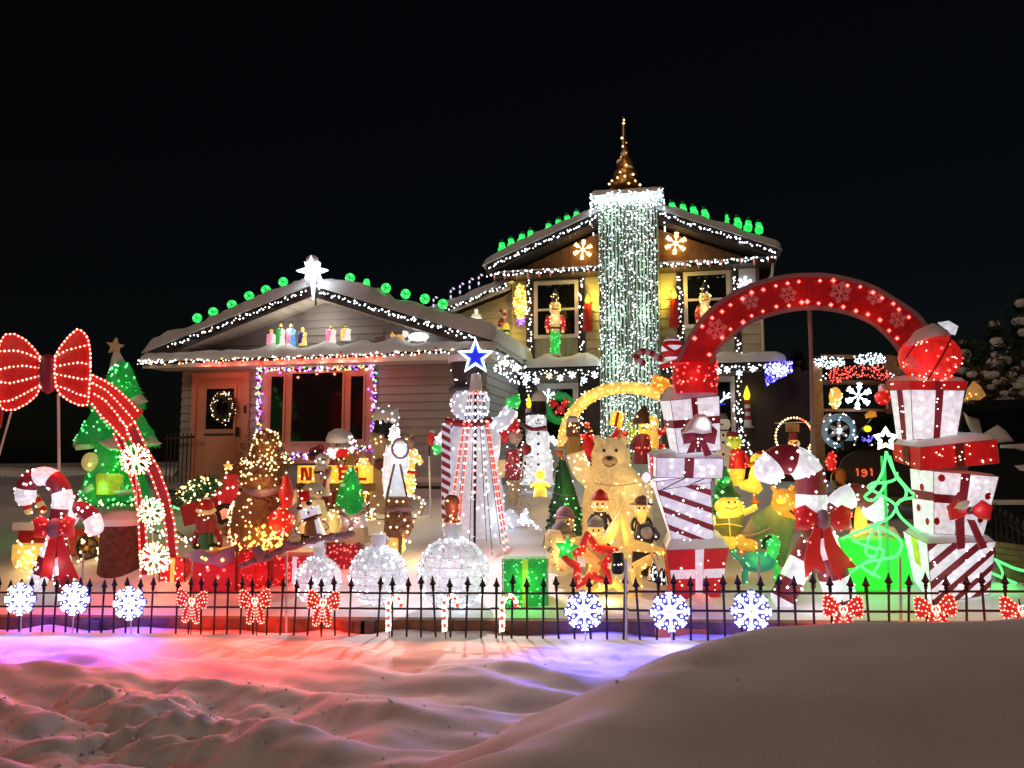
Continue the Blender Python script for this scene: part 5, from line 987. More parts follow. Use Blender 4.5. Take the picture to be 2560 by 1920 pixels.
toy('box_snowman_figure', 'small snowman with a square white patterned head and dark bulb trousers, on the garland', 'snowman figure', 9.2, (778, 1366), [
    ('P', 'head', 'nat_cool' if mat('nat_cool', (.75, .8, .85), .5, (.7, .8, 1), .35) else 0, [(752, 1276), (794, 1262), (800, 1284), (760, 1300)], 34), ('P', 'scarf', 'ribbon', [(758, 1298), (798, 1284), (800, 1290), (762, 1305)], 38), ('L', 'body', 'fab_brown', 782, [(1338, 22), (1315, 20), (1296, 13)]), ('I', 'jacket', 'nat_cool', [(786, 1300), (798, 1296), (815, 1335), (812, 1362), (796, 1352)], 14, -14), ('E', 'nose', 'red', 770, 1282, 4, 4, 4, -19), ('E', 'eye', 'black', 762, 1277, 2.4, 2.4, 2, -18), ('E', 'eye', 'black', 780, 1270, 2.4, 2.4, 2, -18),
    ('E', 'bulb_foot', 'black_gloss', 762, 1346, 12, 13), ('E', 'bulb_foot', 'black_gloss', 804, 1352, 11, 10), ('I', 'base', 'nat_cool', [(750, 1350), (762, 1360), (790, 1352), (812, 1342), (814, 1366), (752, 1368)], 30), ('T', 'arm', 'wire_dark', [(752, 1305), (738, 1330), (756, 1338)], 1.3), ('T', 'arm', 'wire_dark', [(806, 1300), (822, 1318), (808, 1328)], 1.3), ('E', 'earmuff', 'black', 772, 1258, 8, 6, 6), ('E', 'earmuff', 'black', 748, 1270, 7, 5, 6), ('D', 'bulbs', 'bulb_cool', 12, 2.2)])
toy('fox_figure', 'orange lit fox figure left of the owl', 'fox figure', 9.4, (832, 1345), [('L', 'body', 'fab_cream', 830, [(1350, 20), (1310, 20), (1290, 12)]), ('E', 'head', 'fab_cream', 832, 1286, 16, 13), ('T', 'ear', 'fab_brown', [(822, 1278), (818, 1264)], 5), ('T', 'ear', 'fab_brown', [(842, 1278), (846, 1264)], 5), ('E', 'muzzle', 'white', 830, 1292, 6, 5, 6, -10), ('E', 'nose', 'black', 830, 1290, 2, 2, 2, -17), ('T', 'tail', 'fab_cream', [(846, 1345), (858, 1330), (852, 1312)], 8), ('D', 'bulbs', 'bulb_warm', 16, 2.6)], lamp_=[(832, 1310, -50, (1, .6, .2), 2.5)])
# ------------------------------------------------------------ middle of the yard
toy('black_hat_snowman', 'dark pot-like hat with thick dripping snow, behind the white angel', 'snowman hat', 11.6, (962, 1160), [
    ('L', 'hat', 'black', 964, [(1096, 34), (1060, 28), (1040, 30)]), ('I', 'snow_cap', 'snow', [(932, 1040), (940, 1022), (970, 1015), (996, 1020), (998, 1050), (992, 1066), (984, 1050), (972, 1068), (958, 1052), (948, 1062), (940, 1048), (932, 1056)], 56, -6), ('B', 'brim', 'black', 930, 1090, 1000, 1096, 56, -28), ('L', 'body', 'fab_tan', 968, [(1260, 46), (1220, 50), (1150, 40), (1096, 30)], .8), ('D', 'bulbs', 'bulb_white', 18, 2.6)])
toy('moose_cutout', 'pair of tan moose heads with pale bulbs flanking the white angel', 'moose figure', 11.2, (950, 1180), [
    ('I', 'head', 'tan', [(926, 1080), (960, 1086), (966, 1120), (958, 1140), (962, 1160), (940, 1168), (934, 1130), (926, 1110)], 24), ('I', 'head', 'tan', [(1006, 1082), (1022, 1088), (1034, 1066), (1037, 1068), (1034, 1100), (1026, 1130), (1008, 1140)], 20), ('E', 'nose', 'mauve', 1030, 1102, 9, 10, 8, -6), ('E', 'nose', 'mauve', 1000, 1088, 8, 9, 8, -8), ('I', 'bow', 'ribbon', [(936, 1150), (958, 1146), (966, 1166), (950, 1176), (934, 1168)], 14, -14), ('I', 'body', 'tan', [(930, 1160), (985, 1165), (990, 1240), (960, 1300), (925, 1260)], 40, 10), ('DP', 'bulbs', 'bulb_warm', [(938, 1098), (952, 1092), (941, 1108), (953, 1104), (1016, 1098), (1020, 1110), (930, 1200), (936, 1240), (945, 1262), (920, 1258), (925, 1280), (938, 1285), (915, 1292)], 2.8, -20)])
def goldeer(lb, hx, hy, sgn, Y, base, leg):
    toy('wire_reindeer', lb, 'reindeer', Y, (hx, base), [
        ('T', 'neck', 'fab_gold', [(hx - 4 * sgn, hy + 10), (hx - 10 * sgn, hy + 40), (hx - 12 * sgn, hy + 75)], [13, 13, 15]), ('I', 'head', 'fab_gold', [(hx - 14 * sgn, hy), (hx + 2 * sgn, hy - 8), (hx + 26 * sgn, hy + 26), (hx + 18 * sgn, hy + 34), (hx, hy + 26), (hx - 14 * sgn, hy + 16)], 18), ('E', 'chest', 'fab_gold', hx - 14 * sgn, hy + 85, 19, 30, 18), ('T', 'collar', 'red_gloss', [(hx - 24 * sgn, hy + 48, -6), (hx - 8 * sgn, hy + 52, -16), (hx + 8 * sgn, hy + 56, -6)], 4),
        ('T', 'leg', 'fab_tan', [(hx - 6 * sgn, hy + 108), (hx + 12 * sgn, hy + 118), (hx + 24 * sgn, hy + 134), (hx + 14 * sgn, hy + 160), (hx + 10 * sgn, base)], 5), ('T', 'leg', 'fab_tan', [(hx - 20 * sgn, hy + 108), (hx - 20 * sgn, hy + 140), (hx - 18 * sgn, base)], 5.5, 6), ('T', 'leg', 'fab_tan', [(hx - 26 * sgn, hy + 105), (hx - 30 * sgn, hy + 140), (hx - 30 * sgn, base)], 5.5, 16), ('T', 'antler', 'tan', [(hx - 4 * sgn, hy - 4), (hx - 2 * sgn, hy - 20), (hx + 6 * sgn, hy - 34)], 2.2), ('T', 'antler', 'tan', [(hx - 10 * sgn, hy - 4), (hx - 16 * sgn, hy - 22), (hx - 12 * sgn, hy - 36)], 2.2),
        ('D', 'bulbs', 'bulb_warm', 110, 2.5, ('neck', 'head', 'chest')), ('D', 'bulbs', 'bulb_white', 22, 2.6, ('leg',))], 'gold wire reindeer', lamp_=[(hx, hy + 60, -50, (1, .65, .25), 3)])
goldeer('gold lit wire reindeer to the right of the white angel', 1034, 1128, 1, 11.3, 1288, 0); goldeer('gold lit wire reindeer between Santa and the tan moose', 912, 1150, 1, 11.2, 1262, 0)
toy('angel_figure', 'white lit angel with a halo ring and long triangular skirt', 'angel figure', 10.4, (992, 1340), [
    ('E', 'head', 'fab_white', 986, 1086, 13, 22, 12), ('L', 'torso', 'fab_white', 992, [(1190, 22), (1160, 32), (1120, 28), (1108, 12)], .7), ('P', 'skirt', 'glass_lit', [(984, 1162), (1000, 1162), (1018, 1242), (970, 1242)], 12, -24), ('I', 'wing', 'fab_white', [(966, 1110), (975, 1140), (972, 1200), (962, 1250), (955, 1200), (960, 1140)], 16, 6), ('T', 'halo_ring', 'mauve', arc(1001, 1121, 20, 24, 0, 345, 18), 3.4, -28, True), ('E', 'disc', 'glass_lit', 1001, 1121, 15, 19, 4, -24),
    ('T', 'frame_rod', 'wicker', [(986, 1160, -30), (968, 1244, -30), (962, 1330, -30)], 2.6), ('T', 'frame_rod', 'wicker', [(1000, 1160, -30), (1018, 1244, -30), (1032, 1320, -20)], 2.6), ('T', 'hem', 'wicker', [(966, 1243, -28), (1020, 1243, -28)], 2.5), ('L', 'pedestal', 'fab_white', 990, [(1345, 22), (1290, 18), (1190, 20)], .7, 6), ('D', 'bulbs', 'bulb_white', 60, 2.5, ('head', 'torso', 'skirt', 'disc', 'wing'))], lamp_=[(995, 1150, -60, WHT, 1.5)])
toy('brown_bauble_figure', 'dark brown ball-bodied figure with a gold ribbon base, below the angel skirt', 'bauble figure', 9.4, (996, 1400), [
    ('E', 'body', 'fab_brown', 996, 1312, 35, 42, 34), ('L', 'hat_brim', 'mauve', 996, [(1278, 34), (1272, 38), (1266, 30)]), ('L', 'hat', 'fab_brown', 996, [(1270, 26), (1246, 28), (1242, 26)]), ('E', 'nose', 'brown', 996, 1288, 11, 11, 11, -30), ('T', 'arm', 'brown', [(968, 1306, -20), (986, 1324, -34), (1000, 1320, -36)], 4), ('T', 'arm', 'brown', [(1024, 1306, -20), (1010, 1322, -34)], 4), ('I', 'ribbon_base', 'fab_gold', [(978, 1336), (1010, 1336), (1014, 1372), (1006, 1384), (992, 1374), (978, 1386), (966, 1372)], 26, -14), ('P', 'ribbon_tail', 'fab_brown', [(996, 1340), (1006, 1340), (1004, 1386), (996, 1384)], 6, -30), ('DP', 'bulbs', 'bulb_warm', [(972, 1252), (992, 1254), (1008, 1254), (970, 1290), (1012, 1300), (976, 1318), (1020, 1315), (1018, 1330), (992, 1318), (985, 1360), (998, 1290)], 3.4, -38)], lamp_=[(1025, 1372, -30, (1, .6, .15), 4)])
toy('lantern_stake', 'thin white pole topped by a red lantern in front of the siding', 'lantern stake', 11.2, (1077, 1290), [('T', 'pole', 'white_pole', [(1073, 1140), (1077, 1295)], 2.2), ('T', 'neck', 'black', [(1074, 1112), (1073, 1142)], 2), ('L', 'lantern', 'bauble_red_dim', 1078, [(1114, 3), (1108, 8), (1086, 9), (1080, 5)]), ('E', 'snow_cap', 'snow', 1081, 1079, 8, 4, 7)])
# tall snowman
ssc = [(1124, 1052), (1108, 1070), (1106, 1110), (1112, 1290)]
def scarfstripes(mb, X, s):
    for i in range(11):
        y = 1062 + i * 22; mb.hexa([X(1104, y + 12, -34), X(1126, y + 24, -34), X(1126, y + 24, -26), X(1104, y + 12, -26), X(1104, y, -34), X(1126, y + 12, -34), X(1126, y + 12, -26), X(1104, y, -26)])
toy('tall_snowman', 'tallest white lit snowman with a big black top hat and green mittens', 'snowman', 10.6, (1185, 1345), [
    ('L', 'body', 'fab_snowman', 1184, [(1345, 74), (1310, 78), (1240, 76), (1190, 66), (1165, 58), (1130, 66), (1090, 68), (1056, 46), (1044, 30)], .8), ('L', 'head', 'fab_snowman', 1176, [(1046, 28), (1035, 44), (1010, 49), (988, 44), (976, 34)]), ('L', 'hat_brim', 'fab_dark', 1172, [(979, 48), (973, 52), (966, 46)]), ('L', 'hat', 'fab_dark', [1172, 1170, 1168], [(968, 34), (930, 42), (900, 46)]), ('L', 'hat_snow', 'snow', 1168, [(908, 47), (892, 50), (878, 40), (872, 16)]),
    ('T', 'arm', 'fab_snowman', [(1232, 1066), (1262, 1050), (1278, 1022)], [19, 17, 16]), ('I', 'mitten', 'fab_grlit', [(1264, 1010), (1266, 996), (1278, 994), (1284, 986), (1298, 988), (1303, 1004), (1296, 1020), (1280, 1020)], 26), ('T', 'arm', 'fab_snowman', [(1124, 1076), (1106, 1092), (1096, 1112)], 13), ('I', 'mitten', 'fab_grlit', [(1098, 1098), (1104, 1112), (1104, 1130), (1092, 1138), (1082, 1126), (1084, 1108)], 22),
    ('T', 'scarf', 'fab_maroon', [(1118, 1052, -30), (1150, 1058, -56), (1190, 1058, -60), (1226, 1050, -34)], 9), ('P', 'scarf_tail', 'fab_snowman', [(1104, 1058), (1126, 1062), (1126, 1290), (1112, 1296), (1104, 1280)], 10, -26), ('M', 'scarf_stripes', 'fab_maroon', scarfstripes), ('I', 'base_drift', 'fab_snowman', [(1130, 1320), (1230, 1300), (1275, 1270), (1310, 1300), (1312, 1315), (1200, 1322), (1130, 1340)], 40, 10),
    ('D', 'bulbs', 'bulb_cool', 170, 2.6, ('body', 'head', 'arm', 'base_drift', 'scarf_tail')), ('D', 'bulbs', 'bulb_green', 16, 2.6, ('mitten',)), ('D', 'bulbs', 'bulb_white', 12, 2, ('hat',)), ('D', 'bulbs', 'bulb_red', 10, 2.4, ('scarf',))], lamp_=[(1190, 1100, -110, WHT, 2.5), (1265, 1290, -60, WHT, 2), (1180, 960, -90, WHT, 0.75)])
toy('drift_light', 'small white lit peak with trailing fabric on the snow right of the light cone tree', 'lit drift', 10.3, (1322, 1310), [('L', 'peak', 'fab_snowman', 1313, [(1308, 22), (1300, 16), (1286, 8), (1276, 5), (1272, 3)]), ('T', 'trail', 'fab_snowman', [(1318, 1300, -6), (1338, 1312, -10), (1354, 1326, -14)], 4), ('D', 'bulbs', 'bulb_cool', 16, 2.6)], lamp_=[(1310, 1300, -30, WHT, 1)])
# light cone tree with blue star
top, bz = (1188, 972), 1372
strs = [[(1180 - i * 0, 975), (1176, 1030), (1150, 1200), (1120, 1330)] for i in range(1)]
tt = empty('cone_light_tree', W(1190, 1372, 9.8), YAW); tag(tt, 'cone of red and white light strings topped by a blue star', 'light tree')
fr = Fr(1190, 1372, 9.8); s_ = fr.s
st_lab = [(-46, 'r'), (-36, 'r'), (-22, 'm'), (-8, 'w'), (8, 'w'), (22, 'm'), (36, 'r'), (46, 'r'), (-30, 'b'), (14, 'b')]
NS = 11
for i in range(NS):
    a = 2 * PI * i / NS + .12; r0, r1 = 17, 80; P0 = fr.p(1190, 978) + Vector((r0 * math.cos(a), r0 * math.sin(a), 0)) * s_; P1 = fr.p(1190, 1380) + Vector((r1 * math.cos(a), r1 * math.sin(a), 0)) * s_
    mb = MB(); mb.tube([P0, P0.lerp(P1, .5), P1], .9 * s_, 5); stn = mb.build('light_string', 'wire_dark', tt)
    front = math.sin(a) < .25; rowsR = MB(); rowsW = MB(); dim = MB()
    for k in range(23):
        t = (k + .4) / 23; q = P0.lerp(P1, t); yb = lerp(978, 1372, t)
        if not front: continue
        outer = abs(math.cos(a)) > .6
        if yb > 1240 and not outer: (dim if rnd.random() < .4 else MB()).octa(q, 1.6 * s_); continue
        tgt = rowsR if (yb < 1004) or (outer and yb > 1040) or (yb > 1130 and k % 2) or (yb > 1172) else rowsW
        tgt.octa(q + Vector((0, -2 * s_, 0)), (lerp(3.4, 5.4, t) if tgt is rowsW else lerp(3.4, 4.6, t)) * s_)
    for m_, k_ in ((rowsR, 'bulb_pinkred' if 'bulb_pinkred' in MATS else mat('bulb_pinkred', (.8, .8, .8), .4, (1, .2, .18), 2.6, lamp=True).name), (rowsW, 'bulb_white'), (dim, 'bulb_dim')):
        if m_.v: m_.build('bulbs', k_, stn, True, 'stuff')
    # little red film strips between lights on the outer strings
    if front and abs(math.cos(a)) > .55:
        mb = MB(); mb.tube([P0.lerp(P1, .2) + Vector((0, -.01, 0)), P0.lerp(P1, .86) + Vector((0, -.01, 0))], 2.2 * s_, 5); mb.build('tinsel', 'c9_red', stn)
mb = MB(); mb.tube([fr.p(1190, 900), fr.p(1186, 1400)], 3.2 * s_, 8); mb.build('pole', 'iron', tt)
mb = MB(); q = fr.p(1190, 978); mb.lathe(q.x, 0, [(q.z + .002, 17 * s_), (q.z + .05, 16 * s_), (fr.p(1190, 936).z, 12 * s_), (fr.p(1190, 934).z, 4 * s_)], 14); mb.build('snow_cap', 'snow', tt)
def starparts(c, r, mats_):
    for k, (rr, m_) in enumerate(mats_):
        pts = [fr.p(x, y) for x, y in star_pts(c[0], c[1], rr, .4)]
        if m_ == 'bulb_cool':
            mb = MB(); mb.tube([p + Vector((0, -.03 - .004 * k, 0)) for p in pts], 3.2 * s_, 7, closed=True); mb.build('star_outline', m_, tt)
        else: mb = MB(); mb.prism([(p.x, p.z) for p in pts], -.022 - .01 * k, -.012 - .01 * k + .0); mb.build('star_face', m_, tt, False)
starparts((1189, 893), 46, [(44, 'bulb_cool'), (38, 'cyan_led'), (28, 'blue_led')])
lamp(tt, fr.p(1190, 1040) + Vector((0, -.3, 0)), (1, .72, .74), 260, .03, -50); lamp(tt, fr.p(1160, 1330) + Vector((0, -.35, 0)), (1, .3, .25), 3)
# glass baubles
def bauble(lb, cx, cy, r, Y, cap):
    fr = Fr(cx, cy + r, Y); s = fr.s; rt = empty('glass_bauble', fr.O, YAW); tag(rt, lb, 'bauble light', 'clear lit baubles behind the fence'); mb = MB(); c = fr.p(cx, cy); mb.ell(c, (r * s, r * .95 * s, r * s), 24, 16); mb.build('globe', 'glass_lit', rt); gm = mb
    mb = MB()
    for i in range(7):
        t = -.75 + .25 * i; rr = math.sqrt(1 - t * t) * r * 1.004 * s; mb.tube([c + Vector((rr * math.cos(a), rr * .95 * math.sin(a), t * r * s)) for a in rng(0, 2 * PI, .3)[:-1]], .7 * s, 4, closed=True)
    for i in range(5):
        a = PI * i / 5; mb.tube([c + Vector((r * 1.004 * math.cos(b) * math.cos(a), r * .95 * math.cos(b) * math.sin(a), r * 1.004 * math.sin(b))) * s if 0 else c + Vector((r * 1.004 * s * math.cos(b) * math.cos(a), r * .955 * s * math.cos(b) * math.sin(a), r * 1.004 * s * math.sin(b))) for b in rng(0, 2 * PI, .3)[:-1]], .7 * s, 4, closed=True)
    mb.build('wire_frame', 'white_pole', rt)
    # glittering foil scraps and scribbled metallic thread over the globe
    m2 = MB(); m3 = MB()
    for p in gm.sample(int(r * 8), .004):
        d = Vector((rnd.gauss(0, 1), rnd.gauss(0, .3), rnd.gauss(0, .6))).normalized() * 3.4 * s; e = Vector((rnd.gauss(0, 1), 0, rnd.gauss(0, 1))).normalized() * 1.5 * s; (m2 if rnd.random() < .82 else m3).add([p - d, p + e, p + d, p - e], [(0, 1, 2, 3)])
    m2.build('foil', 'fab_white', rt, False, 'stuff'); m3.build('thread', 'grey_print', rt, False, 'stuff')
    q = fr.p(cx + cap, cy - r * .97); mb = MB(); mb.lathe(q.x, 0, [(q.z - 2 * s, r * .24 * s), (q.z + r * .42 * s, r * .25 * s), (q.z + r * .44 * s, r * .2 * s)], 16); mb.build('cap', 'silver_lit' if 'silver_lit' in MATS else mat('silver_lit', (.6, .63, .7), .3, (.6, .7, .8), .12).name, rt)
    led = MB()
    for p in gm.sample(int(r * 1.1), .006): led.octa(p, 3.1 * s * rnd.uniform(.6, 1.3))
    led.build('bulbs', 'bulb_cool', rt, True, 'stuff'); lamp(rt, c + Vector((0, -r * 1.5 * s, r * .1 * s)), WHT, .00018 * r * r)
bauble('smallest of three clear lit glass baubles, in front of the red gift boxes', 796, 1450, 57, 7.98, 2); bauble('middle-sized clear lit glass bauble between the other two', 946, 1436, 71, 7.98, 0); bauble('largest clear lit glass bauble, below the light cone tree', 1133, 1432, 88, 8.0, 0)
toy('vase_lamp', 'dark purple figure base with red and gold lights standing on the largest bauble cap', 'lantern', 8.05, (1132, 1320), [('L', 'jar', 'fab_brown', 1130, [(1312, 16), (1304, 21), (1290, 14), (1270, 19), (1250, 19), (1240, 14), (1236, 9)]), ('L', 'foot', 'mauve', 1132, [(1322, 22), (1312, 24), (1308, 18)]), ('D', 'bulbs', 'bulb_red', 16, 3), ('D', 'bulbs', 'bulb_warm', 12, 2.6)], lamp_=[(1135, 1270, -40, (1, .3, .15), 2)])
# tinsel soldier group
def tinsel(mb, X, s, c=(1290, 1170), sp=(20, 60), n=520):
    for _ in range(n):
        p = X(c[0] + rnd.gauss(0, sp[0]), c[1] + rnd.gauss(0, sp[1]), rnd.gauss(-14, 10)); d = Vector((rnd.gauss(0, 1), rnd.gauss(0, .5), rnd.gauss(0, 1))).normalized() * 6 * s; e = d.orthogonal().normalized() * 1.4 * s; mb.add([p - e, p + e, p + d], [(0, 1, 2)])
toy('tinsel_soldier', 'toy soldier wrapped in silver tinsel with red drum and lollipop, right of the tall snowman', 'toy soldier', 11.0, (1288, 1265), [
    ('L', 'coat', 'fab_maroon', 1282, [(1200, 20), (1170, 20), (1130, 17), (1122, 10)]), ('L', 'legs', 'fab_tan', 1284, [(1265, 9), (1240, 14), (1200, 16)]), ('E', 'head', 'flesh_dull', 1288, 1092, 17, 18), ('L', 'hat', 'fab_red', 1280, [(1078, 18), (1050, 17), (1046, 10)]), ('I', 'red_banner', 'fab_red', [(1240, 1082), (1276, 1054), (1274, 1100), (1258, 1112), (1242, 1106)], 16, 4), ('I', 'lit_sack', 'fab_cream', [(1244, 1150), (1270, 1148), (1270, 1190), (1250, 1196), (1240, 1174)], 20, 2), ('M', 'tinsel', 'silver', tinsel), ('L', 'lollipop', 'fab_maroon', 1315, [(1138, 4), (1132, 11), (1124, 14), (1114, 11), (1110, 4)], .4, -20), ('T', 'lollipop_stick', 'white', [(1312, 1138, -20), (1302, 1190, -20)], 1.6), ('E', 'boot', 'black', 1308, 1162, 8, 12, 7, -6),
    ('D', 'bulbs', 'bulb_white', 44, 2.4, ('tinsel',)), ('D', 'bulbs', 'bulb_red', 22, 2.6, ('coat', 'hat')), ('D', 'bulbs', 'bulb_warm', 10, 2.4)], lamp_=[(1280, 1140, -60, (1, .7, .6), 2.5)])
# flat snowman by the door
toy('door_snowman', 'white three-tier snowman with snow-domed black hat and four buttons, by the wreathed door', 'snowman', 12.4, (1340, 1212), [
    ('L', 'body', 'fab_white', 1345, [(1212, 44), (1190, 36), (1165, 37), (1140, 36), (1122, 28), (1108, 29), (1090, 30), (1078, 24)], .8), ('L', 'head', 'fab_white', 1340, [(1068, 22), (1062, 26), (1046, 25), (1038, 20)], .8), ('L', 'hat', 'black', 1348, [(1034, 22), (1030, 20), (1000, 19)]), ('L', 'hat_brim', 'fab_dark', 1340, [(1038, 25), (1033, 26), (1031, 22)]), ('L', 'hat_snow', 'snow', 1348, [(1004, 21), (990, 18), (980, 10), (978, 3)]), ('T', 'scarf', 'fab_maroon', [(1316, 1066, -10), (1335, 1073, -26), (1364, 1068, -12)], 5), ('T', 'scarf_tail', 'mauve', [(1316, 1066, -8), (1304, 1062, -6), (1296, 1054, -4)], 5.5),
    *[('E', 'button', 'black', 1346, y, 3.6, 3.6, 3, -28) for y in (1084, 1110, 1136, 1161)], ('T', 'nose', 'black', [(1345, 1048, -22), (1345, 1052, -26)], 1.8), ('T', 'smile', 'mauve', [(1338, 1056, -22), (1346, 1060, -24), (1354, 1056, -22)], 1), ('T', 'arm', 'nat_cool', [(1374, 1094), (1386, 1104), (1392, 1112)], 7), ('P', 'base_board', 'trim_white', [(1310, 1196), (1394, 1190), (1394, 1204), (1310, 1208)], 30, 6), ('D', 'bulbs', 'bulb_white', 46, 2.5, ('body', 'head', 'arm'))], lamp_=[(1345, 1120, -70, WHT, 1.5)])
toy('flame_candle', 'yellow flame candle standing behind the hat of the door snowman', 'candle light', 12.6, (1322, 1100), [('L', 'candle', 'white', 1322, [(1100, 8), (1022, 8), (1020, 5)]), ('L', 'flame', 'flame', 1322, [(1020, 4), (1012, 6.5), (1000, 5), (988, .6)])])
toy('gingerbread_light', 'yellow glowing gingerbread man in front of the door snowman', 'gingerbread light', 11.4, (1350, 1242), [
    ('I', 'body', 'fab_yellow', [(1338, 1202), (1362, 1202), (1364, 1222), (1366, 1242), (1352, 1242), (1350, 1232), (1348, 1242), (1334, 1242), (1336, 1222)], 14), ('E', 'head', 'fab_yellow', 1351, 1188, 13, 13, 7), ('T', 'arm', 'fab_yellow', [(1338, 1208), (1326, 1216)], 5), ('T', 'arm', 'fab_yellow', [(1362, 1208), (1374, 1215)], 5), ('T', 'outline', 'bulb_yellow', arc(1351, 1188, 12, 12, 0, 345, 16), 1.5, -6, True), ('T', 'outline', 'bulb_yellow', [(1326, 1218), (1338, 1206), (1362, 1206), (1376, 1216)], 1.4, -7), ('T', 'outline', 'bulb_yellow', [(1337, 1222), (1335, 1242)], 1.4, -7), ('T', 'outline', 'bulb_yellow', [(1364, 1222), (1366, 1242)], 1.4, -7), ('T', 'face', 'rope_amber', [(1346, 1186, -8), (1352, 1194, -8), (1358, 1186, -8)], 1.2)], lamp_=[(1350, 1205, -24, (1, .7, .15), 1.6)])
def wreathleaf(mb, X, s, c=(1400, 1021), rr=30, n=520, w=9):
    for _ in range(n):
        a = rnd.uniform(0, 2 * PI); r = rr + rnd.gauss(0, w * .55); p = X(c[0] + r * math.cos(a), c[1] + r * math.sin(a), rnd.gauss(0, 5)); d = Vector((rnd.gauss(0, 1), rnd.gauss(-.3, .5), rnd.gauss(0, 1))).normalized() * 7 * s; e = d.orthogonal().normalized() * 1.5 * s; mb.add([p - e, p + e, p + d], [(0, 1, 2)])
toy('door_wreath', 'green wreath with a large red bow on the white back door', 'wreath', UY - .2, (1400, 1058), [('T', 'ring', 'fab_green', arc(1400, 1021, 30, 32, 0, 345, 20), 9, 0, True), ('M', 'leaves', 'fab_green', wreathleaf), ('I', 'bow_loop', 'fab_red', [(1398, 1010), (1380, 994), (1374, 1010), (1382, 1022)], 14, -14), ('I', 'bow_loop', 'fab_red', [(1402, 1010), (1418, 992), (1424, 1008), (1412, 1022)], 14, -14), ('I', 'bow_tail', 'fab_red', [(1394, 1014), (1408, 1014), (1414, 1038), (1398, 1032), (1386, 1040)], 8, -12), ('D', 'bulbs', 'bulb_red', 10, 2, ('bow_loop', 'bow_tail'))], rot=0, lamp_=[(1400, 1010, -40, (1, .8, .8), 1)])
toy('front_door_wreath', 'dark round wreath with warm white lights on the front storm door', 'wreath', LY - .16, (557, 1062), [('T', 'ring', 'foliage', arc(557, 1018, 24, 32, 0, 345, 20), 9, 0, True), ('M', 'leaves', 'foliage', lambda mb, X, s: wreathleaf(mb, X, s, (557, 1018), 27, 420, 10)), ('DP', 'bulbs', 'bulb_pink', [(557 + (27 + rnd.gauss(0, 5)) * math.cos(a), 1018 + (34 + rnd.gauss(0, 6)) * math.sin(a)) for a in [rnd.uniform(0, 6.28) for _ in range(50)]], 1.5, -10)], rot=0)
snowflake_led('bluish snowflake hanging on the back door left of the red-bowed wreath', 1370, 990, 17, UY - .25, 'bulb_cool')
for i, (px, py) in enumerate(((1373, 940), (1400, 945), (1431, 938), (1460, 950), (1487, 938))): snowflake_led('small icy snowflake hanging under the pent roof left of the chimney, ' + ORD[i], px, py, 8, 15.3, 'bulb_pink' if i == 0 else 'bulb_cool', grp='icy snowflakes left of the chimney', nm='hanging_snowflake')
for i, (px, py) in enumerate(((1796, 928), (1818, 925), (1848, 933), (1882, 922))): snowflake_led('small icy snowflake hanging under the pent roof right of the chimney, ' + ORD[i], px, py, 8, 15.3, 'bulb_cool', grp='icy snowflakes right of the chimney', nm='hanging_snowflake')
for i, (px, py) in enumerate(((1262, 906), (1290, 918), (1318, 946), (1340, 952))): snowflake_led('icy snowflake dangling from the side eave by the tall hat, ' + ORD[i], px, py, 9, 13.6 + i * .4, 'bulb_cool', grp='icy snowflakes on the side eave', nm='hanging_snowflake')
# amber arch with gift
toy('amber_arch', 'glowing amber half arch curving over the polar bear', 'light arch', 11.6, (1415, 1150), [('M', 'arch_tube', 'fab_amber_arch' if shell('fab_amber_arch', (.75, .5, .15), (1, .6, .14), .5) is None else 0, lambda mb, X, s: mb.tube(smooth_path([X(*p) for p in ((1408, 1120), (1410, 1090), (1420, 1056), (1440, 1024), (1468, 998), (1505, 978), (1550, 970), (1600, 972), (1650, 988))], 5), 15 * s, 10)), ('M', 'snow_line', 'snow', lambda mb, X, s: mb.tube([X(*p) for p in ((1440, 1008), (1460, 990), (1490, 972), (1520, 960))], 4 * s, 6)), ('D', 'bulbs', 'bulb_yellow', 110, 2.4, ('arch_tube',)), ('T', 'foot', 'fab_cream', [(1404, 1120), (1404, 1170)], 6)], lamp_=[(1480, 1000, -60, (1, .6, .2), 6), (1600, 985, -50, (1, .6, .2), 4)])
toy('amber_gift', 'amber lit gift box tilted at the right end of the glowing arch', 'gift box', 11.4, (1650, 985), [('P', 'box', 'fab_amber', [(1634, 938), (1668, 950), (1676, 976), (1660, 984), (1628, 968)], 40), ('D', 'bulbs', 'bulb_amber', 14, 2.8)])
toy('brown_cub', 'brown bear cub with a snow cap held up left of the polar bear', 'bear figure', 9.8, (1434, 1140), [('L', 'head', 'fab_brown', 1432, [(1092, 17), (1070, 17), (1050, 15)]), ('L', 'snow_cap', 'snow', 1432, [(1056, 17), (1046, 16), (1040, 8)]), ('L', 'body', 'fab_gold_dk' if shell('fab_gold_dk', (.3, .16, .04), (.6, .3, .04), .16) is None else 0, 1434, [(1140, 14), (1118, 18), (1092, 15)]), ('E', 'nose', 'black', 1438, 1068, 4, 5, 4, -15), ('E', 'muzzle', 'fab_tan', 1436, 1074, 8, 6, 6, -12), ('E', 'eye', 'black', 1425, 1062, 2, 2, 2, -15), ('T', 'arm', 'fab_gold_dk', [(1420, 1104), (1410, 1120)], 5), ('D', 'bulbs', 'bulb_warm', 12, 2.4)])
toy('orange_bird', 'orange cardinal tree topper with snow on the slim green tree', 'bird figure', 9.8, (1400, 1140), [('E', 'body', 'orange', 1400, 1132, 9, 10), ('E', 'snow_cap', 'snow_dirty', 1402, 1122, 12, 5, 9), ('T', 'tail', 'orange', [(1402, 1138), (1410, 1150)], 3), ('L', 'beak', 'orange', 1391, [(1128, .5), (1126, 3), (1123, .5)])])
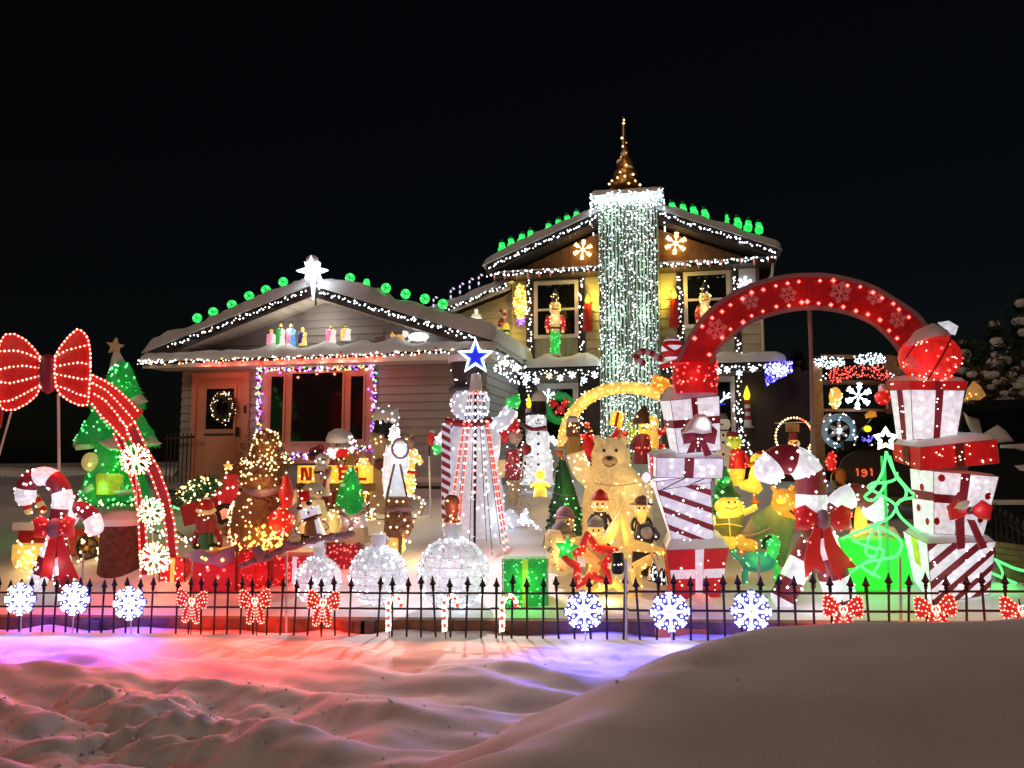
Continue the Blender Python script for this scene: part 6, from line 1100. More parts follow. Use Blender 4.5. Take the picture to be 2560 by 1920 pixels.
toy('slim_green_tree', 'slim dark green cone tree with small lights, left of the polar bear', 'artificial tree', 9.9, (1414, 1335), [('L', 'cone', 'fab_dkgreen', [1418, 1416, 1412, 1408, 1403], [(1335, 52), (1310, 46), (1240, 30), (1180, 16), (1140, 5)]), ('M', 'branches', 'foliage_dk' if mat('foliage_dk', (.012, .06, .03), .8, var=.3) else 0, lambda mb, X, s: [mb.add([p, p + Vector((rnd.gauss(0, 4), rnd.uniform(-5, -1), rnd.uniform(-14, -6))) * s, p + Vector((rnd.gauss(0, 4), rnd.uniform(-5, -1), rnd.uniform(-9, -3))) * s], [(0, 1, 2)]) for y in [rnd.uniform(1150, 1330) for _ in range(520)] for w in [6 + (y - 1150) * .25] for a in [rnd.uniform(PI, 2 * PI)] for p in [X(1405 + (y - 1150) * .055 + w * math.cos(a), y, w * math.sin(a))]] and None), ('D', 'bulbs', 'bulb_green', 12, 2.8, ('cone',)), ('D', 'bulbs', 'bulb_white', 12, 2.4, ('cone',)), ('T', 'cable', 'grey_print', [(1384, 1232, -24), (1412, 1240, -34), (1438, 1236, -24)], .8)], lamp_=[(1412, 1230, -60, GRN, 1.2)])
toy('polar_bear', 'big cream lit polar bear waving one paw behind the little gnomes', 'bear figure', 9.7, (1540, 1420), [
    ('L', 'body', 'fab_cream', [1548, 1548, 1546, 1544, 1540, 1536, 1530], [(1420, 84), (1360, 88), (1290, 82), (1240, 80), (1210, 74), (1180, 56), (1160, 40)], .75), ('E', 'head', 'fab_cream', 1526, 1136, 44, 42, 38), ('E', 'ear', 'fab_cream', 1494, 1100, 11, 12, 8), ('E', 'ear', 'fab_cream', 1560, 1102, 11, 12, 8), ('E', 'muzzle', 'fab_tan', 1524, 1152, 20, 15, 18, -28), ('E', 'nose', 'black', 1524, 1146, 8, 5.5, 5, -46), ('E', 'eye', 'black', 1510, 1126, 4, 4.5, 3, -38), ('E', 'eye', 'black', 1541, 1126, 4, 4.5, 3, -38), ('T', 'mouth', 'black', [(1512, 1162, -44), (1524, 1167, -48), (1537, 1161, -44)], 1.3), ('T', 'arm', 'fab_cream', [(1490, 1200), (1462, 1186), (1446, 1156), (1438, 1132)], [24, 21, 17, 14]), ('T', 'arm', 'fab_cream', [(1592, 1200), (1610, 1240), (1600, 1290)], [24, 22, 18]), ('T', 'belly_seam', 'tan', [(1485, 1208, -46), (1540, 1214, -62), (1590, 1208, -44)], 1.6), ('M', 'fur', 'fab_cream', lambda mb, X, s: [mb.add([p - e, p + e, p + d], [(0, 1, 2)]) for _ in range(2600) for y in [rnd.uniform(1100, 1415)] for w in [pw(y, [(1100, 30), (1125, 43), (1150, 42), (1175, 50), (1205, 72), (1240, 79), (1300, 82), (1360, 88), (1415, 84)])] for cx in [pw(y, [(1100, 1526), (1160, 1528), (1220, 1540), (1400, 1548)])] for a in [rnd.uniform(PI * .95, 2.05 * PI)] if not (1105 < y < 1172 and abs(math.cos(a)) < .62) for p in [X(cx + w * math.cos(a), y, w * .76 * math.sin(a))] for d in [Vector((math.cos(a) * .5 + rnd.gauss(0, .3), math.sin(a) * .5, -1)).normalized() * rnd.uniform(9, 17) * s] for e in [d.orthogonal().normalized() * 2.2 * s]] and None), ('D', 'bulbs', 'bulb_warm', 60, 3.0, ('body', 'arm'))], lamp_=[(1590, 1200, -110, (1, .75, .25), 6), (1530, 1310, -120, (1, .75, .25), 5), (1470, 1190, -70, (1, .7, .3), 2)])
# little figures in front
def gnome(lb, cx, yb, yt, hat, face, coat, Y, brim=1.0, beard=None, nm='gnome_figure', wd=28):
    h = yb - yt; w = wd
    sh = [('L', 'coat', coat, cx, [(yb, w * 1.25), (lerp(yb, yt + 2.7 * w, .5), w * 1.1), (yt + 2.6 * w, w * .7)]), ('E', 'head', face, cx, yt + 1.85 * w, w * .92, w * 1.05, w * .85), ('L', 'hat_brim', hat, cx, [(yt + 1.3 * w, w * brim), (yt + 1.18 * w, w * (brim + .08)), (yt + 1.05 * w, w * brim * .8)]), ('L', 'hat', hat, cx, [(yt + 1.1 * w, w * .92), (yt + .6 * w, w * .82), (yt + .22 * w, w * .45), (yt, 1)]),
          ('E', 'eye', 'black', cx - w * .3, yt + 1.75 * w, w * .12, w * .15, w * .1, -w * .82), ('E', 'eye', 'black', cx + w * .3, yt + 1.75 * w, w * .12, w * .15, w * .1, -w * .82), ('E', 'nose', face, cx, yt + 2.0 * w, w * .16, w * .16, w * .16, -w * .85), ('T', 'arm', coat, [(cx - w * .8, yt + 2.9 * w), (cx - w * 1.25, yt + 3.8 * w), (cx - w, yt + 4.6 * w)], w * .2), ('T', 'arm', coat, [(cx + w * .8, yt + 2.9 * w), (cx + w * 1.25, yt + 3.8 * w), (cx + w, yt + 4.6 * w)], w * .2), ('D', 'bulbs', 'bulb_warm', 9, 2.4, ('coat', 'head'))]
    if beard: sh.append(('I', 'beard', beard, [(cx - w * .8, yt + 2.1 * w), (cx + w * .8, yt + 2.1 * w), (cx + w * .5, yt + 3.3 * w), (cx, yt + 3.8 * w), (cx - w * .5, yt + 3.3 * w)], w * .5, -w * .75))
    else: sh.append(('T', 'mouth', 'ribbon', [(cx - w * .3, yt + 2.3 * w, -w * .74), (cx, yt + 2.42 * w, -w * .76), (cx + w * .3, yt + 2.3 * w, -w * .74)], w * .05))
    return toy(nm, lb, 'gnome figure', Y, (cx, yb), sh, 'small lit figures by the stars', lamp_=[(cx, yt + 2.4 * w, -w * 2.6, (1, .7, .3), 1.2)])
gnome('small figure in a snowy mauve hat by the slim green tree', 1412, 1400, 1262, 'mauve', 'flesh_lit_dim' if shell('flesh_lit_dim', (.5, .32, .16), (.8, .4, .12), .18) is None else 0, 'fab_tan', 9.1, 1.15, wd=25)
gnome('small snow-covered figure with a grey cap just above the green star', 1402, 1430, 1300, 'grey_fur', 'flesh_lit_dim', 'fab_cream', 8.8, 1.1, wd=26)
gnome('little figure with a red domed hat in front of the polar bear', 1500, 1400, 1222, 'red', 'flesh_lit', 'fab_dark', 9.0, 1.0, wd=22)
gnome('child-faced figure with a tan hood behind the top of the yellow star', 1490, 1440, 1288, 'grey_fur', 'flesh_lit', 'fab_tan', 8.75, .95, wd=22)
gnome('figure in a wide dark brown hat right of the polar bear, with a yellow beard', 1604, 1430, 1236, 'brown', 'flesh_lit', 'fab_dark', 9.0, 1.4, 'fab_gold', wd=20)
toy('spotted_bear', 'yellow spotted lit bear with dark snout, left of the green star', 'bear figure', 8.6, (1394, 1444), [('I', 'body', 'fab_cream', [(1362, 1338), (1372, 1322), (1400, 1326), (1412, 1350), (1404, 1378), (1428, 1410), (1424, 1434), (1404, 1442), (1376, 1430), (1370, 1386), (1360, 1362)], 46), *[('E', 'spot', 'orange', x, y, 5, 4, 3, o) for x, y, o in ((1386, 1412, -19), (1402, 1424, -16), (1410, 1404, -14), (1384, 1394, -19))], ('E', 'snout', 'mauve', 1376, 1374, 9, 8, 8, -18), ('E', 'eye', 'black', 1376, 1352, 3, 3, 3, -18), ('T', 'ear', 'fab_tan', [(1364, 1338), (1358, 1366)], 4), ('D', 'bulbs', 'bulb_yellow', 9, 2.4)], lamp_=[(1390, 1400, -45, (1, .7, .25), 1.5)])
def star_frame(nm, lb, cx, cy, r, ri, rad, mt, bulb, nb, Y, rot=0, lamp_=None, snow=False):
    pts = star_pts(cx, cy, r, ri, rot=rot)
    def fr_(mb, X, s):
        for i in range(10):
            a, b = X(*pts[i]), X(*pts[(i + 1) % 10]); mb.tube([a, (a + b) / 2, b], [rad * s * (.35 if i % 2 == 0 else 1), rad * .8 * s, rad * s * (1 if i % 2 == 0 else .35)], 7)
    return toy(nm, lb, 'star light', Y, (cx, cy + r), [('M', 'star_frame', mt, fr_), ('D', 'bulbs', bulb, nb, 3.2)], lamp_=lamp_)
star_frame('star_light', 'large open yellow star frame leaning behind the fence', 1540, 1400, 122, .42, 15, 'fab_gold_star' if shell('fab_gold_star', (.75, .5, .15), (1, .62, .14), .3) is None else 0, 'bulb_yellow', 30, 8.4, .12, [(1540, 1330, -40, (1, .7, .2), 4), (1520, 1490, -40, (1, .7, .2), 4)])
star_frame('star_light', 'open red star frame with lights in front of the yellow star', 1476, 1404, 76, .45, 11, 'fab_red', 'bulb_red', 22, 8.25, -.12, [(1470, 1400, -40, RED, 3)])
toy('green_star', 'small solid green faceted star left of the red star', 'star light', 8.15, (1417, 1402), [('I', 'star', 'green_star_m' if shell('green_star_m', (.02, .3, .06), (.01, .7, .08), .35) is None else 0, star_pts(1417, 1371, 34, .5, rot=.1), 24), ('DP', 'bulbs', 'bulb_green', [(1406, 1370), (1420, 1378), (1428, 1362), (1412, 1356)], 4, -14)], lamp_=[(1408, 1372, -30, GRN, 1.5)])
meshbox('green tinsel gift box behind the fence right of the largest bauble', 1256, 1398, 1370, 1532, 8.0, 'fab_green', 'bulb_green', 60, 'fab_olive', 80, glow=(GRN, 4))
toy('solar_lamp', 'dark cylinder lamp on a thin pole in front of the yellow star', 'solar lamp', 7.9, (1545, 1440), [('L', 'cylinder', 'black', 1544, [(1434, 12), (1426, 15), (1386, 15), (1380, 12)]), ('DP', 'bulbs', 'bulb_pink', [(1536, 1412), (1546, 1412), (1553, 1411)], 2.4, -16), ('T', 'pole', 'white_pole', [(1560, 1396), (1562, 1440), (1568, 1600)], 3, 2)])
toy('silver_bells', 'pair of silver bells with white lights left of the red striped tower base', 'bells', 8.3, (1640, 1460), [('L', 'bell', 'silver', 1634, [(1452, 18), (1446, 15), (1424, 12), (1410, 6), (1404, 3)]), ('L', 'bell', 'silver', 1656, [(1460, 16), (1454, 14), (1432, 11), (1420, 5)]), ('T', 'loop', 'silver', [(1636, 1402), (1630, 1386), (1640, 1384), (1644, 1400)], 2), ('DP', 'bulbs', 'bulb_cool', [(1628, 1438), (1640, 1430), (1634, 1448), (1652, 1440), (1660, 1450), (1636, 1418)], 2.8, -16)])
toy('dark_bauble_figure', 'little dark figure with glass ball belly in front of the brown-hatted one', 'bauble figure', 8.6, (1612, 1365), [('E', 'ball', 'glass_dim' if shell('glass_dim', (.3, .25, .22), (.6, .5, .4), .05) is None else 0, 1616, 1332, 16, 17), ('L', 'coat', 'fab_dark', 1612, [(1368, 18), (1340, 24), (1310, 20), (1306, 10)], .7, 8), ('T', 'arm', 'fab_dark', [(1634, 1320), (1646, 1340), (1636, 1350)], 5), ('DP', 'bulbs', 'bulb_white', [(1598, 1360), (1604, 1350), (1622, 1362), (1640, 1342), (1596, 1342)], 2.2, -18)])
# things behind the polar bear, before the chimney
toy('yellow_gift', 'small tilted yellow lit gift with a red ribbon under the amber arch', 'gift box', 11.9, (1544, 1075), [('P', 'box', 'fab_yellow', [(1532, 1028), (1560, 1034), (1552, 1070), (1524, 1062)], 30), ('P', 'ribbon', 'red', [(1543, 1029), (1549, 1031), (1541, 1068), (1535, 1066)], 4, -17), ('T', 'hook', 'wire_dark', [(1546, 1030), (1546, 1018)], 1), ('D', 'bulbs', 'bulb_yellow', 9, 2.4, ('box',))])
toy('red_gift', 'small tilted red lit gift hanging under the yellow one by the chimney', 'gift box', 11.8, (1552, 1112), [('P', 'box', 'fab_red', [(1542, 1070), (1570, 1084), (1556, 1112), (1526, 1094)], 30), ('P', 'ribbon', 'fab_tan', [(1552, 1075), (1558, 1078), (1544, 1106), (1538, 1102)], 4, -17), ('D', 'bulbs', 'bulb_red', 8, 2.6, ('box',))])
toy('moustache_figure', 'lit yellow-faced figure with a black moustache and a floppy brown hat', 'toy figure', 11.2, (1618, 1160), [('L', 'head', 'fab_yellow', 1612, [(1084, 14), (1072, 16), (1058, 15)]), ('L', 'hat', 'brown', [1604, 1602, 1606, 1612], [(1060, 22), (1052, 22), (1034, 16), (1014, 4)]), ('T', 'moustache', 'black', [(1604, 1072, -16), (1610, 1069, -17), (1616, 1072, -17), (1622, 1069, -15)], 1.8), ('E', 'eye', 'black', 1606, 1064, 2, 2.4, 2, -15), ('E', 'eye', 'black', 1619, 1064, 2, 2.4, 2, -15), ('L', 'coat', 'fab_maroon', 1606, [(1160, 22), (1120, 22), (1090, 18), (1084, 10)]), ('T', 'arm', 'fab_maroon', [(1590, 1096), (1584, 1116), (1598, 1132)], 7), ('D', 'bulbs', 'bulb_warm', 14, 2.4), ('D', 'bulbs', 'bulb_red', 10, 2.4, ('coat',))], lamp_=[(1606, 1080, -50, (1, .6, .25), 1.5)])
toy('popcorn_soldier', 'lit soldier with a tall amber hat and red drumsticks beside the white top gift box', 'toy soldier', 11.3, (1640, 1170), [('L', 'head', 'flesh_lit', 1636, [(1072, 10), (1060, 12), (1050, 11)]), ('L', 'hat', 'fab_yellow', 1632, [(1052, 12), (1044, 12), (1040, 8)]), ('L', 'coat', 'fab_gold', 1632, [(1120, 14), (1100, 16), (1076, 12)]), ('L', 'legs', 'fab_olive', 1630, [(1168, 10), (1120, 11)]), ('T', 'sleeve', 'fab_red', [(1644, 1084), (1658, 1078), (1670, 1072)], 8), ('T', 'sleeve', 'fab_red', [(1648, 1110), (1656, 1130), (1652, 1146)], 8), ('E', 'eye', 'black', 1632, 1058, 1.8, 2, 2, -11), ('E', 'eye', 'black', 1640, 1058, 1.8, 2, 2, -11), ('D', 'bulbs', 'bulb_warm', 16, 2.4), ('D', 'bulbs', 'bulb_red', 12, 2.6, ('sleeve',))])
toy('berry_bell', 'red lit drop ornament with berries between brown cub and polar bear', 'ornament', 11.0, (1470, 1150), [('L', 'drop', 'fab_red', 1470, [(1150, 8), (1140, 17), (1115, 16), (1096, 8), (1088, 3)]), ('E', 'berry', 'bauble_red', 1460, 1092, 8, 7), ('E', 'berry', 'bauble_red', 1478, 1094, 8, 7), ('E', 'sprig', 'fab_dkgreen', 1470, 1074, 11, 7), ('E', 'cap', 'orange', 1466, 1062, 8, 6), ('D', 'bulbs', 'bulb_red', 16, 2.6), ('D', 'bulbs', 'bulb_warm', 5, 2.2)], lamp_=[(1470, 1120, -40, RED, 1)])
bush('lime_shrub', 'small lime green lit shrub between the hanging gifts and the moustached figure', 'shrub', 1580, 1082, 16, 26, 12.2, 'fab_olive', 260, 'bulb_yellow', 14, 12, br=2.6, ls=6)
toy('white_lollipop', 'small pale pink lollipop at the corner of the lavender flat gift box', 'lollipop', 8.6, (1616, 1260), [('L', 'candy', 'pale_purple', 1616, [(1206, 3), (1200, 9), (1193, 11), (1186, 9), (1181, 3)], .5), ('T', 'stick', 'white', [(1616, 1204), (1618, 1262)], 1.6), ('DP', 'bulbs', 'bulb_pink', [(1614, 1216), (1620, 1230)], 2.4, -3)])
# ------------------------------------------------------------ right part of the yard: gift towers under the arch
def gift(nm, lb, Y, A, B, C, D, E, F, dR, dp, shell_, left=(), front=(), stripes=None, lid=None, extra=(), nb=26, bulb='bulb_white', cat='gift box', grp=None, glow=None, lshell=None):
    """front quad A B C D (photo points, clockwise from top left), left face runs back to E (top) and F (bottom)"""
    fr = Fr((C[0] + D[0]) / 2, max(C[1], D[1]), Y); s = fr.s; rt = empty(nm, fr.O, YAW); tag(rt, lb, cat, grp)
    a, d = fr.p(*A), fr.p(*D); b, c = fr.p(*B, dR * s), fr.p(*C, dR * s); e, f = fr.p(*E, dp * s), fr.p(*F, dp * s); g, h = b + (e - a), c + (f - d)
    mb = MB(); mb.hexa([d, c, h, f, a, b, g, e]); body = mb.build('box', [shell_], rt, False)
    def face(q00, q10, q11, q01):
        n = (q10 - q00).cross(q01 - q00).normalized()
        if n.y > 0: n = -n
        return lambda u, v, o=0: (q00.lerp(q10, u)).lerp(q01.lerp(q11, u), v) + n * o
    FF = face(a, b, c, d); LF = face(e, a, d, f)
    def strip(Q, pts, m, name, o=.006):
        k = len(pts); mb = MB(); mb.add([Q(u, v, o) for u, v in pts] + [Q(u, v, -.004) for u, v in pts], [tuple(range(k)), tuple(range(2 * k - 1, k - 1, -1))] + [(i, (i + 1) % k, k + (i + 1) % k, k + i) for i in range(k)]); mb.build(name, m, rt, False)
    for u0, u1, v0, v1, m in front: strip(FF, [(u0, v0), (u1, v0), (u1, v1), (u0, v1)], m, 'ribbon', .008)
    for u0, u1, v0, v1, m in left: strip(LF, [(u0, v0), (u1, v0), (u1, v1), (u0, v1)], m, 'ribbon', .008)
    if stripes:
        m, sl, n, wd = stripes
        for i in range(-8, int(n) + 9):
            pts = []
            off = i / n; P = []
            # clip band v = sl*u + off .. + wd to the unit square
            def vv(u, k): return sl * u + off + k
            poly = [(0, vv(0, 0)), (1, vv(1, 0)), (1, vv(1, wd)), (0, vv(0, wd))]
            for lim_, sg in ((0, 1), (1, -1)):
                out = []
                for p, q in zip(poly, poly[1:] + poly[:1]):
                    ip, iq = sg * (p[1] - lim_) >= 0, sg * (q[1] - lim_) >= 0
                    if ip: out.append(p)
                    if ip != iq: t = (lim_ - p[1]) / (q[1] - p[1]); out.append((lerp(p[0], q[0], t), lim_))
                poly = out
                if not poly: break
            if len(poly) > 2: strip(FF, poly, m, 'stripe')
    # seams between the fabric panels
    mb = MB()
    for p, q in ((a, d), (a, b), (b, c), (d, c), (e, a)): mb.tube([p, q], .9 * s, 5)
    mb.build('frame_wire', 'grey_print', rt)
    led = MB()
    for _ in range(int(nb * .65)): led.octa(FF(rnd.uniform(.04, .96), rnd.uniform(.06, .94), .008), rnd.uniform(1.4, 3.4) * s)
    for _ in range(nb // 4): led.octa(LF(rnd.uniform(.1, .9), rnd.uniform(.06, .94), .008), rnd.uniform(1.4, 2.8) * s)
    led.build('bulbs', bulb, rt, True, 'stuff')
    for ex in extra: ex(rt, fr, s, FF, LF, (a, b, c, d, e, f, g, h))
    if glow: lamp(rt, FF(.5, .5, .32), glow[0], glow[1])
    return rt
def topsnow(th=12, lumps=1):
    def fn(rt, fr, s, FF, LF, P):
        a, b, c, d, e, f, g, h = P; mb = MB(); n = 14; vs = []
        for j in range(n + 1):
            for i in range(n + 1):
                u, v = i / n, j / n; p = a.lerp(b, u).lerp(e.lerp(g, u), v); ed = min(u, 1 - u, v, 1 - v) * 5; vs.append(p + Vector((0, 0, th * s * math.sqrt(max(0, 1 - (1 - min(1, ed)) ** 2)) * (1 + .5 * lumps * noise.noise(p * 5 + rt.location)) + .002)))
        mb.add(vs, [(j * (n + 1) + i, j * (n + 1) + i + 1, (j + 1) * (n + 1) + i + 1, (j + 1) * (n + 1) + i) for j in range(n) for i in range(n)]); mb.build('snow_cap', 'snow', rt)
    return fn
def bowx(kx, ky, w, h, m, off, snowy=False, tails=()):
    def fn(rt, fr, s, FF, LF, P):
        def X(x, y, o=0): q = fr.p(x, y, (off + o) * s); return q
        for sg in (-1, 1):
            pts = [(kx + sg * 4, ky - 6), (kx + sg * w * .55, ky - h * .8), (kx + sg * w, ky - h * .3), (kx + sg * w * .85, ky + h * .75), (kx + sg * w * .4, ky + h * .6), (kx + sg * 4, ky + 8)]; mb = MB(); mb.pillow([(X(x, y).x, X(x, y).z) for x, y in pts], off * s, 26 * s); mb.build('bow_loop', m, rt)
        mb = MB(); mb.ell(X(kx, ky, -6), (9 * s, 10 * s, 10 * s), 10, 7); mb.build('bow_knot', 'ribbon', rt)
        for t in tails: mb = MB(); mb.prism([(X(x, y).x, X(x, y).z) for x, y in t], (off - 2) * s, (off + 2) * s); mb.build('bow_tail', 'fab_maroon', rt, False)
        if snowy: mb = MB(); mb.pillow([(X(x, y).x, X(x, y).z) for x, y in snowy], (off - 12) * s, 46 * s); mb.build('bow_snow', 'snow', rt)
    return fn
GY = 8.35
gift('gift_box', 'red lit gift box with a lavender ribbon at the bottom of the left tower', GY, (1666, 1376), (1822, 1370), (1796, 1512), (1690, 1515), (1656, 1352), (1672, 1500), 6, 90, 'fab_red', front=((.46, .6, 0, 1, 'fab_lav'), (0, .45, .36, .52, 'fab_lav'), (.61, 1, .36, .52, 'fab_lav')), extra=(topsnow(26),), nb=20, bulb='bulb_pink', glow=(RED, 2))
gift('gift_box', 'white gift box with dark red diagonal stripes in the left tower', GY + .03, (1643, 1222), (1776, 1206), (1786, 1356), (1688, 1372), (1630, 1212), (1680, 1360), 10, 70, 'fab_lav', stripes=('fab_maroon', .42, 3.4, .1), nb=40, glow=(WHT, 1.2))
gift('gift_lid', 'white striped lid lying slantwise on the striped box of the left tower', GY - .02, (1640, 1204), (1782, 1184), (1778, 1206), (1644, 1226), (1626, 1198), (1628, 1218), 10, 80, 'fab_lav', stripes=('ribbon', -2.2, .9, .12), nb=4, cat='gift box')  # lid of the striped box, built as its own thing
gift('gift_box', 'flat lavender gift box with a maroon ribbon in the left tower', GY, (1642, 1144), (1809, 1146), (1806, 1196), (1640, 1194), (1618, 1132), (1622, 1180), 4, 80, 'fab_lav', front=((.42, .56, 0, 1, 'fab_maroon'),), left=((.3, .6, 0, 1, 'fab_red'),), extra=(topsnow(12),), nb=22, glow=(WHT, .8))
gift('gift_box', 'tall white gift box with a big snow-covered maroon bow, top of the left tower', GY, (1676, 1001), (1798, 990), (1802, 1126), (1696, 1134), (1650, 1002), (1676, 1128), 8, 80, 'fab_white', front=((.42, .54, 0, 1, 'fab_maroon'), (0, .41, .38, .53, 'fab_maroon'), (.55, 1, .36, .5, 'fab_maroon')), left=((0, 1, .38, .53, 'fab_maroon'),), extra=(topsnow(46), bowx(1748, 1086, 46, 34, 'fab_maroon', -22, [(1702, 1084), (1716, 1058), (1736, 1036), (1760, 1036), (1776, 1056), (1776, 1082), (1752, 1086), (1730, 1082)], [[(1730, 1100), (1744, 1100), (1736, 1130), (1716, 1134)], [(1748, 1100), (1762, 1100), (1780, 1136), (1762, 1142)]])), nb=26, glow=(WHT, 1.6))
toy('red_drum', 'red lit fabric drum crowned by the arch foot on the left gift tower', 'gift topper', GY + .1, (1736, 985), [('L', 'drum', 'fab_red', [1738, 1736, 1736, 1740], [(985, 56), (960, 56), (910, 54), (894, 50)]), ('I', 'ribbon_flap', 'fab_red', [(1646, 914), (1690, 896), (1740, 884), (1742, 904), (1690, 916), (1650, 922)], 26, -40), ('D', 'bulbs', 'bulb_red', 46, 3.2, ('drum',)), ('D', 'bulbs', 'bulb_pink', 12, 2.4)], lamp_=[(1736, 930, -95, RED, 2)])
toy('striped_ball', 'red and white ball with a snow top beside the red drum', 'ball ornament', GY - .1, (1680, 905), [('M', 'ball', ['fab_white', 'fab_red'], lambda mb, X, s: mb.lathe(X(1680, 872).x, 0, [(X(1680, y).z, r * s) for y, r in ((902, 6), (894, 20), (880, 27), (866, 27), (854, 22), (848, 16))], 16, [0, 1, 0, 1, 0])), ('L', 'snow_top', 'snow', 1680, [(856, 20), (846, 18), (838, 10), (836, 3)]), ('T', 'fold', 'fab_red', [(1660, 862, -16), (1686, 880, -27), (1706, 866, -14)], 5)])
toy('striped_cane', 'dark red and white candy cane poking out left of the red drum', 'candy cane', GY - .1, (1640, 905), [('C', 'cane', ['fab_maroon', 'grey_fur_white'], [(1614, 912), (1594, 896), (1594, 884), (1612, 878), (1634, 886), (1660, 902)], 8.5, 12)])
OUT = [(1688, 905), (1715, 849), (1750, 796), (1803, 747), (1877, 708), (1955, 687), (2018, 682), (2085, 685), (2174, 708), (2244, 747), (2300, 786), (2330, 830)]
INN = [(1782, 905), (1800, 872), (1828, 846), (1877, 810), (1948, 786), (2025, 775), (2103, 784), (2174, 810), (2223, 853), (2250, 890)]
def sm2(L): return [(p.x, p.y) for p in smooth_path([Vector((x, y, 0)) for x, y in L], 4)]
OUT, INN = sm2(OUT), sm2(INN)
def band(mb, X, s, A, B, y0, y1):
    n = 40; a = resample([Vector((x, y, 0)) for x, y in A], 1e9 if 0 else sum((Vector(q) - Vector(p)).length for p, q in zip([(*k, 0) for k in A], [(*k, 0) for k in A[1:]])) / n)[:n + 1]; b = resample([Vector((x, y, 0)) for x, y in B], sum((Vector(q) - Vector(p)).length for p, q in zip([(*k, 0) for k in B], [(*k, 0) for k in B[1:]])) / n)[:n + 1]
    n = min(len(a), len(b)); vs = []
    for p, q in zip(a, b): vs += [X(p.x, p.y, y0), X(q.x, q.y, y0), X(q.x, q.y, y1), X(p.x, p.y, y1)]
    fs = []
    for i in range(n - 1):
        for j in range(4): fs.append((4 * i + j, 4 * i + (j + 1) % 4, 4 * i + 4 + (j + 1) % 4, 4 * i + 4 + j))
    fs += [(3, 2, 1, 0), tuple(4 * n - 4 + j for j in range(4))]; mb.add(vs, fs)
def mixl(A, B, t):
    a = resample([Vector((x, y, 0)) for x, y in A], 12); m = len(a); LB = sum((Vector((*q, 0)) - Vector((*p, 0))).length for p, q in zip(B, B[1:])); b = resample([Vector((x, y, 0)) for x, y in B], LB / (m - 1)); return [(lerp(p.x, q.x, t), lerp(p.y, q.y, t)) for p, q in zip(a, b)]
def pf(cx, cy, r):
    P = []
    def fn(mb, X, s):
        for i in range(6):
            a = PI * i / 3 + .25
            for l0, l1, d in ((0, 1, 0), (.4, .8, .8), (.4, .8, -.8), (.65, .95, .7), (.65, .95, -.7)):
                x0, y0 = cx + math.sin(a) * r * l0, cy - math.cos(a) * r * l0; b = a + d; L = (l1 - l0) * r; x1, y1 = x0 + math.sin(b) * L, y0 - math.cos(b) * L; nx, ny = math.cos(b) * r * .06, math.sin(b) * r * .06
                mb.prism([(X(x, y).x, X(x, y).z) for x, y in ((x0 - nx, y0 - ny), (x0 + nx, y0 + ny), (x1 + nx, y1 + ny), (x1 - nx, y1 - ny))], -29 * s, -27.2 * s)
    return ('M', 'snowflake_print', 'arch_flake', fn)
c2 = lambda x, y: (1680 + x / 2.836, 680 + y / 2.836)
UPL = [c2(*p) for p in ((160, 470), (215, 385), (285, 325), (355, 280), (415, 233), (500, 190), (565, 145), (648, 125), (737, 98), (820, 80), (900, 68), (1050, 62), (1145, 60), (1245, 95), (1335, 105), (1425, 145), (1490, 185), (1570, 225), (1610, 265), (1680, 320))]
LWL = [c2(*p) for p in ((265, 585), (355, 465), (415, 405), (505, 355), (565, 310), (645, 278), (740, 245), (830, 238), (920, 215), (960, 210), (1040, 222), (1128, 232), (1215, 247), (1305, 275), (1390, 300), (1475, 340), (1540, 415), (1597, 470))]
toy('gift_arch', 'big red fabric arch with snowflake prints and red bulbs spanning the two gift towers', 'arch', GY + .12, (2020, 1100), [
    ('M', 'arch_fabric', 'arch_red', lambda mb, X, s: band(mb, X, s, mixl(OUT, INN, .12), mixl(OUT, INN, .88), -27, 30)), ('M', 'arch_edge', 'grey_print', lambda mb, X, s: band(mb, X, s, OUT, mixl(OUT, INN, .119), -30, 33)), ('M', 'arch_edge', 'grey_print', lambda mb, X, s: band(mb, X, s, mixl(OUT, INN, .881), INN, -30, 33)),
    *[pf(*c2(x, y), r) for x, y, r in ((295, 420, 27), (530, 220, 22), (795, 175, 22), (1160, 160, 28), (1400, 190, 22), (1560, 350, 22))], ('T', 'seam', 'ribbon', [(2018, 700, -28), (2019, 768, -28)], 1.4), ('DP', 'bulbs', 'bulb_red', UPL + LWL, 6.4, -30), ('DP', 'bulb_cores', 'bulb_pink', UPL + LWL, 2.0, -38),
    ('T', 'pole', 'grey_print', [(2022, 772), (2028, 960), (2034, 1470)], 4, 20), ('T', 'pole', 'grey_print', [(2027, 775), (2032, 960), (2038, 1470)], 2, 24)], lamp_=[(1800, 830, -70, RED, 1.2), (2020, 740, -70, RED, 1.2), (2200, 780, -70, RED, 1.2)])
toy('red_bauble', 'big red lit bauble with a snowy top on the right gift tower', 'ball ornament', GY, (2322, 952), [('E', 'ball', 'bauble_red', 2324, 894, 74, 62, 66), ('I', 'snow_top', 'snow', [(2262, 866), (2290, 826), (2330, 808), (2364, 826), (2376, 842), (2340, 852), (2300, 862)], 70, -14), ('T', 'seam', 'ribbon', [(2318, 950, -58), (2350, 900, -70), (2378, 846, -52)], 2.2), ('T', 'seam', 'ribbon', [(2262, 900, -44), (2290, 856, -52)], 1.8), ('I', 'bow', 'fab_white', [(2344, 806), (2372, 802), (2396, 816), (2388, 838), (2370, 834), (2360, 818)], 20, -6), ('D', 'bulbs', 'bulb_pink', 34, 2.6, ('ball',)), ('D', 'bulbs', 'bulb_red', 20, 4, ('ball',)), ('P', 'snowflake_print', 'arch_flake', star_pts(2278, 904, 17, .4, 6), 6, -50)], lamp_=[(2300, 900, -100, RED, 2)])
DYR = 8.3
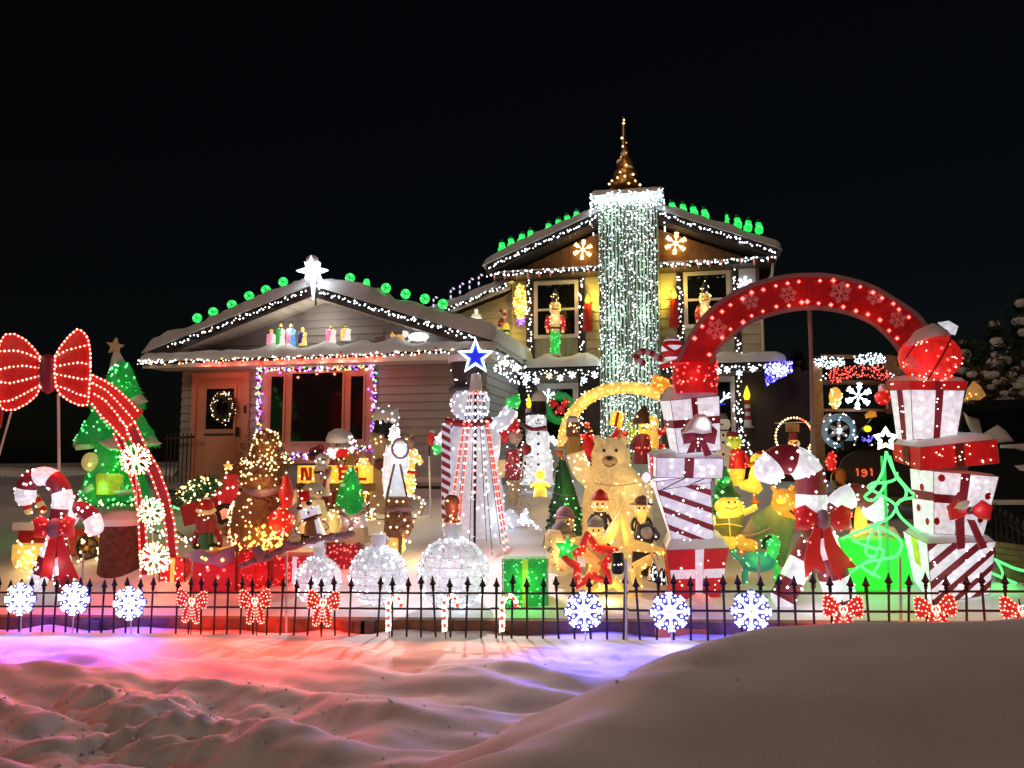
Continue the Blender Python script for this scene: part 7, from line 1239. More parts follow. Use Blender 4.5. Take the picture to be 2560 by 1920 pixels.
gift('gift_box', 'white gift box with a red lid and ribbon, top of the right tower', DYR, (2277, 974), (2412, 976), (2392, 1092), (2283, 1100), (2225, 976), (2242, 1098), 10, 70, 'fab_white', front=((.46, .6, 0, 1, 'fab_maroon'),), left=((.36, .6, 0, 1, 'fab_maroon'),), nb=24, glow=(WHT, 1.6))
gift('gift_lid', 'red snow-dusted flat lid on the top white box of the right tower', DYR - .03, (2272, 952), (2420, 954), (2414, 974), (2275, 974), (2214, 954), (2222, 975), 10, 80, 'fab_red', front=((.44, .56, 0, 1, 'fab_maroon'),), extra=(topsnow(14),), nb=8, bulb='bulb_pink', cat='gift box')  # separate red lid resting on the white box below
gift('gift_box', 'flat red lit gift box with a dull ribbon in the right tower', DYR - .05, (2300, 1119), (2492, 1098), (2498, 1158), (2300, 1176), (2228, 1110), (2236, 1152), 16, 90, 'fab_red', front=((.45, .56, 0, 1, 'ribbon'),), left=((.4, .62, 0, 1, 'ribbon'),), extra=(topsnow(16),), nb=30, bulb='bulb_pink', glow=(RED, 2))
def polka(rt, fr, s, FF, LF, P):
    for Q, L in ((FF, ((.12, .1), (.42, .36), (.9, .33), (.05, .8), (.3, .62), (.86, .72))), (LF, ((.5, .28), (.3, .62), (.7, .82)))):
        for u, v in L: mb = MB(); k = 18; mb.add([Q(u + .055 * math.cos(2 * PI * i / k) * (1 if Q is FF else 1.7), v + .06 * math.sin(2 * PI * i / k), .006) for i in range(k)] + [Q(u, v, -.002)], [tuple(range(k))] + [(i, k, (i + 1) % k) for i in range(k)]); mb.build('polka_dot', 'red', rt, False)
gift('gift_box', 'white gift box with red polka dots and a red bow in the right tower', DYR, (2334, 1178), (2497, 1192), (2458, 1342), (2335, 1334), (2275, 1171), (2286, 1326), 16, 70, 'fab_white', front=((.42, .56, 0, 1, 'fab_maroon'), (0, .41, .36, .5, 'fab_maroon')), left=((0, 1, .34, .48, 'fab_maroon'),), extra=(polka, topsnow(7), bowx(2424, 1276, 58, 34, 'fab_red', -26, [(2378, 1270), (2390, 1256), (2412, 1250), (2416, 1262), (2396, 1274)], [[(2388, 1300), (2410, 1300), (2412, 1370), (2394, 1374)], [(2418, 1298), (2436, 1300), (2468, 1368), (2450, 1374)]])), nb=24, glow=(WHT, 1.6))
gift('gift_box', 'white gift box with red diagonal stripes at the bottom of the right tower', DYR, (2318, 1360), (2489, 1354), (2474, 1486), (2331, 1512), (2258, 1328), (2284, 1450), 16, 80, 'fab_white', stripes=('fab_maroon', -.85, 3.2, .13), left=((.35, .6, 0, .5, 'fab_olive'),), extra=(topsnow(14),), nb=34, glow=(WHT, 1.6))
# right double candy cane
toy('candy_cane_pair', 'crossed pair of big lit candy canes with a large red bow, at the right', 'candy cane', 8.25, (2040, 1490), [
    ('C', 'cane', ['fab_white', 'fab_maroon'], [(1912, 1206), (1928, 1164), (1962, 1148), (1998, 1156), (2024, 1190), (2028, 1236), (2030, 1290), (2056, 1360), (2112, 1520)], 37, 56), ('C', 'cane', ['fab_white', 'fab_maroon'], [(2192, 1302), (2184, 1266), (2160, 1242), (2126, 1240), (2096, 1262), (2060, 1310), (2010, 1390), (1946, 1515)], 30, 52, 16),
    *knotbow('', 2058, 1296, 76, 38, 0, [[(2036, 1316), (2052, 1322), (2050, 1380), (2066, 1432), (2036, 1420), (2014, 1446), (2010, 1400), (2022, 1350)], [(2058, 1318), (2072, 1314), (2092, 1360), (2142, 1418), (2108, 1422), (2102, 1452), (2078, 1420), (2062, 1370)]], -48), ('D', 'bulbs', 'bulb_white', 130, 3.4, ('cane',)), ('D', 'bulbs', 'bulb_red', 20, 2.8, ('bow_loop', 'bow_tail'))], lamp_=[(1960, 1250, -60, WHT, 3), (2150, 1330, -50, WHT, 2), (2040, 1470, -70, WHT, 3)])
# neon tree and green glow box
NT = [[(2216, 1128), (2206, 1180), (2182, 1222), (2162, 1242), (2185, 1250), (2215, 1210)], [(2190, 1205), (2170, 1218), (2200, 1236), (2238, 1262), (2234, 1282), (2210, 1302), (2120, 1340), (2104, 1348)], [(2216, 1130), (2236, 1180), (2268, 1220), (2286, 1238)], [(2224, 1140), (2240, 1190), (2264, 1222), (2262, 1245), (2240, 1262), (2250, 1290), (2280, 1318), (2300, 1330)], [(2180, 1208), (2220, 1205), (2240, 1196), (2242, 1180)], [(2285, 1244), (2252, 1250), (2244, 1262)],
      [(2130, 1350), (2180, 1370), (2200, 1365), (2196, 1312)], [(2192, 1310), (2170, 1352), (2172, 1366), (2190, 1372), (2188, 1390), (2166, 1386), (2166, 1362)], [(2196, 1316), (2240, 1340), (2254, 1362), (2240, 1390), (2206, 1398), (2160, 1408), (2158, 1420), (2200, 1444)], [(2188, 1372), (2208, 1376), (2200, 1404), (2180, 1440)], [(2190, 1390), (2142, 1420), (2126, 1432)]]
toy('neon_tree', 'bright green neon rope tree with a white star on top', 'neon tree', 8.15, (2215, 1450), [*[('T', 'neon_rope', 'neon_green', L, 3.5, -(i % 3) * 8) for i, L in enumerate(NT)], ('T', 'pole', 'neon_dim', [(2210, 1150, 12), (2222, 1452, 12)], 4), ('T', 'pole', 'neon_dim', [(2204, 1140, 30), (2208, 1220, 30)], 3), ('T', 'star_rope', 'neon_star', [(x, y) for x, y in star_pts(2214, 1098, 28, .52)], 4.5, -4, True), ('T', 'star_rope', 'neon_star', [(x, y) for x, y in star_pts(2214, 1098, 22, .5)], 3, -10, True)], lamp_=[(2210, 1250, -50, GRN, 3), (2190, 1400, -40, GRN, 3), (2240, 1350, 30, GRN, 2)])
toy('green_box', 'bright green glowing box behind the neon tree', 'glowing box', 8.6, (2192, 1440), [('B', 'box', 'green_glow', 2114, 1352, 2276, 1475, 60), ('P', 'lid', 'green_glow', [(2110, 1346), (2280, 1350), (2278, 1362), (2112, 1358)], 66, 28)], lamp_=[(2150, 1400, -30, GRN, 1)])
toy('yellow_sack', 'yellow lit lumpy sack behind the neon tree', 'sack', 8.9, (2190, 1360), [('I', 'sack', 'fab_cream', [(2118, 1356), (2126, 1326), (2150, 1310), (2190, 1306), (2236, 1318), (2258, 1352)], 46), ('L', 'candle', 'fab_yellow', 2152, [(1330, 16), (1290, 15), (1262, 10), (1256, 4)]), ('T', 'cord', 'gold', [(2128, 1340, -22), (2190, 1334, -26), (2250, 1346, -20)], 2)], lamp_=[(2150, 1320, -40, (1, .65, .15), 2)])
# elf, red-coat figure, snowman board, animals
toy('elf_figure', 'yellow lit elf in overalls with a dark green hat', 'elf figure', 9.0, (1822, 1375), [('E', 'head', 'fab_yellow', 1822, 1266, 36, 24, 26), ('L', 'hat', 'green_cloth', 1822, [(1242, 29), (1234, 24), (1220, 12), (1214, 5)]), ('E', 'pompom', 'fab_grlit', 1818, 1200, 8, 9), ('L', 'overalls', 'fab_olive_dk' if shell('fab_olive_dk', (.2, .18, .04), (.5, .45, .05), .16) is None else 0, 1822, [(1340, 24), (1320, 34), (1292, 37), (1284, 26)], .8), ('I', 'collar', 'fab_yellow', [(1790, 1280), (1854, 1280), (1848, 1296), (1824, 1300), (1796, 1296)], 24, -18), ('T', 'arm', 'fab_yellow', [(1858, 1282), (1878, 1274), (1890, 1266)], 8), ('T', 'arm', 'fab_yellow', [(1790, 1292), (1780, 1304), (1784, 1314)], 8), ('T', 'cross_strap', 'fab_yellow', [(1790, 1312, -32), (1822, 1310, -36), (1856, 1316, -30)], 1.2), ('T', 'cross_strap', 'fab_yellow', [(1822, 1290, -34), (1826, 1340, -28)], 1.2), ('I', 'shoes', 'fab_yellow', [(1802, 1340), (1830, 1336), (1846, 1350), (1836, 1372), (1814, 1374)], 30, -10), ('E', 'eye', 'black', 1822, 1256, 2.6, 2.6, 2, -26), ('E', 'eye', 'black', 1838, 1256, 2.6, 2.6, 2, -25), ('T', 'smile', 'fab_olive_dk', [(1814, 1268, -27), (1828, 1273, -28), (1842, 1268, -26)], 1.4), ('D', 'bulbs', 'bulb_yellow', 20, 3, ('head', 'collar', 'arm')), ('DP', 'bulbs', 'bulb_green', [(1794, 1284), (1820, 1204), (1790, 1240), (1806, 1230)], 4.5, -30)], lamp_=[(1822, 1270, -70, (1, .75, .15), 3)])
toy('green_bauble_tree', 'small green tinsel tree with green bulbs behind the elf', 'artificial tree', 9.4, (1808, 1300), [('L', 'cone', 'fab_dkgreen', 1812, [(1300, 36), (1240, 26), (1190, 12), (1165, 3)]), ('M', 'branches', 'fab_green', scraps(500, [(1165, 1812), (1300, 1812)], [(1165, 5), (1240, 27), (1300, 37)], (5, 11))), ('D', 'bulbs', 'bulb_green', 26, 3.6, ('cone',))], lamp_=[(1812, 1200, -40, GRN, 1)])
toy('red_coat_figure', 'small lit figure with a yellow-green face and red coat behind the left tower', 'elf figure', 9.6, (1838, 1215), [('E', 'head', 'fab_olive', 1836, 1104, 17, 20), ('L', 'hat', 'fab_maroon', [1832, 1830, 1826], [(1092, 16), (1082, 14), (1078, 5)]), ('L', 'coat', 'fab_red', 1842, [(1172, 20), (1150, 18), (1126, 15), (1120, 8)]), ('L', 'breeches', 'fab_yellow', 1842, [(1215, 8), (1196, 18), (1172, 21)]), ('T', 'sleeve', 'fab_red', [(1854, 1130), (1868, 1146), (1866, 1162)], 6), ('E', 'eye', 'black', 1830, 1100, 2, 2, 2, -16), ('E', 'eye', 'black', 1842, 1100, 2, 2, 2, -16), ('D', 'bulbs', 'bulb_red', 10, 2.8, ('coat',)), ('D', 'bulbs', 'bulb_yellow', 10, 2.8, ('head', 'breeches'))], lamp_=[(1840, 1150, -50, (1, .5, .1), 1.6)])
toy('snowman_board', 'cream snowman cut-out board with black buttons beside the top gift box', 'snowman', 9.9, (1808, 1215), [('P', 'board', 'fab_board' if shell('fab_board', (.7, .66, .55), (.9, .8, .6), .12) is None else 0, [(1792, 1050), (1806, 1044), (1822, 1050), (1826, 1064), (1820, 1074), (1830, 1100), (1826, 1130), (1832, 1160), (1826, 1215), (1790, 1215), (1784, 1160), (1790, 1130), (1784, 1100), (1794, 1076), (1788, 1064)], 8), ('P', 'scarf', 'ribbon', [(1792, 1074), (1822, 1074), (1822, 1078), (1792, 1078)], 10), *[('E', 'button', 'black', 1808, y, 3.4, 3.4, 2, -4) for y in (1088, 1106, 1136)], ('T', 'nose', 'ribbon', [(1802, 1060, -5), (1808, 1063, -7)], 2), ('P', 'star', 'fab_amber', star_pts(1798, 1118, 10, .45), 3, -6), ('L', 'hat', 'grey_fur', 1806, [(1048, 13), (1040, 12), (1034, 8)])])
toy('striped_candle', 'red and white striped candle light with a yellow flame on the dark wall post', 'candle light', 15.8, (1870, 1068), [('M', 'candle', ['white', 'red'], lambda mb, X, s: mb.lathe(X(1869, 1030).x, 0, [(X(1869, y).z, r * s) for y, r in ((1066, 10), (1050, 9), (1040, 7), (1030, 7), (1021, 7), (1012, 7), (1000, 6.5))], 14, [0, 1, 0, 1, 0, 1])), ('L', 'flame', 'flame', 1867, [(1000, 5), (990, 8.5), (978, 6), (964, .8)]), ('B', 'bracket', 'white', 1860, 1066, 1884, 1069, 12, -6)], lamp_=[(1880, 980, -12, (1, .85, .1), 2.5)])
toy('orange_cat', 'orange and brown lit plush cat lying behind the right striped cane', 'cat figure', 9.2, (1975, 1330), [('E', 'body', 'fab_amber', 1975, 1268, 48, 42, 34), ('E', 'head', 'fab_amber', 1958, 1244, 26, 22, 24, -24), ('T', 'ear', 'fab_amber', [(1940, 1230, -24), (1932, 1216, -24)], 6), ('T', 'ear', 'fab_amber', [(1974, 1228, -24), (1982, 1214, -24)], 6), ('E', 'muzzle', 'fab_yellow', 1952, 1252, 12, 8, 8, -44), ('T', 'stripe', 'brown', [(1990, 1240, -32), (2010, 1262, -32), (2014, 1284, -28)], 3), ('T', 'stripe', 'brown', [(1975, 1276, -36), (1995, 1292, -34), (2014, 1300, -26)], 3), ('T', 'tail', 'fab_amber', [(2010, 1300), (2028, 1316), (2020, 1330)], 7), ('T', 'paw', 'fab_yellow', [(1948, 1288, -20), (1930, 1284, -28), (1912, 1290, -30)], 8), ('E', 'eye', 'black', 1948, 1240, 2.5, 3, 2, -46), ('E', 'eye', 'black', 1966, 1240, 2.5, 3, 2, -46), ('D', 'bulbs', 'bulb_amber', 18, 3)], lamp_=[(1960, 1270, -80, (1, .45, .08), 3)])
toy('yellow_duck', 'bright yellow lit duck with a red cap left of the big striped cane hook', 'duck figure', 9.3, (1895, 1262), [('E', 'head', 'fab_yellow', 1896, 1152, 20, 20), ('L', 'cap', 'red', 1900, [(1142, 14), (1134, 12), (1128, 5)]), ('T', 'neck', 'fab_yellow', [(1894, 1165), (1886, 1190), (1884, 1215)], 14), ('I', 'body', 'fab_yellow', [(1846, 1206), (1876, 1196), (1898, 1200), (1908, 1222), (1896, 1236), (1868, 1228), (1850, 1222)], 40), ('T', 'bill', 'orange', [(1886, 1158, -14), (1872, 1164, -20)], 5), ('E', 'eye', 'black', 1892, 1148, 2.6, 2.6, 2, -18), ('E', 'foot', 'orange', 1888, 1256, 12, 5, 10), ('T', 'leg', 'orange', [(1886, 1228), (1887, 1256)], 4), ('D', 'bulbs', 'bulb_amber', 8, 2.8)], lamp_=[(1880, 1190, -50, (1, .65, .05), 3)])
toy('green_dog', 'green lit tinsel dog lying low behind the fence left of the big striped cane', 'dog figure', 8.6, (1905, 1455), [('E', 'body', 'fab_teal' if shell('fab_teal', (.05, .25, .18), (.02, .5, .3), .16) is None else 0, 1894, 1404, 44, 26, 28), ('T', 'neck', 'fab_grlit', [(1924, 1396), (1934, 1370), (1936, 1350)], [15, 14, 13]), ('E', 'head', 'fab_grlit', 1930, 1352, 17, 16), ('E', 'muzzle', 'fab_teal', 1914, 1356, 13, 8, 8, -4), ('T', 'ear', 'black', [(1926, 1342, -10), (1912, 1350, -16), (1908, 1372, -16)], 5), ('T', 'leg', 'fab_grlit', [(1930, 1400), (1944, 1430), (1942, 1456)], 9), ('T', 'leg', 'fab_teal', [(1866, 1416), (1862, 1440), (1864, 1458)], 8), ('T', 'tail', 'fab_teal', [(1852, 1400), (1836, 1388), (1832, 1376)], 5), ('D', 'bulbs', 'bulb_green', 34, 2.6), ('D', 'bulbs', 'bulb_dim', 12, 2)], lamp_=[(1900, 1390, -60, GRN, 3)])
toy('leaf_banner', 'dull green fabric leaf banner draped between the elf and the big striped cane', 'fabric banner', 8.9, (1935, 1440), [('I', 'leaf', 'leaf_cloth' if mat('leaf_cloth', (.2, .3, .1), .8, var=.2) else 0, [(1880, 1290), (1924, 1262), (1950, 1288), (1990, 1300), (1978, 1350), (1960, 1420), (1930, 1400), (1900, 1350)], 14, 6), ('I', 'leaf', 'tan', [(1856, 1330), (1880, 1290), (1912, 1276), (1930, 1300), (1900, 1340), (1870, 1352)], 12, 14), ('T', 'rib', 'tan', [(1850, 1340, -4), (1890, 1336, -6), (1926, 1320, -6)], 3)])
toy('amber_crab', 'small amber tinsel figure with gold lights under the leaf banner', 'tinsel figure', 8.75, (1868, 1382), [('E', 'body', 'fab_amber', 1868, 1362, 28, 15, 16), ('E', 'head', 'fab_amber', 1852, 1346, 12, 10), ('T', 'leg', 'fab_amber', [(1856, 1370), (1850, 1382)], 4), ('T', 'leg', 'fab_amber', [(1880, 1370), (1886, 1382)], 4), ('D', 'bulbs', 'bulb_amber', 16, 3)])
toy('ring_snowman', 'little snowman with a red scarf sitting inside a beaded ring of lights', 'snowman', 10.6, (1985, 1150), [('T', 'ring', 'wire_dark', arc(1985, 1092, 46, 48, -40, 220, 24), 2.2), ('DP', 'bulbs', 'bulb_warm', arc(1985, 1092, 46, 48, -35, 215, 26), 3.2, -4), ('DP', 'bulbs', 'bulb_red', arc(1985, 1092, 46, 48, 20, 70, 6), 3, -5), ('E', 'head', 'flesh_lit', 1985, 1109, 15, 11), ('L', 'hat', 'fab_maroon', 1982, [(1100, 13), (1094, 9), (1084, 9), (1080, 3)]), ('E', 'body', 'fab_cream', 1985, 1140, 20, 18), ('T', 'scarf', 'red', [(1972, 1121, -8), (1985, 1124, -16), (1998, 1121, -8)], 4), ('E', 'nose', 'red', 1988, 1109, 4, 4, 4, -12), ('E', 'eye', 'black', 1979, 1105, 2, 2, 2, -11), ('E', 'eye', 'black', 1992, 1105, 2, 2, 2, -11), ('B', 'sign_board', 'timber_pale', 1965, 1060, 1998, 1080, 3, 14), ('T', 'cross_wire', 'white_pole', [(1938, 1058, 10), (2030, 1055, 10)], 1.5)], lamp_=[(1985, 1110, -40, (1, .6, .3), 1)])
# ------------------------------------------------------------ display frame and vehicles at the right
DFY = 12.6
toy('display_frame', 'timber display rack with shelves behind the neon tree, holding light panels', 'display rack', DFY + .1, (2140, 1160), [('B', 'post', 'timber_pale', 2044, 895, 2054, 1250, 12), ('B', 'post', 'timber_pale', 2232, 890, 2242, 1250, 12), ('B', 'rail', 'timber_pale', 2054.5, 887, 2231.5, 896, 10, 2), ('B', 'shelf', 'timber_pale', 2054.5, 1022, 2231.5, 1029, 60, 2), ('B', 'shelf', 'timber', 2054.5, 950, 2231.5, 957, 60, 2), ('B', 'back_board', 'trim_dark', 2054.5, 1030, 2231.5, 1200, 4, 12)])
def dotpanel(lb, poly, k, n, nm, extra=()):
    xs = [p[0] for p in poly]; ys = [p[1] for p in poly]; pts = []
    def inside(x, y):
        c = False
        for (x0, y0), (x1, y1) in zip(poly, poly[1:] + poly[:1]):
            if (y0 > y) != (y1 > y) and x < (x1 - x0) * (y - y0) / (y1 - y0) + x0: c = not c
        return c
    while len(pts) < n:
        x, y = rnd.uniform(min(xs), max(xs)), rnd.uniform(min(ys), max(ys))
        if inside(x, y) and all(abs(x - a) + abs(y - b) > 3.4 for a, b in pts[-60:]): pts.append((x, y))
    return toy(nm, lb, 'light panel', DFY, (sum(xs) / len(xs), max(ys)), [('P', 'panel', 'wire_dark', poly, 2, 3), ('DP', 'bulbs', k, pts, 2.0, -2), *extra])
dotpanel('row of greenish white dotted lights at the left top of the display rack', [(2036, 890), (2110, 894), (2112, 918), (2066, 922), (2036, 914)], 'bulb_cool', 70, 'dotted_garland', (('DP', 'bulbs', 'bulb_green', [(2050 + 7 * i, 912 + (i % 2) * 5) for i in range(9)], 2, -3),))
dotpanel('row of greenish white dotted lights at the right top of the display rack', [(2134, 890), (2178, 880), (2212, 886), (2216, 906), (2176, 914), (2134, 908)], 'bulb_cool', 66, 'dotted_garland', (('DP', 'bulbs', 'bulb_green', [(2140 + 7 * i, 903 + (i % 2) * 5) for i in range(9)], 2, -3),))
dotpanel('red dotted light panel shaped like a long low car on the display rack', [(2070, 930), (2086, 918), (2130, 914), (2170, 912), (2206, 912), (2220, 930), (2222, 948), (2196, 952), (2184, 944), (2130, 944), (2106, 950), (2100, 956), (2078, 958), (2072, 946)], 'bulb_red', 150, 'dotted_car', (('DP', 'bulbs', 'bulb_cool', [(2052, 950), (2058, 940), (2064, 946), (2066, 934), (2226, 934), (2230, 944), (2234, 938)], 2.4, -3),))
toy('amber_pinecone', 'amber lit oval pine cone on the display rack', 'light ornament', DFY, (2088, 1022), [('L', 'cone', 'fab_gold', 2088, [(1022, 6), (1010, 13), (990, 16), (975, 12), (968, 4)], .6), ('D', 'bulbs', 'bulb_warm', 22, 2.4)], lamp_=[(2088, 1000, -30, (1, .6, .2), .6)])
snowflake_led('white dotted snowflake in the middle of the display rack', 2146, 990, 32, DFY, 'bulb_cool')
toy('red_bulb_ornament', 'red lit bulb ornament with a pale cap on the display rack', 'light ornament', DFY, (2206, 1014), [('E', 'bulb', 'bauble_red', 2206, 994, 18, 19), ('L', 'cap', 'white', 2206, [(978, 9), (966, 10), (960, 5)]), ('D', 'bulbs', 'bulb_red', 14, 2.6)])
toy('ring_wreath', 'blue-grey lit ring wreath around a white snowflake below the display rack', 'wreath light', DFY - .4, (2097, 1120), [('T', 'ring', 'ring_blue' if shell('ring_blue', (.25, .4, .5), (.25, .45, .6), .16) is None else 0, arc(2097, 1078, 36, 36, 0, 345, 24), 8, 0, True), *[('T', 'flake_arm', 'grey_fur_white', [(2097, 1078), (2097 + 24 * math.sin(a), 1078 - 24 * math.cos(a))], 4.5) for a in rng(0, 5.24, 1.047)], ('E', 'hub', 'black', 2097, 1078, 5, 5, 5, -4), ('I', 'side_bow', 'snow_dirty', [(2054, 1048), (2066, 1034), (2080, 1040), (2078, 1052), (2060, 1058)], 10, 6), ('D', 'bulbs', 'bulb_cool', 42, 2.3), ('B', 'base_block', 'black', 2096, 1104, 2122, 1130, 14, -6)])
toy('red_flame_ornament', 'small red lit spiral ornament left of the dark truck', 'light ornament', 11.0, (2077, 1178), [('L', 'spiral', 'bauble_red', [2076, 2080, 2074, 2080, 2076], [(1176, 7), (1160, 11), (1148, 9), (1138, 10), (1130, 3)]), ('D', 'bulbs', 'bulb_red', 10, 3)])
def carbody(mb, X, s, low, top, dp, off):
    n = len(low); vs = []
    for o, k in ((off, .97), (off + dp * .08, 1), (off + dp * .92, 1), (off + dp, .97)):
        cx = sum(p[0] for p in low) / n; vs += [X(cx + (x - cx) * k, y, o) for x, y in low]
    fs = [tuple(range(n)), tuple(range(4 * n - 1, 3 * n - 1, -1))] + [(r * n + i, (r + 1) * n + i, (r + 1) * n + (i + 1) % n, r * n + (i + 1) % n) for r in range(3) for i in range(n)]; mb.add(vs, fs)
toy('dark_truck', 'dark parked pickup reflecting coloured lights, with red digits 191, behind the neon tree', 'truck', 11.4, (2190, 1330), [
    ('M', 'cab', 'car_paint', lambda mb, X, s: carbody(mb, X, s, [(2132, 1118), (2146, 1080), (2180, 1044), (2216, 1034), (2300, 1034), (2330, 1120)], None, 140, 10)), ('M', 'hood', 'car_dirty' if mat('car_dirty', (.045, .035, .028), .45, var=.25, vs=8) else 0, lambda mb, X, s: carbody(mb, X, s, [(2086, 1240), (2090, 1180), (2106, 1146), (2136, 1128), (2330, 1122), (2350, 1240)], None, 170, -20)),
    ('P', 'side_window', 'glass', [(2146, 1112), (2156, 1086), (2184, 1056), (2184, 1110)], 4, 8), ('P', 'side_window', 'glass', [(2192, 1110), (2192, 1050), (2222, 1044), (2230, 1108)], 4, 8), ('B', 'bumper', 'timber', 2080, 1242, 2350, 1262, 190, -30), ('M', 'wheel', 'rubber', lambda mb, X, s: mb.tube([X(2130, 1262, -22), X(2130, 1262, 20)], 44 * s, 20)), ('E', 'headlight', 'orange', 2102, 1190, 14, 20, 8, -18), ('T', 'grille_ring', 'gold', arc(2096, 1196, 18, 22, 60, 330, 16), 2, -22), ('B', 'mirror', 'black', 2110, 1102, 2134, 1126, 18, -14),
    ('T', 'digit', 'digits', [(2141, 1176, -23), (2144, 1172, -23), (2145, 1190, -23)], 2), ('T', 'digit', 'digits', [(2166, 1178, -23), (2160, 1174, -23), (2155, 1178, -23), (2160, 1183, -23), (2166, 1178, -23), (2166, 1186, -23), (2160, 1191, -23), (2155, 1188, -23)], 2), ('T', 'digit', 'digits', [(2176, 1176, -23), (2179, 1172, -23), (2180, 1190, -23)], 2),
    ('DP', 'reflected_bulbs', 'bulb_blue', [(2162 + rnd.uniform(-8, 20), 1098 + rnd.uniform(-9, 9)) for _ in range(22)], 2, 4), ('DP', 'bulbs', 'bulb_white', [(2136, 1112), (2138, 1098), (2143, 1092), (2180, 1112), (2196, 1108), (2226, 1100)], 2, 4), ('E', 'yellow_lamp', 'flame', 2169, 1072, 10, 8, 4, 4), ('I', 'roof_lamp', 'fab_amber', [(2162, 1036), (2176, 1026), (2190, 1030), (2192, 1042), (2164, 1046)], 14)], rot=YAW)  # blue and yellow reflections in the window are built as glowing spots
toy('snowy_car', 'dark parked car patched with snow at the far right behind the gift tower', 'car', 10.2, (2500, 1400), [
    ('M', 'body', 'car_paint', lambda mb, X, s: carbody(mb, X, s, [(2416, 1372), (2418, 1180), (2430, 1120), (2560, 1108), (2720, 1112), (2760, 1200), (2760, 1372)], None, 330, 0)), ('M', 'cabin', 'car_paint', lambda mb, X, s: carbody(mb, X, s, [(2404, 1118), (2400, 1012), (2420, 1002), (2600, 996), (2680, 1010), (2720, 1112)], None, 270, 24)), ('P', 'rear_window', 'glass', [(2420, 1104), (2416, 1030), (2560, 1022), (2580, 1100)], 3, 22),
    ('I', 'snow_patch', 'snow_dirty', [(2408, 1030), (2420, 1040), (2448, 1048), (2456, 1086), (2430, 1084), (2418, 1060)], 12, 20), ('I', 'snow_patch', 'snow_dirty', [(2460, 1082), (2494, 1062), (2514, 1076), (2536, 1104), (2500, 1108), (2470, 1098)], 14, 18), ('I', 'snow_patch', 'snow_dirty', [(2500, 1112), (2570, 1108), (2570, 1130), (2540, 1122), (2500, 1120)], 14, -4), ('I', 'snow_patch', 'snow_dirty', [(2536, 1164), (2570, 1160), (2570, 1180), (2548, 1176)], 10, -4), ('B', 'bumper', 'snow_dirty', 2440, 1250, 2700, 1262, 20, -14),
    ('M', 'wheel', 'rubber', lambda mb, X, s: mb.tube([X(2640, 1368, -12), X(2640, 1368, 30)], 54 * s, 20)), ('M', 'wheel', 'rubber', lambda mb, X, s: mb.tube([X(2470, 1372, -12), X(2470, 1372, 30)], 50 * s, 20))])
toy('lit_lantern', 'orange lit leafy lantern behind the top right gift box', 'lantern', 9.6, (2436, 1004), [('I', 'shade', 'fab_amber_dim' if shell('fab_amber_dim', (.4, .22, .1), (1, .45, .1), .22) is None else 0, [(2412, 1002), (2420, 970), (2434, 952), (2450, 966), (2464, 990), (2450, 1000)], 30), ('L', 'foot', 'black', 2432, [(1010, 14), (1002, 12), (1000, 6)]), ('DP', 'bulbs', 'bulb_amber', [(2418, 996), (2428, 990), (2440, 986), (2424, 984)], 3, -14)])
# brown slat deck fence with green rope light, far right
dk = empty('slat_fence', W(2535, 1480, 8.8), YAW); tag(dk, 'low brown slat fence at the right edge behind the gift tower', 'fence'); fr = Fr(2535, 1480, 8.8)
for i in range(9):
    y = 1372 + i * 15; mb = MB(); p, q = fr.p(2494, y - 4), fr.p(2660, y + 18); mb.hexa([p, q, q + Vector((0, .03, 0)), p + Vector((0, .03, 0)), p + Vector((0, 0, .055)), q + Vector((0, 0, .055)), q + Vector((0, .03, .055)), p + Vector((0, .03, .055))]); mb.build('slat', 'timber', dk, False)
toy('rope_light', 'green rope light zigzag at the right edge on the brown slat fence', 'rope light', 8.7, (2520, 1490), [('T', 'rope', 'neon_green', [(2486, 1398), (2534, 1420), (2566, 1428)], 3.4), ('T', 'rope', 'neon_green', [(2490, 1400), (2506, 1430), (2508, 1470)], 3), ('T', 'rope', 'neon_green', [(2478, 1432), (2510, 1446), (2540, 1458)], 3.4)], lamp_=[(2510, 1430, -30, GRN, 2)])
snowflake_led('large blue curtain snowflake hidden at the pent roof end', 1946, 925, 16, 15.3, 'bulb_cool')
ln = empty('blue_net_lights', W(1940, 915, 15.35)); tag(ln, 'blue and white net lights hanging from the right end of the pent roof', 'net lights'); mb = MB(); m2 = MB(); m3 = MB()
P = [W(x, y, 15.35) - ln.location for x, y in ((1910, 908), (1982, 902), (1980, 930), (1914, 966))]; m3.add(P + [p + Vector((0, .015, 0)) for p in P], [(0, 1, 2, 3), (7, 6, 5, 4), (0, 4, 5, 1), (1, 5, 6, 2), (2, 6, 7, 3), (3, 7, 4, 0)]); m3.build('net', 'net_blue' if mat('net_blue', (.02, .02, .2), .6, (.02, .02, .8), .25, lamp=True) else 0, ln, False)
for i in range(150):
    u, v = rnd.random(), rnd.random(); q = P[0].lerp(P[1], u).lerp(P[3].lerp(P[2], u), v) + Vector((0, -.03, 0)); (mb if i % 5 else m2).octa(q, .017)
mb.build('bulbs', 'bulb_blue', ln, True, 'stuff'); m2.build('bulbs', 'bulb_cool', ln, True, 'stuff'); lamp(ln, (.2, -.3, -.1), BLU, 3)
toy('lattice_cane', 'white bluish lit cane outline in the ground-floor window', 'window light', UY - .15, (1810, 1010), [('T', 'outline', 'bulb_cool', [(1800, 1006), (1812, 995), (1824, 982)], 1.8), ('T', 'outline', 'bulb_cool', [(1810, 980), (1812, 995), (1826, 992)], 1.6), ('T', 'outline', 'blue_led', [(1798, 1002), (1802, 1010), (1814, 1010)], 1.8)], rot=0)
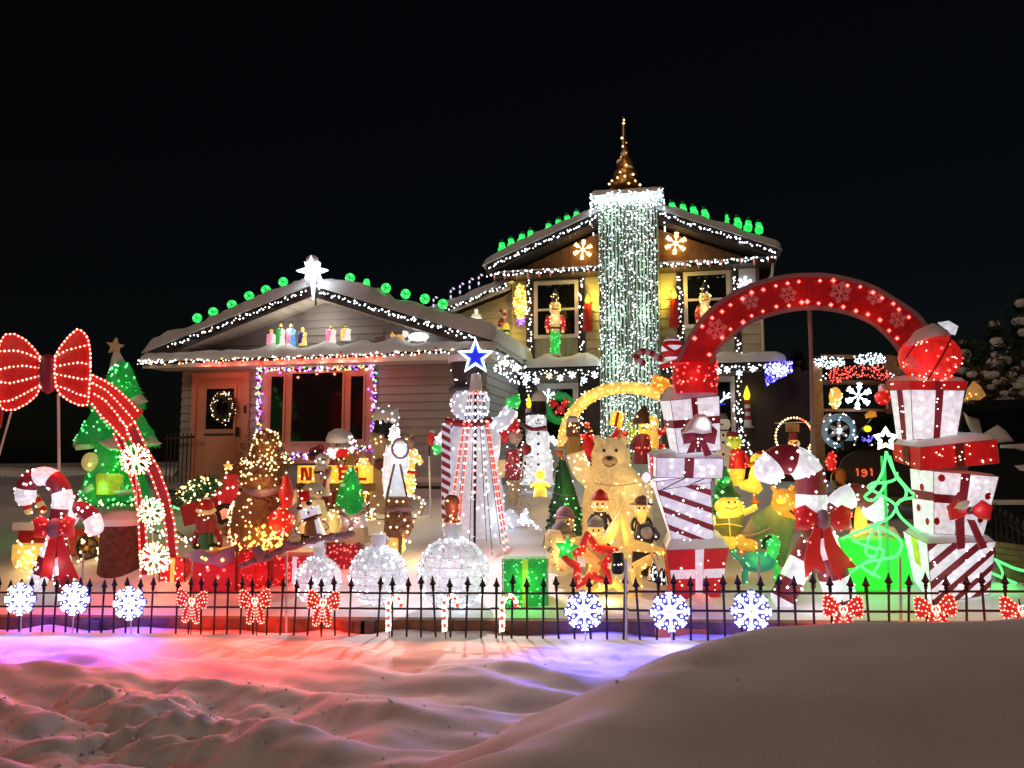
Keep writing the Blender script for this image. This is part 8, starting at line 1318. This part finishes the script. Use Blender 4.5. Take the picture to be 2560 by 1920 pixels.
string('tinsel_garland', 'silver lit garland drooping from the ground-floor window to the red-coat figure', 'garland', [W(1838, 1010, 13), W(1850, 1070, 12.6), W(1866, 1120, 12.4), W(1872, 1140, 12.3)], .03, .05, ['bulb_cool', 'bulb_dim'], .018, .02)

# ------------------------------------------------------------ background: trees, hedge, car on the left
for i, (px, Y, rx, ry, lb, sn) in enumerate(((2420, 17, 60, 110, 'snow-clumped dark spruce right behind the red bauble', 26), (2500, 16, 80, 130, 'big snow-clumped spruce at the right edge', 34), (2590, 18, 90, 190, 'tall dark spruce at the far right edge', 30), (2000, 20, 50, 90, 'dark bluish bush behind the arch pole', 8), (2270, 19, 60, 80, 'dark snowy shrub behind the display rack', 14))):
    bush('snowy_tree', lb, 'tree', px, 1060 - ry, rx, ry, Y, 'foliage', 3200, None, 0, rx, True, ls=13, snow=sn)
bush('potted_shrub', 'dark dry shrub behind the orange lantern', 'shrub', 2470, 960, 50, 50, 13, 'dead_leaf', 1100, None, 0, 40, ls=9, snow=12)
hd = empty('snowy_hedge', W(110, 1240, 17)); tag(hd, 'dark hedge with a snow top far back on the left', 'hedge'); mb = MB(); m2 = MB()
for i in range(2600):
    p = Vector((rnd.uniform(-5, 4), rnd.uniform(-.5, .5), rnd.uniform(-1.2, .5))); d = Vector((rnd.gauss(0, 1), rnd.gauss(0, 1), rnd.gauss(0, 1))).normalized() * .16; e = d.orthogonal().normalized() * .04; mb.add([p - e, p + d, p + e], [(0, 1, 2)])
mb.build('foliage', 'foliage', hd, False, 'stuff'); m2.tube([(x, 0, .52 + .06 * noise.noise(Vector((x, 0, 0)))) for x in rng(-5, 4, .3)], .22, 8); m2.build('snow_top', 'snow', hd)
toy('dark_car', 'dark snow-capped parked car at the left edge behind the striped cane', 'car', 12.6, (-40, 1400), [('M', 'body', 'car_paint', lambda mb, X, s: carbody(mb, X, s, [(-260, 1390), (-260, 1310), (-230, 1296), (10, 1292), (44, 1312), (48, 1390)], None, 200, 0)), ('M', 'cabin', 'car_paint', lambda mb, X, s: carbody(mb, X, s, [(-240, 1300), (-200, 1236), (-60, 1232), (-10, 1296)], None, 170, 12)), ('P', 'side_window', 'glass', [(-180, 1290), (-170, 1246), (-70, 1242), (-36, 1290)], 3, 10), ('I', 'snow_roof', 'snow', [(-206, 1240), (-190, 1224), (-70, 1220), (-52, 1236), (-120, 1242)], 150, 90), ('I', 'hood_snow', 'snow', [(-30, 1294), (0, 1284), (40, 1290), (44, 1306), (10, 1302)], 160, 90), ('M', 'wheel', 'rubber', lambda mb, X, s: mb.tube([X(6, 1376, -14), X(6, 1376, 20)], 34 * s, 20)), ('E', 'tail_lamp', 'red_gloss', 40, 1330, 5, 9, 6, 0), ('E', 'hubcap', 'chrome', 6, 1376, 17, 17, 4, -14)])
rl = empty('entry_railing', W(450, 1180, 13.2)); tag(rl, 'dark entry railing at the left corner of the house', 'railing')
for i in range(7):
    mb = MB(); p = W(415 + i * 10, 1180, 13.1) - rl.location; mb.tube([(p.x, p.y, -.2), (p.x, p.y, .75)], .012, 6); mb.build('baluster', 'trim_dark', rl)
mb = MB(); p, q = W(410, 1097, 13.1) - rl.location, W(486, 1092, 13.1) - rl.location; mb.tube([p, q], .025, 6); mb.build('handrail', 'trim_dark', rl)
# porch glow from the red lights by the door
# loose strings of lights lying over the crowded left half and crumbs of broken snow
def drape(lb, pts, Y, bulbs, st=.05): return string('ground_lights', lb, 'string lights', [W(x, y, Y + dy) for x, y, dy in pts], st, .07, bulbs, .02, .008)
drape('warm light string draped from the log stump to the bear in the red coat', [(360, 1300, .4), (400, 1340, .2), (440, 1330, 0), (480, 1360, -.3)], 9.4, ['bulb_warm', 'bulb_white'])
drape('mixed light string lying between the red pickup and the rattan figure', [(560, 1330, 0), (590, 1360, -.3), (620, 1390, -.5), (690, 1400, -.5)], 9.6, ['bulb_warm', 'bulb_red', 'bulb_amber'])
drape('warm light string at the feet of the owl and the white angel', [(840, 1345, 0), (900, 1350, 0), (960, 1335, .4), (1020, 1345, .3)], 9.3, ['bulb_warm', 'bulb_white'], .09)
drape('green and warm light string under the fabric tree', [(170, 1235, 0), (230, 1262, -.6), (330, 1255, -.6), (420, 1245, 0)], 10.8, ['bulb_green', 'bulb_warm', 'bulb_mint'])
drape('amber light string around the feet of the moose heads', [(910, 1290, 0), (950, 1300, -.4), (1010, 1290, 0), (1040, 1300, 0)], 10.9, ['bulb_warm', 'bulb_amber'], .07)
cr = MB()
for _ in range(240):
    u, d = (rnd.gauss(-2.0, .7), rnd.gauss(4.7, .6)) if rnd.random() < .75 else (rnd.uniform(-3, 1), rnd.uniform(3, 6.5)); p = RT * u + F0 * d; r = rnd.uniform(.005, .015) * (.6 + .4 * rnd.random()); v0 = len(cr.v)
    cr.ell((p.x, p.y, H(p.x, p.y) + r * .05), (r * rnd.uniform(.8, 1.5), r * rnd.uniform(.8, 1.4), r * rnd.uniform(.6, 1)), 6, 4)
    for q in cr.v[v0:]: q += Vector((rnd.gauss(0, 1), rnd.gauss(0, 1), rnd.gauss(0, 1))) * r * .12
o = cr.build('snow_crumbs', 'snow', None, False, 'stuff')
